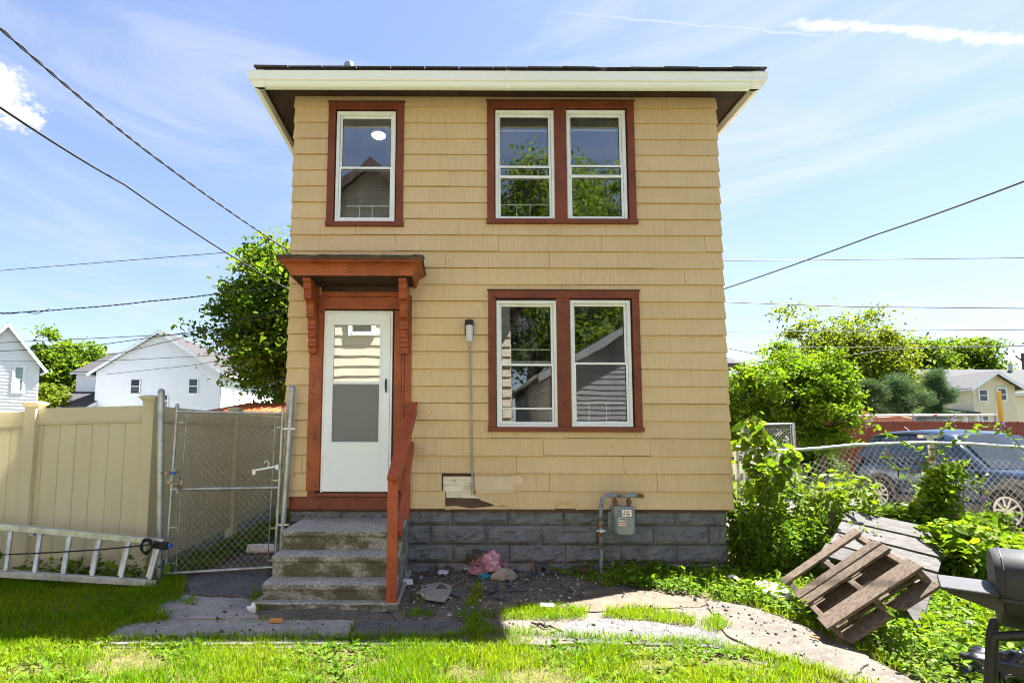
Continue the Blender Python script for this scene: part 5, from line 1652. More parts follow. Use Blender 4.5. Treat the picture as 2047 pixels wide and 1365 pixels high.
MB().box(px0, px1, YP + .02, YP + .06, zb0 + .3, zb0 + .39).build('rail', 'fence_red', pf)
MB().box(px0, px1, YP + .02, YP + .06, zt0 - .4, zt0 - .31).build('rail', 'fence_red', pf)
tag(MB().box(px0 - 3, px1 + 4, YP - .08, YP + .12, -.03, zb0 + .01).build('kerb', 'kerb', None, base=(10, YP, 0)), kind='structure')
tag(sheet('upper_yard', [(px0 - 6, YP + .12), (px1 + 10, YP + .12), (px1 + 10, YP + 14), (px0 - 6, YP + 14)], zb0 - .02, 'yard_soil'))
# white pipe barrier with mesh behind the picket fence
YU = 15.5
uf = thing('chain_link_fence', 'chain link fence with a white top rail behind the red picket fence', 'fence', (13.5, YU, 0))
ul, ur = at(1660, 831, Y=YU), at(1991, 829, Y=YU)
mat('white_rail', (.75, .72, .70), (.72, .68, .66), .5, 2)
MB().tube([ul, ur], .045, 8).build('top_rail', 'white_rail', uf, smooth=True)
for s in (.19, .62): 
    p = ul.lerp(ur, s)
    q = ul.lerp(ur, s + .018)
    MB().tube([p, q], .048, 8).build('red_band', 'label_red', uf)
for s in (.005, .25, .5, .75, .995):
    p = ul.lerp(ur, s)
    MB().tube([(p.x, YU, 0), (p.x, YU, p.z + .1)], .035, 8).build('post', 'galvanised', uf)
V, Fc = chain_mesh(lambda s, t: (ul.x + (ur.x - ul.x)*s, YU, zb0 + (ul.z + .04 - zb0)*t), 62, 24, .004)
npmesh('wire_mesh', V, Fc, 'wire_steel', uf)['kind'] = 'stuff'
yp = at(1999, 840, Y=14.2)
yt = at(1996.5, 782, Y=14.2)
tag(MB().hexa([(yp.x - .06, 14.15, 0), (yp.x + .07, 14.15, 0), (yp.x + .07, 14.25, 0), (yp.x - .06, 14.25, 0), (yt.x - .055, 14.15, yt.z), (yt.x + .055, 14.15, yt.z), (yt.x + .055, 14.25, yt.z), (yt.x - .055, 14.25, yt.z)]).build('yellow_post', 'yellow_paint', None, base=(yp.x, 14.2, 0), bevel=.01), 'yellow wooden post standing behind the red fence', 'post')
# orange digger half hidden behind the fence
mx_, my_ = at(1768, 838, Y=17.5), 17.5
dg = thing('digger', 'orange digger half hidden behind the red fence and white railed mesh', 'digger', (mx_.x, my_, 0))
z_ = mx_.z
MB().prism([(mx_.x - 1.0, z_ - .8), (mx_.x + .9, z_ - .8), (mx_.x + .8, z_ + .05), (mx_.x + .2, z_ + .16), (mx_.x - .8, z_ + .10)], 'y', my_ - .6, my_ + .6).build('body', 'machine_orange', dg, bevel=.05)
MB().box(mx_.x - 1.3, mx_.x + 1.2, my_ - .8, my_ + .8, .2, z_ - .85).build('tracks', 'black_rubber', dg, bevel=.1)
bm_ = at(1704, 818, Y=17.4)
MB().prism([(mx_.x - .8, z_ - .2), (bm_.x - .15, bm_.z + .1), (bm_.x + .0, bm_.z + .22), (bm_.x + .2, bm_.z + .16), (mx_.x - .4, z_ + .0)], 'y', my_ - .15, my_ + .1).build('boom', 'machine_orange', dg)
MB().box(bm_.x - .35, bm_.x + .05, my_ - .25, my_ + .2, bm_.z - .6, bm_.z - .15).build('bucket', 'black_metal', dg, bevel=.05)
tk = at(1850, 838, Y=18.5)
tv = thing('parked_truck', 'dark vehicle behind the mesh fence, mostly hidden by the red pickets', 'vehicle', (tk.x, 18.5, 0))
MB().prism([(tk.x - 1.5, tk.z - 1.2), (tk.x + 1.6, tk.z - 1.2), (tk.x + 1.6, tk.z - .3), (tk.x + .6, tk.z - .15), (tk.x + .2, tk.z + .2), (tk.x - .9, tk.z + .24), (tk.x - 1.4, tk.z - .1)], 'y', 17.7, 19.3).build('body', 'black_metal', tv, bevel=.06)
MB().prism([(tk.x - .75, tk.z - .12), (tk.x + .35, tk.z - .12), (tk.x + .1, tk.z + .15), (tk.x - .7, tk.z + .18)], 'y', 17.68, 17.7).build('side_window', 'pane_dark', tv)
for x in (tk.x - .9, tk.x + 1.0): MB().lathe([(0, -.1), (.36, -.1), (.36, .1), (0, .1)], (x, 17.8, .62), (0, 1, 0), 14).build('wheel', 'tyre_rubber', tv)
# chain link panel further back by the tree
YG = 6.2
pg = thing('chain_link_fence', 'short chain link panel with a tall end post beside the bright green tree', 'fence', (5.8, YG, 0))
ga_, gb_ = at(1484, 849, Y=YG), at(1586, 847, Y=YG)
for p in (ga_, gb_): MB().tube([(p.x, YG, -.02), (p.x, YG, p.z + .03)], .032, 10).build('post', 'galvanised', pg, smooth=True)
MB().tube([ga_, gb_], .021, 8).build('top_rail', 'galvanised', pg, smooth=True)
V, Fc = chain_mesh(lambda s, t: (ga_.x + (gb_.x - ga_.x)*s, YG, .05 + (ga_.z - .05)*t), 16, 24, .0028)
npmesh('wire_mesh', V, Fc, 'wire_steel', pg)['kind'] = 'stuff'
MB().tube([(gb_.x - .07, YG, .05), (gb_.x - .07, YG, gb_.z)], .008, 6).build('tension_rod', 'galvanised', pg)

# ------------------------------------------------------------------ near chain link fence
YN = .38
nf = thing('chain_link_fence', 'sagging chain link fence with bent top rail running right from the house corner', 'fence', (5.2, YN, 0))
rp = [at(u, v, Y=YN) for u, v in ((1462, 893), (1500, 895.5), (1566, 901), (1640, 896), (1701, 890), (1780, 886.5), (1852, 885), (1940, 887.5), (2047, 895), (2200, 908))]
MB().tube(rp, .021, 10).build('top_rail', 'galvanised', nf, smooth=True)
def nrail(x):
    for a, b in zip(rp[:-1], rp[1:]):
        if x <= b.x: return a.z + (b.z - a.z)*(x - a.x)/(b.x - a.x)
    return rp[-1].z
pA, pB = at(1476, 897, Y=YN), at(1868, 872, Y=YN)
MB().tube([(pA.x, YN + .05, -.02), (pA.x, YN + .05, pA.z)], .027, 10).build('post', 'galvanised', nf, smooth=True)
MB().tube([(pB.x + .02, YN + .06, -.02), (pB.x, YN + .06, pB.z)], .034, 12).build('post', 'galvanised', nf, smooth=True)
MB().lathe([(.036, 0), (.038, .05), (.02, .06)], (pB.x, YN + .06, pB.z - .30), n=10).build('post_band', 'rusty', nf)
MB().box(pB.x - .12, pB.x + .10, YN + .02, YN + .1, pB.z - .02, pB.z + .02).build('rail_sleeve', 'galvanised', nf)
x0n, x1n = rp[0].x + .1, 8.2
def meshpt(s, t):
    x = x0n + (x1n - x0n)*s
    top = nrail(x) - .03
    if x < 4.9: top -= .22*max(0, min(1, (4.9 - x)/1.0)) + .02*math.sin(x*9)
    z = .12 + (top - .12)*t
    return (x - .22*(t - .5) + .02*math.sin(z*5 + x*3), YN - .025 + .02*math.sin(x*2.3)*(1 - t), z)
V, Fc = chain_mesh(meshpt, int((x1n - x0n)/.078), 15, .0027)
npmesh('wire_mesh', V, Fc, 'wire_steel', nf)['kind'] = 'stuff'

# ------------------------------------------------------------------ parked car
rw = at(1769.5, 1020, Z=.0)
fw = Vector((9.05, 2.55, 0))
hd = Vector((fw.x - rw.x, fw.y - rw.y, 0)).normalized()
car = thing('parked_car', 'dark blue grey sport utility car parked on the driveway behind the chain link fence', 'car', (0, 0, 0), local=True)
ang = math.atan2(hd.y, hd.x)
car.rotation_euler = (0, 0, ang)
WB, HWD = 2.69, .92
# local: x forward from the rear axle, y left, z up; the near flank is the car's right one (y<0)
rwl = Matrix.Rotation(ang, 3, 'Z') @ Vector((0, -.86, 0))
car.location = (rw.x - rwl.x, rw.y - rwl.y, 0)
STN = [(-.93, .42, .80, .74, .78), (-.86, .33, .88, .86, 1.02), (-.60, .28, .98, .91, 1.05), (-.2, .26, 1.03, .925, 1.06), (.4, .24, 1.02, .93, 1.05), (1.2, .24, 1.00, .93, 1.02), (1.9, .24, .985, .925, 1.0),
       (2.5, .25, .97, .92, .99), (3.0, .27, .92, .90, .96), (3.3, .30, .86, .84, .90), (3.5, .36, .74, .70, .74)]
mb = MB()
rings = []
for x, zb_, zs, hw_, zt_ in STN:
    half = [(hw_*.86, zb_), (hw_*.97, zb_ + .10), (hw_, zb_ + (zs-zb_)*.45), (hw_*.985, zs - .10), (hw_*.955, zs), (hw_*.80, zt_), (0, zt_ + .02)]
    rings.append([(x, -y, z) for y, z in half] + [(x, y, z) for y, z in half[::-1][1:]])
m_ = len(rings[0])
for r in rings: mb.v += r
for i in range(len(rings)-1):
    for k in range(m_-1):
        a = i*m_ + k
        mb.f.append((a, a+1, a+1+m_, a+m_))
    mb.f.append((i*m_ + m_-1, i*m_, (i+1)*m_, (i+1)*m_ + m_-1))
mb.f += [tuple(range(m_)), tuple((len(rings)-1)*m_ + k for k in range(m_))[::-1]]
mb.build('body', 'paint_car', car, smooth='all')
# cabin: base line and roof line
CB = [(-.80, .84, 1.00), (-.3, .86, 1.03), (.6, .87, 1.03), (1.5, .86, 1.0), (2.25, .80, .98)]
CT = [(-.52, .62, 1.60), (-.10, .66, 1.665), (.6, .67, 1.685), (1.05, .66, 1.66), (1.42, .60, 1.575)]
mb = MB()
for (x, y, z), (X, Y_, Z_) in zip(CB, CT):
    mx2, mz2 = (x + X)/2, (z + Z_)/2
    my2 = (y + Y_)/2 + .035
    mb.v += [(x, -y, z), (mx2, -my2, mz2), (X - .0, -Y_ - .015, Z_ - .045), (X, -Y_ + .07, Z_), (X, 0, Z_ + .035), (X, Y_ - .07, Z_), (X, Y_ + .015, Z_ - .045), (mx2, my2, mz2), (x, y, z)]
for i in range(4):
    for k in range(8):
        a = i*9 + k
        mb.f.append((a, a+1, a+10, a+9))
mb.f += [tuple(range(9)), tuple(36 + k for k in range(9))[::-1]]
mb.build('cabin', 'paint_car', car, smooth=True)
def cab(sx, sz, side, out=.006):
    """point on the cabin flank: sx along (0 rear..1 front), sz up"""
    f_ = sx*4
    i = min(3, int(f_))
    t = f_ - i
    L = lambda P: tuple(P[i][k]*(1-t) + P[i+1][k]*t for k in range(3))
    b, tp = L(CB), L(CT)
    y = b[1] + (tp[1] + .015 - b[1])*sz + .07*sz*(1 - sz)*2 + out
    return (b[0] + (tp[0] - b[0])*sz, side*y, b[2] + (tp[2] - .045 - b[2])*sz)
mat('car_window', (.015, .02, .024), rough=.04, spec=.9)
for side in (-1, 1):
    for q in ([(.08, .16), (.20, .13), (.225, .82), (.135, .66)], [(.235, .12), (.50, .10), (.50, .88), (.262, .85)], [(.525, .10), (.84, .08), (.90, .25), (.875, .68), (.80, .87), (.525, .88)]):
        P = [cab(a, b, side, .010) for a, b in q]
        Pi = [cab(a, b, side, -.03) for a, b in q]
        n_ = len(P)
        MB().poly(P + Pi, [tuple(range(n_)), tuple(range(n_, 2*n_))[::-1]] + [(i, n_ + i, n_ + (i+1) % n_, (i+1) % n_) for i in range(n_)]).build('side_window', 'car_window', car)
    MB().tube([cab(.06, .10, side, .016), cab(.3, .08, side, .018), cab(.6, .06, side, .018), cab(.88, .05, side, .016)], .012, 6).build('waist_trim', 'black_metal', car)
    MB().tube([cab(a, .97, side, .02) for a in (.06, .25, .5, .75, .9)], .016, 6).build('roof_rail', 'black_metal', car)
ws = [(2.22, -.72, 1.0), (2.30, 0, 1.0), (2.22, .72, 1.0), (1.47, .55, 1.575), (1.50, 0, 1.60), (1.47, -.55, 1.575)]
MB().poly([(x + .02, y, z + .012) for x, y, z in ws] + [(x - .03, y, z - .03) for x, y, z in ws], [(0, 1, 4, 5), (1, 2, 3, 4), (6, 11, 10, 7), (7, 10, 9, 8), (0, 6, 7, 1), (1, 7, 8, 2), (3, 9, 10, 4), (4, 10, 11, 5), (0, 5, 11, 6), (2, 8, 9, 3)]).build('windscreen', 'car_glass_front' if 'car_glass_front' in MATS else 'car_window', car)
MB().tube([(2.26, -.74, .985), (2.34, 0, .985), (2.26, .74, .985)], .016, 6).build('wiper_edge', 'chrome', car)
rwn = [(-.83, -.66, 1.08), (-.83, .66, 1.08), (-.57, .52, 1.54), (-.57, -.52, 1.54)]
MB().poly([(x - .02, y, z) for x, y, z in rwn] + [(x + .03, y, z) for x, y, z in rwn], [(0, 1, 2, 3), (4, 7, 6, 5), (0, 4, 5, 1), (1, 5, 6, 2), (2, 6, 7, 3), (3, 7, 4, 0)]).build('rear_window', 'car_window', car)
for side in (-1, 1):
    MB().hexa([(-.93, side*.66, .98), (-.50, side*.925, 1.00), (-.52, side*.90, 1.02), (-.90, side*.62, 1.0), (-.90, side*.70, 1.14), (-.56, side*.905, 1.10), (-.58, side*.87, 1.12), (-.86, side*.64, 1.16)]).build('tail_light', 'tail_red', car, bevel=.012)
    # sill, wheel arches, door lines
    MB().box(.42, 2.25, *sorted((side*.90, side*.945)), .22, .40).build('sill_cladding', 'cladding', car, bevel=.02)
    MB().hexa([(-.93, side*.60, .36), (-.45, side*.90, .30), (-.45, side*.945, .30), (-.90, side*.80, .36), (-.93, side*.60, .56), (-.45, side*.90, .50), (-.45, side*.945, .50), (-.90, side*.82, .56)]).build('bumper_cladding', 'cladding', car, bevel=.02)
    for wx in (0, WB):
        a0 = MB()
        n_ = 14
        for k in range(n_+1):
            t = rad(-12 + 204*k/n_)
            for r in (.365, .45):
                for yy in (side*.80, side*.952): a0.v.append((wx + r*math.cos(t), yy, .345 + r*math.sin(t)))
        for k in range(n_):
            a = k*4
            a0.f += [(a, a+4, a+6, a+2), (a+1, a+3, a+7, a+5), (a, a+1, a+5, a+4), (a+2, a+6, a+7, a+3)]
        a0.build('arch_cladding', 'cladding', car)
        MB().lathe([(0, -.004), (.40, -.004), (.40, .004), (0, .004)], (wx, side*.925, .36), (0, 1, 0), 22).build('wheel_well', 'black_rubber', car)
        wy = side*.935
        wh = MB().lathe([(.235, -.10), (.30, -.115), (.335, -.09), (.348, -.05), (.348, .05), (.335, .09), (.30, .115), (.235, .10)], (wx, wy - side*.085, .348), (0, 1, 0), 28).build('wheel', 'tyre_rubber', car, smooth=True)
        if side == -1 or wx == 0:
            rim = MB().lathe([(.20, .01), (.215, .018), (.238, .020), (.240, -.06), (.20, -.06)], (wx, wy, .348), (0, side, 0), 28)
            for k in range(10):
                t0 = 2*math.pi*(k//2)/5 + (.16 if k % 2 else -.16) + .3
                t1 = 2*math.pi*(k//2)/5 + (.30 if k % 2 else -.30) + .3
                c0, c1 = Vector((wx + .035*math.cos(t0), wy + side*.018, .348 + .035*math.sin(t0))), Vector((wx + .222*math.cos(t1), wy + side*.006, .348 + .222*math.sin(t1)))
                rim.beam(c0, c1, .030, .026, up=(0, 1, 0))
            rim.lathe([(0, .022), (.05, .018), (.06, -.02)], (wx, wy, .348), (0, side, 0), 14)
            rim.build('rim', 'alloy', wh, smooth=True)
    for x in (.52, 1.30): MB().box(x + .30, x + .50, *sorted((side*.925, side*.955)), .86, .895).build('door_handle', 'paint_car', car, bevel=.008)
    for x, z0_, z1_ in ((.50, .40, 1.0), (1.33, .36, 1.0), (2.22, .5, .98)):
        MB().box(x - .004, x + .004, *sorted((side*.90, side*.9345)), z0_, z1_).build('door_seam', 'black_seal', car)
    MB().hexa([(2.0, side*.88, 1.0), (2.16, side*.90, 1.0), (2.14, side*1.10, 1.02), (2.02, side*1.10, 1.02), (2.0, side*.90, 1.10), (2.14, side*.92, 1.10), (2.12, side*1.10, 1.16), (2.02, side*1.10, 1.16)]).build('mirror', 'black_metal', car, bevel=.02)
    MB().hexa([(3.05, side*.86, .74), (3.42, side*.60, .72), (3.40, side*.55, .72), (3.02, side*.80, .74), (3.02, side*.865, .88), (3.30, side*.62, .84), (3.28, side*.55, .86), (2.98, side*.80, .90)]).build('headlight', 'chrome', car, bevel=.01)
MB().tube([(-.30, .0, 1.69), (-.42, 0, 1.78)], .006, 5).build('aerial', 'black_metal', car)

# ------------------------------------------------------------------ pallets
PA, PB, PC, PD = Vector((3.061, -1.04, .20)), Vector((2.785, -2.037, .10)), Vector((3.606, -1.239, .683)), Vector((3.329, -2.236, .582))
pa_ = thing('pallet', 'brown broken pallet lying tilted in the clover in front of the grey boards', 'pallet', (3.1, -1.6, .1))
e1, e2 = (PB - PA), (PC - PA)
nn = e1.cross(e2).normalized()
if nn.z < 0: nn = -nn
def pq(s, t, h): return PA + e1*s + (e2 + (PD - PB - e2)*s)*t + nn*h
def slat(s0, s1, t0, t1, h0, h1, m, name='slat', par=None, f=None, end=None):
    f = f or pq
    j = [rnd.uniform(-.006, .006) for _ in range(4)]
    P = [f(s0 + j[0], t0, h0), f(s1 + j[1], t0 + (end or 0), h0), f(s1 + j[2], t1, h0), f(s0 + j[3], t1, h0), f(s0 + j[0], t0, h1), f(s1 + j[1], t0 + (end or 0), h1), f(s1 + j[2], t1, h1), f(s0 + j[3], t1, h1)]
    MB().hexa(P).build(name, m, par or pa_, bevel=.003)
for s0, s1, e in ((0, .125, .0), (.335, .455, .0), (.468, .585, .0), (.815, 1.0, .0)): slat(s0, s1, -.02, 1.02, .0, .020, 'brown_wood', end=e)
for t in (.035, .5, .965): slat(-.0, 1.0, t - .028, t + .028, -.095, -.001, 'brown_wood', 'stringer')
for s0, s1, t0, t1 in ((.13, .275, .0, .85), (.285, .42, .02, 1.0), (.43, .57, .0, .95), (.58, .71, .12, 1.0), (.72, .86, .0, 1.0), (.91, 1.08, -.02, .50), (.92, 1.08, .54, 1.0)): slat(s0, s1, t0, t1, -.116, -.096, 'brown_wood', end=rnd.uniform(-.03, .10))
bT, bR = at(1697, 1022, Y=-.10), at(1900, 1064, Y=-.22)
bL, bB = at(1636, 1120, Y=-1.0), at(1862, 1190, Y=-1.2)
bd_ = thing('pallet', 'weathered grey board panel propped against the chain link fence behind the brown pallet', 'pallet', tuple((bL + bB)/2))
nb = (bR - bT).cross(bL - bT).normalized()
if nb.z < 0: nb = -nb
def bq(s, t, h): return bT.lerp(bR, t).lerp(bL.lerp(bB, t), s) + nb*h
bounds = [(0, .235), (.262, .475), (.50, .70), (.725, .93)]
for i, (s0, s1) in enumerate(bounds): slat(s0, s1, -.01 + rnd.uniform(-.02, .02), 1.0 + rnd.uniform(-.02, .02), 0, .020, 'grey_wood', 'plank', bd_, bq)
for t in (.06, .5, .94): slat(-.01, .97, t - .03, t + .03, -.09, -.001, 'grey_wood', 'stringer', bd_, bq)
pp = [at(u, v, Z=z) for u, v, z in ((1795, 1195, .22), (1862, 1190, .22), (1838, 1262, .03), (1775, 1240, .03))]
tag(MB().hexa([p for p in pp] + [p + Vector((0, 0, .022)) for p in pp]).build('loose_board', 'grey_wood', None, base=tuple(pp[3]), bevel=.003), 'loose dark board end showing under the right end of the brown pallet', 'board')

# ------------------------------------------------------------------ barrel grill at the right edge
GX, GY, GZ = 3.06, -3.13, .700
gl = thing('barrel_grill', 'black barrel grill with a folding side shelf on tube legs', 'grill', (3.272, -3.340, 0), local=True, rotz=rad(-40))
L0, L1 = -.40, .55
def trough(prof, x0, x1, m, name):
    mb = MB()
    n = len(prof)
    xs_ = [(x0, .93), (x0 + .025, 1.0), (x1 - .025, 1.0), (x1, .93)]
    for x, k in xs_: mb.v += [(x, y*k, GZ + z*k) for y, z in prof]
    for i in range(3):
        for k in range(n):
            a, b = i*n + k, i*n + (k+1) % n
            mb.f.append((a, b, b+n, a+n))
    mb.f += [tuple(range(n))[::-1], tuple(3*n + k for k in range(n))]
    o = mb.build(name, m, gl, smooth=True)
    return o
lidp = [(-.205, -.02), (-.207, .06), (-.19, .125), (-.14, .178), (-.06, .205), (.04, .205), (.12, .185), (.175, .13), (.20, .06), (.20, -.02)]
barp = [(.195, -.024), (.19, -.08), (.16, -.135), (.10, -.18), (.03, -.20), (-.04, -.20), (-.11, -.175), (-.165, -.13), (-.195, -.075), (-.200, -.024)]
trough(lidp, L0, L1, 'grill_black', 'lid')
trough(barp, L0 + .012, L1 - .012, 'grill_black', 'barrel')
MB().box(L0 + .006, L1 - .006, -.216, -.205, GZ - .038, GZ - .016).build('lid_lip', 'grill_black', gl, bevel=.003)
MB().tube([(L0 + .032, y*1.006, GZ + z*1.006) for y, z in lidp], .003, 5, False).build('lid_seam', 'grill_black', gl)
MB().hexa([(L0 - .22, -.24, GZ - .012), (L0 + .006, -.24, GZ - .012), (L0 + .006, .10, GZ - .012), (L0 - .22, .10, GZ - .012), (L0 - .22, -.24, GZ + .008), (L0 + .006, -.24, GZ + .008), (L0 + .006, .10, GZ + .008), (L0 - .22, .10, GZ + .008)]).build('side_shelf', 'grill_black', gl, bevel=.004)
MB().hexa([(L0 - .19, -.20, GZ - .03), (L0 + .02, -.20, GZ - .10), (L0 + .02, -.17, GZ - .10), (L0 - .19, -.17, GZ - .03), (L0 - .19, -.20, GZ - .013), (L0 + .02, -.20, GZ - .013), (L0 + .02, -.17, GZ - .013), (L0 - .19, -.17, GZ - .013)]).build('shelf_bracket', 'grill_black', gl)
for s, y in ((-1, -.16), (1, .16)):
    q_ = -.058 if s > 0 else -.09
    MB().tube([(L0 + .02 + q_, y, 0), (L0 + .055 + q_, y, .40), (L0 + .070 + q_, y, .47), (L0 + .10, y, .505), (L0 + .16, y, .515), (L1 - .16, y, .515), (L1 - .08, y, .47), (L1 - .05, y, .38), (L1 - .02, y, 0)], .026, 12).build('leg_frame', 'grill_black', gl, smooth=True)
MB().box(L0 - .03, L1 - .05, -.185, -.145, .30, .345).build('cross_bar', 'grill_black', gl, bevel=.004)
for x in (L0 - .04, L1 - .04): MB().box(x - .016, x + .016, -.15, .15, .18, .21).build('cross_bar', 'grill_black', gl)
MB().tube([(L0 + .42, .06, GZ + .17), (L0 + .42, .06, GZ + .36)], .036, 14).build('chimney', 'grill_black', gl, smooth=True)
MB().lathe([(.0, .03), (.05, .01), (.055, 0)], (L0 + .42, .06, GZ + .38), n=14).build('chimney_cap', 'grill_black', gl, smooth=True)
bgp = at(2030, 1372, Z=.06)
bag = pebble('garbage_bag', (bgp.x + .10, bgp.y + .05, .07), .25, 'garbage_plastic', 'crumpled black plastic bag under the grill', 'plastic bag', 41, (1.2, .8, .75), 5, amp=.5)

# ------------------------------------------------------------------ wires and pole
def wire(label, pts, r=.008, sag=0., ext=0., twist=False, end=None):
    """pts: list of (u,v,Y) sight points turned into points of the place"""
    P = [at(u, v, Y=y) for u, v, y in pts]
    if ext: P = [P[0] + (P[0] - P[1]).normalized()*ext] + P
    if end is not None: P.append(Vector(end))
    elif P[-1].x < -2.5 and pts[-1][0] >= 580: P.append(P[-1] + (P[-1] - P[-2]).normalized()*5)
    out = []
    for a, b in zip(P[:-1], P[1:]):
        for k in range(6): out.append(a.lerp(b, k/6) - Vector((0, 0, sag*4*(k/6)*(1 - k/6))))
    out.append(P[-1])
    mb = MB()
    if twist:
        fine = []
        for a, b in zip(out[:-1], out[1:]):
            for k in range(8): fine.append(a.lerp(b, k/8))
        fine.append(out[-1])
        mb.tube([p + Vector((0, .010*math.cos(i*.8), .010*math.sin(i*.8))) for i, p in enumerate(fine)], r*.6, 5)
        mb.tube([p - Vector((0, .010*math.cos(i*.8), .010*math.sin(i*.8))) for i, p in enumerate(fine)], r*.6, 5)
    else: mb.tube(out, r, 5)
    return tag(mb.build('utility_wire', 'wire_black', None, base=tuple(out[-1])), label, 'wire', 'overhead wires')
wire('twisted black wire, uppermost, slanting down to the house from the top left corner', [(0, 57, -2.0), (290, 300, .2), (520, 464, 2.4), (600, 513, 3.2)], .013, .02, 2, True, (XL - .02, 5.2, 3.72))
wire('thick black wire below the uppermost one, slanting down from the left edge', [(0, 215, -2.0), (250, 370, .4), (470, 516, 2.4), (600, 590, 4)], .012, .02, 2, False, (XL - .02, 6.2, 3.1))
wire('thin straight wire rising from the left edge into the big tree', [(0, 541, 14), (470, 503.5, 11.6)], .012, .0, 4)
wire('looped cable bundle crossing the sky below the thin straight wire on the left', [(0, 626, 10), (140, 617, 9.5), (300, 602, 9), (450, 585, 8.5), (590, 571, 8)], .017, .02, 3, True)
wire('slack loop hanging from the cable bundle at the left edge', [(-40, 622, 9.9), (15, 628.5, 9.9), (70, 621, 9.8)], .009)
wire('slack loop hanging from the cable bundle right of the first loop', [(50, 624, 9.8), (72, 628, 9.7), (100, 617, 9.7)], .009)
wire('nearly level wire above the white houses', [(0, 685, 12), (300, 671, 11), (590, 659, 10)], .012, .0, 3)
wire('wire crossing the gable of the middle white house upward to the right', [(0, 702, 12), (180, 692, 11), (395, 662, 10), (590, 610, 8)], .013, .0, 3)
wire('lower wire across the middle white house gable running up to the right', [(120, 716, 12), (240, 706, 11), (395, 668, 10), (590, 618, 8.2)], .011)
wire('wire crossing the middle white house wall at window height', [(0, 722, 14), (200, 722, 13), (400, 712, 12), (590, 700, 11)], .009, .0, 3)
wire('wire low on the middle white house wall', [(215, 748, 14), (395, 729, 12), (590, 690, 10)], .009)
wire('pale wire rising to the house corner above the gate', [(465, 788, 8), (520, 776, 6), (590, 748, 4)], .009, 0, 0, False, (XL - .02, 2.9, 2.75))
wire('black wire slanting steeply up to the right edge', [(1400, 594, 2.6), (1447, 578, 2.2), (1750, 470, .2), (2047, 363, -1.6), (2250, 290, -2.8)], .009, .01)
wire('highest level wire right of the house', [(1400, 521.5, 20), (1700, 519, 20), (2100, 515, 20)], .024)
wire('second level wire right of the house, dipping slightly', [(1400, 602, 16), (1700, 613, 16), (2100, 617, 16)], .024)
wire('third level wire right of the house, passing the treetop', [(1400, 662.5, 22), (1700, 661.5, 22), (2100, 658.5, 22)], .024)
wire('fourth level wire just below the treetop', [(1400, 694, 22), (1700, 694, 22), (2100, 690.5, 22)], .016)
wire('slack cable sagging behind the bright green tree', [(1440, 693, 12), (1520, 709, 12), (1640, 720, 12), (1760, 700, 12), (1850, 696, 12), (2100, 690, 12)], .016)
p = at(128, 792, Y=38)
up = thing('utility_pole', 'short grey utility pole end between the two white houses', 'utility pole', (p.x, 38, 0))
zt_ = at(128, 770, Y=38).z
MB().tube([(p.x, 38, 0), (p.x, 38, zt_)], [.17, .14], 8).build('pole', 'grey_wood', up)
MB().beam((p.x - .35, 38, zt_ - .9), (p.x + .35, 38, zt_ - .9), .1, .1).build('cross_arm', 'grey_wood', up)
p = at(2046, 728, Y=60)
up = thing('utility_pole', 'distant utility pole with insulators at the right edge above the cream house', 'utility pole', (p.x, 60, 0))
zt_ = at(2038, 706, Y=60).z
MB().tube([(p.x, 60, 0), (p.x, 60, zt_)], .16, 8).build('pole', 'grey_wood', up)
MB().beam((p.x - .9, 60, zt_ - .4), (p.x + .6, 60, zt_ - 1.5), .1, .1).build('cross_arm', 'grey_wood', up)
for k in (-.8, -.2): MB().lathe([(.0, .25), (.09, .2), (.09, 0)], (p.x + k, 60, zt_ - .4 + (k + .9)*-.73), n=8).build('insulator', 'black_metal', up)

# ------------------------------------------------------------------ trees
def crown_pts(c, rad_, ncl, per, cr, seed, zcut=-.75, shell_=.5, lump=.45):
    g = np.random.default_rng(seed)
    pts, cen = [], []
    while len(cen) < ncl:
        d = g.normal(0, 1, 3)
        d /= np.linalg.norm(d)
        if d[2] < zcut: continue
        k = 1 + lump*mnoise.fractal(Vector(d*1.7) + Vector((seed, 0, 0)), 1., 2., 3)
        r = (shell_ + (1 - shell_)*g.random()**.6)*k
        cen.append(np.array(c) + d*np.array(rad_)*r)
    for q in cen:
        n = int(per*g.uniform(.55, 1.45))
        s = cr*g.uniform(.6, 1.4)
        pts.append(q + g.normal(0, 1, (n, 3))*np.array([s, s, s*.6]))
    return np.concatenate(pts), cen
def tree(name, label, base, c, rad_, ncl, per, cr, leaf, m, seed, trunk=.18, group=None, cat='tree', limbs=12, wid=.55, droop=.25, **k):
    t = thing(name, label, cat, base, group)
    P, cen = crown_pts(c, rad_, ncl, per, cr, seed, **k)
    g = np.random.default_rng(seed + 1)
    V, Fc = leaf_arrays(P, leaf, .5, wid, .2, droop, g)
    npmesh('crown', V, Fc, m, t)
    mb = MB()
    b, top = Vector(base), Vector(c)
    r_ = random.Random(seed)
    if trunk:
        mid = b.lerp(top, .5) + Vector((r_.uniform(-.2, .2), r_.uniform(-.2, .2), 0))*rad_[0]*.3
        mb.tube([b, b.lerp(mid, .5), mid, mid.lerp(top, .6), top + Vector((0, 0, rad_[2]*.5))], [trunk*1.3, trunk, trunk*.85, trunk*.5, trunk*.15], 8)
        for q in cen[:limbs]:
            q = Vector(q)
            s = b.lerp(top, r_.uniform(.45, .95))
            mb.tube([s, s.lerp(q, .5) + Vector((0, 0, .08*(q - s).length)), q], [trunk*.38, trunk*.22, trunk*.06], 5)
        mb.build('trunk', 'bark', t, smooth=True)
    return t
def cpx(u, v, Y): 
    p = at(u, v, Y=Y)
    return p
G = 'neighbourhood trees'
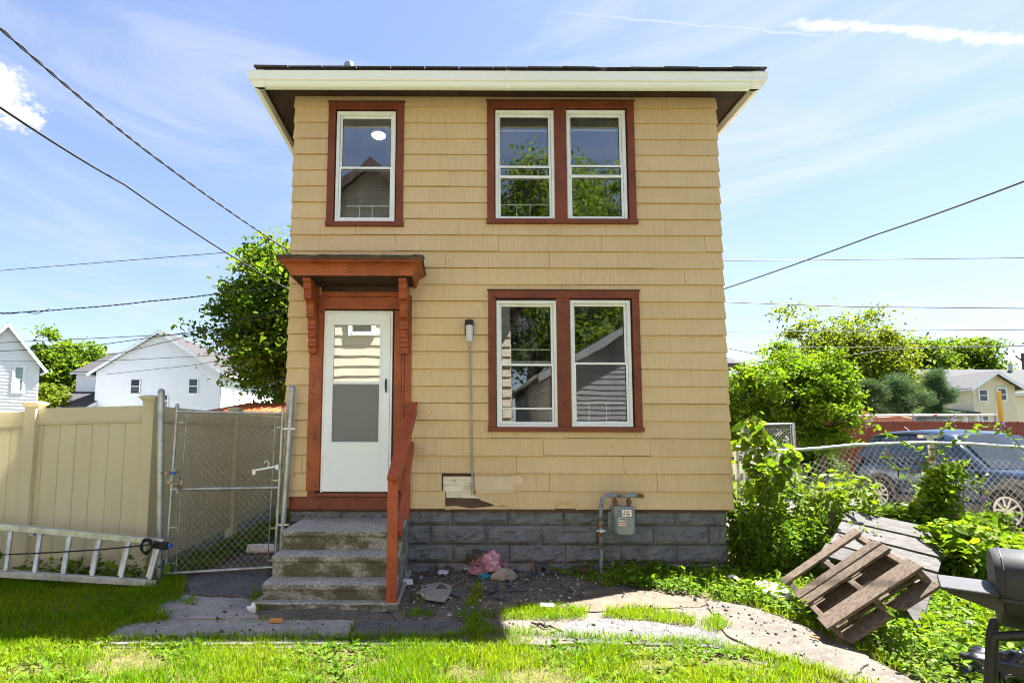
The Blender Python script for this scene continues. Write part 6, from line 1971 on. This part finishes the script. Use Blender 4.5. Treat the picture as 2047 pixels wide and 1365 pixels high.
# big maple left of the house
YT = 12
c = cpx(528, 650, YT)
T1 = tree('maple_tree', 'big dense green tree right behind the left edge of the tan house', (c.x + .5, YT, 0), (c.x + .65, YT, c.z - .05), (2.2, 2.2, 3.05), 260, 150, .27, .17, 'maple_leaf', 11, .2, G, shell_=.35, zcut=-.95, lump=.4)
# behind the left houses
c = cpx(150, 760, 42)
tree('maple_tree', 'green tree with a knobby crown between the two white houses', (c.x, 42, 0), (c.x, 42, c.z + .3), (3.3, 2.6, 3.3), 130, 130, .42, .34, 'bright_leaf', 21, .3, G, lump=.6)
c = cpx(96, 735, 40)
tree('maple_tree', 'smaller green tree against the far left white house', (c.x, 40, 0), (c.x, 40, c.z), (1.5, 1.5, 2.4), 60, 120, .38, .32, 'bright_leaf', 22, .2, G, lump=.6)
c = cpx(97, 800, 30)
tree('shrub', 'yellowish green shrub below the utility pole on the left', (c.x, 30, 0), (c.x, 30, c.z), (1.0, .9, 1.1), 50, 90, .2, .2, 'olive_leaf', 23, .08, None, 'shrub')
c = cpx(190, 790, 36)
tree('shrub', 'yellowish green shrub beside the middle white house', (c.x - .4, 36, 0), (c.x - .4, 36, c.z - .2), (1.2, .9, 1.3), 50, 90, .2, .2, 'olive_leaf', 24, .08, None, 'shrub')
# right side
YB = 9.4
c = cpx(1575, 815, YB)
tree('ash_tree', 'bright green bushy tree just right of the tan house', (c.x + .3, YB, 0), (c.x + .05, YB, c.z + .05), (1.75, 1.5, 1.75), 165, 165, .155, .13, 'weed_leaf', 31, .11, G, shell_=.3, lump=.45, wid=.42)
c = cpx(1490, 840, YB + .6)
tree('ash_tree', 'low bright green sapling tucked against the right wall of the tan house', (c.x, YB + .6, 0), (c.x, YB + .6, c.z - .2), (.95, .9, 1.35), 110, 95, .15, .12, 'weed_leaf', 32, .06, G, shell_=.3, wid=.42)
c = cpx(1655, 775, YB - .3)
tree('ash_tree', 'right hand bough of bright green leaves overhanging the red fence', (c.x - .3, YB - .3, 0), (c.x - .2, YB - .3, c.z - .35), (.85, .8, .9), 80, 95, .15, .12, 'weed_leaf', 33, .06, G, shell_=.3, wid=.42)
c = cpx(1628, 900, YB + .8)
tree('shrub', 'dark shrub in the shade at the left end of the red fence', (c.x, YB + 1.4, 0), (c.x, YB + 1.4, .55), (.95, .7, .75), 90, 90, .16, .11, 'dark_leaf', 34, .05, None, 'shrub', shell_=.2)
c = cpx(1695, 740, 27)
tree('locust_tree', 'tall airy tree with yellow green leaves behind the bright green tree', (c.x, 27, 0), (c.x, 27, c.z + .1), (3.3, 2.4, 3.3), 270, 120, .42, .21, 'olive_leaf', 35, .25, G, shell_=.25, lump=.7, limbs=26)
c = cpx(1760, 780, 26)
tree('locust_tree', 'yellow green tree lower and right of the tall airy tree', (c.x - .6, 26, 0), (c.x - .6, 26, c.z - .2), (2.4, 1.8, 2.3), 190, 110, .34, .19, 'olive_leaf', 36, .18, G, shell_=.25, lump=.6)
c = cpx(1905, 745, 55)
tree('maple_tree', 'broad dark green round crowned tree behind the grey roofed house', (c.x, 55, 0), (c.x, 55, c.z - 1.0), (5.8, 4, 5.0), 280, 150, .62, .40, 'maple_leaf', 37, .45, G, lump=.4)
c = cpx(1830, 745, 52)
tree('maple_tree', 'dark green round tree left of the broad dark one', (c.x - .5, 52, 0), (c.x - .5, 52, c.z - .6), (4.2, 3, 4.4), 190, 140, .6, .38, 'maple_leaf', 38, .4, G, lump=.4)
tree('maple_tree', 'loose green tree standing just outside the right edge of the picture', (6.8, -1.3, 0), (6.8, -1.3, 4.3), (.5, .5, 1.3), 46, 60, .12, .12, 'weed_leaf', 39, .06, G, shell_=.2, lump=.15)
# pine: whorled boughs with needle tufts
def pine(name, label, base, H, R, seed, group):
    t = thing(name, label, 'tree', base, group)
    r_ = random.Random(seed)
    g = np.random.default_rng(seed)
    b = Vector(base)
    mb = MB().tube([b, b + Vector((.1, 0, H*.6)), b + Vector((.05, 0, H))], [.14, .09, .02], 7)
    pts = []
    for k in range(46):
        f = .18 + .82*k/46
        z = H*f
        L = R*(1.05 - f)**.55*r_.uniform(.6, 1.1)
        a = r_.uniform(0, 6.28)
        d = Vector((math.cos(a), math.sin(a), .22))
        e = b + Vector((0, 0, z)) + d*L
        mb.tube([b + Vector((0, 0, z)), b + Vector((0, 0, z)) + d*L*.5 - Vector((0, 0, .05)), e], [.035, .022, .008], 5)
        for s in np.linspace(.35, 1.0, 7):
            q = b + Vector((0, 0, z)) + d*L*float(s)
            n = 110
            pts.append(np.array(q) + g.normal(0, 1, (n, 3))*np.array([.17, .17, .10]))
    P = np.concatenate(pts)
    V, Fc = leaf_arrays(P, .15, .3, .10, .0, -.4, g)
    npmesh('needles', V, Fc, 'conifer_leaf', t)
    mb.build('trunk', 'bark', t, smooth=True)
c = cpx(1810, 842, 19)
pine('pine_tree', 'bluish green spreading pine in front of the grey roofed house', (c.x, 19, 0), cpx(1800, 755, 19).z, 1.75, 51, G)
c = cpx(1888, 842, 22)
pine('pine_tree', 'smaller pine with an upright tip left of the cream house', (c.x - .3, 22, 0), cpx(1900, 742, 22).z, 1.25, 52, G)
c = cpx(1745, 842, 18.5)
pine('pine_tree', 'low spreading pine at the left end of the pine group', (c.x, 18.5, 0), cpx(1750, 765, 18.5).z, 1.45, 53, G)

# ------------------------------------------------------------------ weeds, bushes and vines by the near fence
def bush(name, label, items, m, leaf, cat='bush', stems=8, seed=0, wid=.55, ground=0., stem_m='stem_green', droop=.2):
    """items: (centre, radii, clumps, leaves per clump, clump spread)"""
    base = items[0][0]
    t = thing(name, label, cat, (base[0], base[1], ground))
    g = np.random.default_rng(seed)
    A, S0, S1 = [], [], []
    for (c, r, ncl, per, cr) in items:
        P, cen = crown_pts(c, r, ncl, per, cr, seed, zcut=-1.1, shell_=.1, lump=.5)
        P = P[P[:, 2] > ground + .01]
        A.append(leaf_arrays(P, leaf, .6, wid, .25, droop, g))
        for q in cen[::max(1, len(cen)//stems)]:
            f = np.array([c[0] + g.normal(0, r[0]*.35), c[1] + g.normal(0, r[1]*.35), ground])
            mid = (f + q)/2 + g.normal(0, .04, 3)
            S0 += [f, mid]
            S1 += [mid, q]
    V, Fc = join(*A)
    npmesh('foliage', V, Fc, m, t)
    V, Fc = segs(S0, S1, .005, 4)
    npmesh('stems', V, Fc, stem_m, t)
    return t
def wp(u, v, Y): 
    p = at(u, v, Y=Y)
    return (p.x, p.y, p.z)
def weedbed(name, label, regions, m, seed, cat='weeds'):
    """upright leafy shoots of uneven height: regions = (poly corners x0,x1,y0,y1, count, height, leaf, leaves per metre)"""
    x0, x1, y0, y1 = regions[0][:4]
    t = thing(name, label, cat, ((x0+x1)/2, (y0+y1)/2, 0))
    g = np.random.default_rng(seed)
    A, S0, S1 = [], [], []
    for x0, x1, y0, y1, n, h, leaf, lpm in regions:
        C = []
        for _ in range(n):
            p = np.array([g.uniform(x0, x1), g.uniform(y0, y1), -.01])
            H = h*g.uniform(.35, 1.2)
            lean = g.normal(0, .16, 2)
            k = max(4, int(H/.07))
            prev = p
            for i in range(1, k+1):
                f = i/k
                q = p + np.array([lean[0]*H*f**1.6, lean[1]*H*f**1.6, H*f])
                S0.append(prev)
                S1.append(q)
                m_ = max(1, int(lpm*H/k*g.uniform(.5, 1.5)))
                if f > .12: C.append(q + g.normal(0, .028, (m_, 3)))
                prev = q
        A.append(leaf_arrays(np.concatenate(C), leaf, .7, .5, .25, .1, g))
    V, Fc = join(*A)
    npmesh('foliage', V, Fc, m, t)
    V, Fc = segs(S0, S1, .0035, 4)
    npmesh('stems', V, Fc, 'stem_green', t)
    return t
weedbed('weed_patch', 'fine leaved bright weeds filling the corner right of the stone foundation', [(3.25, 4.1, -.35, .32, 170, .55, .045, 150), (3.9, 4.55, -.45, .2, 110, .48, .045, 150)], 'weed_leaf', 61)
weedbed('weed_patch', 'taller loose weeds with pale leaves along the near chain link fence', [(3.3, 4.7, .0, .36, 70, .95, .075, 85), (3.25, 3.6, -.1, .3, 18, 1.15, .085, 80)], 'bright_leaf', 62)
weedbed('weed_patch', 'pale straggling weeds outside the mesh beside the driveway', [(3.4, 5.4, .45, .9, 60, .75, .07, 80)], 'weed_leaf', 65)
# pokeweed-like sapling with big hanging leaves
def sapling(label, path_, r0, leaf, m, seed, n_leaf, spread, name='sapling'):
    b = Vector(path_[0])
    t = thing(name, label, 'sapling', tuple(b))
    g = np.random.default_rng(seed)
    P = [Vector(p) for p in path_]
    mb = MB().tube(P, [r0*(1 - .75*i/(len(P)-1)) for i in range(len(P))], 6)
    C = []
    for i in range(n_leaf):
        s = .25 + .75*g.random()
        k = s*(len(P)-1)
        j = min(int(k), len(P)-2)
        q = P[j].lerp(P[j+1], k - j)
        e = q + Vector(g.normal(0, 1, 3)*np.array([1, 1, .7]))*spread*(1.15 - .6*s)
        mb.tube([q, q.lerp(e, .6) + Vector((0, 0, .02)), e], [.004, .003, .002], 4)
        for _ in range(3): C.append(np.array(e) + g.normal(0, .035, 3))
    V, Fc = leaf_arrays(np.array(C), leaf, .5, .55, .25, .5, g)
    npmesh('leaves', V, Fc, m, t)
    mb.build('stem', 'twig', t, smooth=True)
sapling('light green sapling with big drooping leaves at the right corner of the tan house', [wp(1520, 1060, -.05), wp(1522, 980, -.05), wp(1516, 900, -.08), wp(1508, 838, -.1)], .013, .13, 'bright_leaf', 71, 60, .12)
sapling('second branch of big drooping leaves leaning right over the chain link mesh', [wp(1528, 1060, -.05), wp(1540, 970, -.1), wp(1560, 925, -.12), wp(1590, 905, -.14)], .010, .125, 'bright_leaf', 72, 38, .10)
sapling('leafy shoot leaning into the middle of the sagging mesh', [wp(1600, 1090, -.05), wp(1640, 1010, -.05), wp(1670, 985, -.06), wp(1710, 975, -.06)], .009, .11, 'bright_leaf', 73, 26, .10)
tag(MB().tube([wp(1652, 1100, -.2), wp(1660, 1060, -.2), wp(1664, 1030, -.2), wp(1662, 1026, -.2)], [.022, .02, .018, .016], 8).build('stump', 'bark', None, base=wp(1652, 1100, -.2), smooth=True), 'broken dark sapling stump between the weeds and the grey boards', 'stump')
bush('bush', 'large leaved green bush crowding the right end of the grey boards', [(wp(1915, 1100, -.55), (.26, .25, .24), 46, 30, .08), (wp(1980, 1100, -.5), (.26, .3, .25), 36, 30, .09)], 'bright_leaf', .105, seed=63, stems=12)
bush('vine', 'leafy vine heap climbing the fence post behind the grey boards', [(wp(1800, 1035, .32), (.34, .12, .16), 50, 26, .06), (wp(1870, 1000, .30), (.15, .12, .42), 50, 24, .06), (wp(1890, 960, .32), (.25, .1, .22), 24, 20, .06), (wp(1960, 1045, .3), (.40, .12, .12), 24, 22, .07)], 'weed_leaf', .075, 'vine', stems=16, seed=64, stem_m='twig')
# trailing vine shoots over the rail
for i, (lab, pts) in enumerate((('long vine shoot reaching up left across the car roof', [(1868, 950), (1840, 900), (1800, 880), (1770, 868), (1742, 845)]),
                                ('vine shoot rising straight above the fence post', [(1868, 920), (1876, 880), (1885, 855), (1905, 838)]),
                                ('vine shoot arching right above the rail', [(1885, 900), (1920, 870), (1965, 855), (2000, 848)]),
                                ('vine shoot at the far right across the red fence', [(2060, 920), (2030, 880), (2010, 860), (1998, 845)]),
                                ('vine shoot hanging on the mesh left of the post', [(1860, 960), (1815, 950), (1785, 930), (1772, 900)]),
                                ('vine shoot hanging on the mesh right of the post', [(1880, 960), (1915, 950), (1950, 960), (1975, 990)]))):
    P = [Vector(wp(u, v, YN - .06 + .01*i)) for u, v in pts]
    t = thing('vine', lab, 'vine', tuple(P[0]), 'vine shoots on the near fence')
    MB().tube(P, .0035, 5).build('stem', 'twig', t)
    C = []
    for a, b in zip(P[:-1], P[1:]):
        for k in range(5): C.append(np.array(a.lerp(b, k/5)) + RNG.normal(0, .018, 3))
    V, Fc = leaf_arrays(np.array(C*2), .075, .7, .5, .2, .1, np.random.default_rng(80+i))
    npmesh('leaves', V, Fc, 'weed_leaf', t)
    fl = MB()
    for k in range(7):
        q = P[-1] + Vector(RNG.normal(0, .03, 3)) - Vector((0, 0, .03))
        fl.lathe([(0, .012), (.009, .004), (.006, -.006), (0, -.008)], q, n=5)
    fl.build('flowers', 'purple_flower', t)['kind'] = 'stuff'

# clover, ground ivy and long grass over the right-hand ground
CLOV = pxpoly([(1190, 1168), (1260, 1140), (1420, 1148), (1600, 1085), (1760, 1060), (2300, 1100), (2500, 1300), (2200, 1470), (1960, 1420), (1800, 1345), (1740, 1308), (1650, 1264), (1570, 1234), (1500, 1208), (1410, 1196), (1290, 1178)])
g = np.random.default_rng(90)
def discs(P, size, zlo, zhi, tilt, m, name, g, nside=6):
    n = len(P)
    z = g.uniform(zlo, zhi, n)**1.0
    C = np.column_stack([P, z])
    nr = np.column_stack([g.normal(0, tilt, n), g.normal(0, tilt, n), np.ones(n)])
    nr /= np.linalg.norm(nr, axis=1)[:, None]
    u = np.cross(nr, np.array([[.3, 1, 0.]]))
    u /= np.linalg.norm(u, axis=1)[:, None]
    w = np.cross(nr, u)
    r = (size*g.uniform(.55, 1.3, n))[:, None]
    vs = []
    for k in range(nside):
        a = 2*math.pi*k/nside
        rr_ = r*(.75 if k == 0 else 1)
        vs.append(C + (u*math.cos(a) + w*math.sin(a))*rr_ + nr*r*.16*math.cos(2*a))
    V = np.stack(vs, 1).reshape(-1, 3)
    b = (np.arange(n)*nside)[:, None]
    Fc = np.concatenate([b + np.array([[0, 1, 2, 3]]), b + np.array([[0, 3, 4, 5]])])
    return npmesh(name, V, Fc, m)
P = scatter(CLOV, 2300, g)
hm = np.array([.5 + mnoise.noise(Vector((x*2.2, y*2.2, 1.))) for x, y in P])
P = P[g.random(len(P)) < .35 + .9*hm]
o = discs(P, .017, .015, .085, .45, 'clover_leaf', 'clover', g)
tag(o, 'low carpet of round leaved clover and ground ivy right of the path', 'clover', kind='stuff')
PW = scatter(CLOV, 260, g)
PW = PW[(PW[:, 1] > -1.9) | (PW[:, 0] > 3.0)]
C = np.column_stack([PW, g.uniform(.03, .13, len(PW))])
C = np.repeat(C, 3, 0) + g.normal(0, .015, (len(C)*3, 3))
V, Fc = leaf_arrays(C, .055, .6, .55, .25, -.1, g)
tag(npmesh('weeds', V, Fc, 'weed_leaf'), 'loose leafy weeds standing in the clover', 'weeds', kind='stuff')

# ------------------------------------------------------------------ grass blades
def blades(P, h, w, lean, name, m, g, z0=-.012, par=None, hvar=None):
    n = len(P)
    H = h*g.uniform(.45, 1.25, n)
    if hvar is not None: H *= hvar
    az = g.uniform(0, 2*np.pi, n)
    ln = np.abs(g.normal(0, lean, n)) + .1
    d = np.stack([np.cos(az), np.sin(az), np.zeros(n)], 1)
    fz = g.uniform(0, 2*np.pi, n)
    s = np.stack([np.cos(fz), np.sin(fz), np.zeros(n)], 1)*(w*g.uniform(.6, 1.3, n))[:, None]*.5
    B = np.column_stack([P, np.full(n, z0)])
    up = np.array([[0, 0, 1.]])
    M1 = B + up*(H*.55)[:, None] + d*(H*ln*.35)[:, None]
    T = B + up*(H*(1 - .25*ln))[:, None] + d*(H*ln)[:, None]
    V = np.stack([B - s, B + s, M1 + s*.8, M1 - s*.8, T], 1).reshape(-1, 3)
    b = (np.arange(n)*5)[:, None]
    Fc = np.concatenate([b + np.array([[0, 1, 2]]), b + np.array([[0, 2, 3]]), b + np.array([[3, 2, 4]])])
    return npmesh(name, V, Fc, m, par)
g = np.random.default_rng(101)
FRONT = [p for p in LAWN]
P = scatter([(-5.2, -4.2), (5.0, -4.2), (5.0, -.2), (-5.2, -.2)], 8200, g)
P = P[inpoly(P, LAWN)]
pn = np.array([mnoise.fractal(Vector((x*1.9, y*2.4, 4.)), 1., 2., 4) for x, y in P[:]])
# bare scuffed spots
bare = np.zeros(len(P), bool)
for u, v, r in ((255, 1325, .16), (80, 1335, .10), (1065, 1355, .14), (925, 1345, .10), (1450, 1320, .13), (700, 1300, .05), (1310, 1340, .06)):
    x, y = gp(u, v)
    bare |= ((P[:, 0] - x)/1.7)**2 + (P[:, 1] - y)**2 < (r*(1 + .5*g.normal(0, .3, len(P))))**2
keep = (g.random(len(P)) < .86 + .5*pn) & ~(bare & (g.random(len(P)) < .9))
P, pn = P[keep], pn[keep]
o = blades(P, .058, .0050, .55, 'grass', 'grass_blade', g, hvar=np.clip(1 + .8*pn, .5, 1.7))
tag(o, 'mown lawn of short bright grass in the foreground and by the ladder', 'grass', kind='stuff')
# dry thatch in the bare spots
Pd = scatter([(-5.2, -4.2), (5.0, -4.2), (5.0, -.2), (-5.2, -.2)], 500, g)
Pd = Pd[inpoly(Pd, LAWN)]
mat('dry_straw', (.34, .25, .12), (.24, .17, .08), .9, 4)
o = blades(Pd, .03, .004, 1.3, 'dry_grass', 'dry_straw', g)
tag(o, 'dry straw coloured blades among the green lawn', 'grass', kind='stuff')
Pc = scatter([(-5.2, -4.2), (5.0, -4.2), (5.0, -2.0), (-5.2, -2.0)], 420, g)
Pc = Pc[inpoly(Pc, LAWN)]
cn = np.array([mnoise.noise(Vector((x*1.6, y*1.6, 9.))) for x, y in Pc])
Pc = Pc[cn > .05]
C = np.repeat(np.column_stack([Pc, np.full(len(Pc), .012)]), 3, 0) + g.normal(0, .010, (len(Pc)*3, 3))*np.array([1, 1, .3])
V, Fc = leaf_arrays(C, .038, 1.2, .6, .2, -.15, g)
tag(npmesh('lawn_weeds', V, Fc, 'clover_leaf'), 'broad leaved weeds scattered in the front lawn', 'weeds', kind='stuff')
# strips and tufts that grow in the cracks of the path and the dirt
TUFT = []
for pts, dn in (([(1000, 1240), (1003, 1222), (1060, 1213), (1175, 1218), (1172, 1236), (1100, 1240)], 8000), ([(1208, 1234), (1215, 1220), (1290, 1216), (1395, 1240), (1390, 1252), (1300, 1243), (1240, 1240)], 8000),
                ([(1405, 1260), (1408, 1240), (1440, 1232), (1462, 1256), (1440, 1262)], 7000), ([(935, 1282), (925, 1248), (940, 1236), (965, 1242), (975, 1255), (970, 1278)], 4600), ([(930, 1215), (945, 1180), (958, 1160), (966, 1190), (958, 1212)], 3600), ([(905, 1232), (925, 1222), (985, 1228), (1000, 1238), (930, 1240)], 3500),
                ([(800, 1234), (830, 1222), (868, 1228), (862, 1238)], 6000), ([(512, 1225), (500, 1205), (510, 1180), (524, 1190), (522, 1222)], 6000), ([(250, 1248), (300, 1236), (335, 1232), (338, 1246)], 6000),
                ([(366, 1208), (380, 1196), (392, 1204), (385, 1216)], 5000), ([(318, 1180), (330, 1150), (368, 1150), (372, 1175), (345, 1186)], 5500), ([(698, 1284), (706, 1244), (712, 1244), (706, 1284)], 4200),
                ([(440, 1248), (500, 1240), (620, 1239), (690, 1241), (600, 1246)], 900), ([(1120, 1150), (1250, 1128), (1330, 1128), (1300, 1160), (1220, 1175)], 2600), ([(1000, 1150), (1010, 1146), (1020, 1155), (1008, 1160)], 3000),
                ([(820, 1195), (850, 1190), (850, 1205), (826, 1208)], 2000), ([(535, 1140), (545, 1120), (556, 1122), (552, 1140)], 5000)):
    TUFT.append(scatter(pxpoly(pts), dn, g))
edge = [gp(u, v) for u, v in ((190, 1284), (350, 1281), (500, 1281), (700, 1281), (880, 1279), (960, 1268), (1000, 1268), (1160, 1278), (1290, 1284), (1400, 1288), (1480, 1303), (1560, 1320), (1640, 1344), (1700, 1362), (1830, 1420))]
edge2 = [gp(u, v) for u, v in ((360, 1198), (300, 1215), (318, 1240), (250, 1247), (190, 1284))]
edge3 = [gp(u, v) for u, v in ((1410, 1198), (1500, 1210), (1570, 1236), (1650, 1266), (1740, 1312), (1800, 1346))]
for ln, nn_, sp_ in ((edge, 700, .035), (edge2, 500, .04), (edge3, 350, .04)):
    for a, b in zip(ln[:-1], ln[1:]):
        a, b = np.array(a), np.array(b)
        n_ = int(np.linalg.norm(b - a)*nn_)
        k = g.random(n_)[:, None]
        d_ = np.array([-(b-a)[1], (b-a)[0]])/np.linalg.norm(b-a)
        cl_n = np.array([max(0, mnoise.noise(Vector((q[0]*5, q[1]*5, 2.)))+.35) for q in (a + (b-a)*k)])[:, None]
        TUFT.append(a + (b - a)*k + d_*np.abs(g.normal(0, sp_, (n_, 1)))*cl_n*2)
P = np.concatenate(TUFT)
P = P + g.normal(0, .016, P.shape)
o = blades(P, .075, .0048, .7, 'grass_tufts', 'grass_blade', g, z0=.0)
tag(o, 'grass tufts growing in the cracks of the path and along the dirt', 'grass', kind='stuff')
P = scatter(CLOV, 330, g)
o = blades(P, .16, .0048, .6, 'long_grass', 'grass_blade', g)
tag(o, 'long grass blades and seed stalks standing in the clover', 'grass', kind='stuff')
# fringe of grass along the kerb, driveway, and behind the gate
P = np.concatenate([scatter([(7.2, 9.7), (9.0, 10.9), (14, 10.5), (30, 9.6), (30, 12.4), (6, 12.4)], 200, g), scatter([(3.4, .6), (4.5, .6), (4.5, 9), (3.4, 9)], 300, g)])
o = blades(P, .12, .018, .6, 'verge_grass', 'grass_blade', g)
tag(o, 'grass verge between the driveway and the red fence', 'grass', kind='stuff')
# weeds at the foot of the vinyl fence and behind the ladder
A = []
for u, v, Y_, r, n in ((60, 1130, -.40, .16, 40), (140, 1130, -.38, .20, 90), (170, 1120, -.42, .14, 50), (215, 1140, -.4, .14, 40), (280, 1145, -.4, .12, 40), (20, 1150, -.4, .16, 40), (240, 1158, -.46, .12, 30), (90, 1150, -.45, .12, 30)):
    p = at(u, v, Y=Y_)
    A.append(np.array([p.x, Y_, .06]) + g.normal(0, 1, (n, 3))*np.array([r, .05, .07]))
C = np.concatenate(A)
C[:, 2] = np.abs(C[:, 2]) + .01
V, Fc = leaf_arrays(C, .085, .6, .65, .2, .1, g)
tag(npmesh('fence_weeds', V, Fc, 'clover_leaf'), 'dark broad leaved weeds between the ladder and the beige fence', 'weeds', kind='stuff')
P = scatter([(-3.22, -.15), (-2.75, -.15), (-2.5, 6), (-3.22, 6)], 900, g)
C = np.repeat(np.column_stack([P, g.uniform(.0, .09, len(P))]), 2, 0) + g.normal(0, .01, (len(P)*2, 3))
V, Fc = leaf_arrays(C, .05, .7, .6, .2, .0, g)
tag(npmesh('side_weeds', V, Fc, 'clover_leaf'), 'low weeds along the foot of the side fence behind the gate', 'weeds', kind='stuff')
# weeds under the gas meter
A = []
for u, v, n, r in ((1190, 1148, 60, .13), (1240, 1150, 60, .14), (1290, 1155, 80, .18), (1340, 1165, 80, .2), (1120, 1150, 30, .08)):
    x, y = gp(u, v)
    A.append(np.array([x, y, .05]) + g.normal(0, 1, (n, 3))*np.array([r, r*.6, .05]))
C = np.concatenate(A)
C[:, 2] = np.abs(C[:, 2]) + .01
V, Fc = leaf_arrays(C, .055, .5, .5, .2, -.2, g)
tag(npmesh('meter_weeds', V, Fc, 'weed_leaf'), 'small weeds growing at the foundation below the gas meter', 'weeds', kind='stuff')
# dandelion clock
b = at(1944, 1292, Z=.03)
d = thing('dandelion_clock', 'dandelion seed head on a bare stalk in front of the dark weeds', 'dandelion', tuple(b))
tp = at(1938, 1243, Y=b.y)
MB().tube([b, b.lerp(tp, .5) + Vector((.004, 0, 0)), tp], .0028, 6).build('stalk', 'twig', d)
S0, S1 = [], []
for k in range(90):
    q = Vector(RNG.normal(0, 1, 3)).normalized()
    S0.append(tp + q*.004)
    S1.append(tp + q*.019)
V, Fc = segs(S0, S1, .0009)
npmesh('seeds', V, Fc, 'seed_white', d)['kind'] = 'stuff'

# ------------------------------------------------------------------ what stands behind the photographer (seen in the panes)
nb_ = thing('tan_house', 'tan shingled gabled house behind the photographer, reflected in the panes', 'house', (-2.1, -6.75, 0), local=True, rotz=math.pi)
shell(nb_, -3.5, 3.5, 0, 9, 5.3, 8.35, 'y', 'tan_siding_far', 'shingle_dark', ov=.35, course=.25, trim='dark_soffit', lap=.026)
far_window(nb_, .17, 4.50, .5, .85, 0, t=.10)
far_window(nb_, -1.6, 2.0, .9, 1.4, 0, t=.12)
gh_ = thing('grey_house', 'grey clapboard house behind the photographer, reflected in the lower right pane', 'house', (6.2, -10.5, 0), local=True, rotz=math.pi)
shell(gh_, -3.2, 3.2, 0, 9, 3.6, 5.4, 'y', 'grey_siding_far', 'shingle_dark', ov=.4, course=.16, trim='grey_siding_far')
for i, (x, y, h, r) in enumerate(((3.6, -17, 8.2, 3.4), (7.8, -21, 9.5, 3.6), (-9.5, -15, 7, 3))):
    tree('maple_tree', ('green tree reflected in the middle panes, behind the photographer', 'tall green tree reflected in the right hand panes, behind the photographer', 'green tree far behind the photographer on the left')[i], (x, y, 0), (x, y, h), (r, r, h*.72), 200, 150, .42, .2, 'maple_leaf', 200 + i, .25, G)
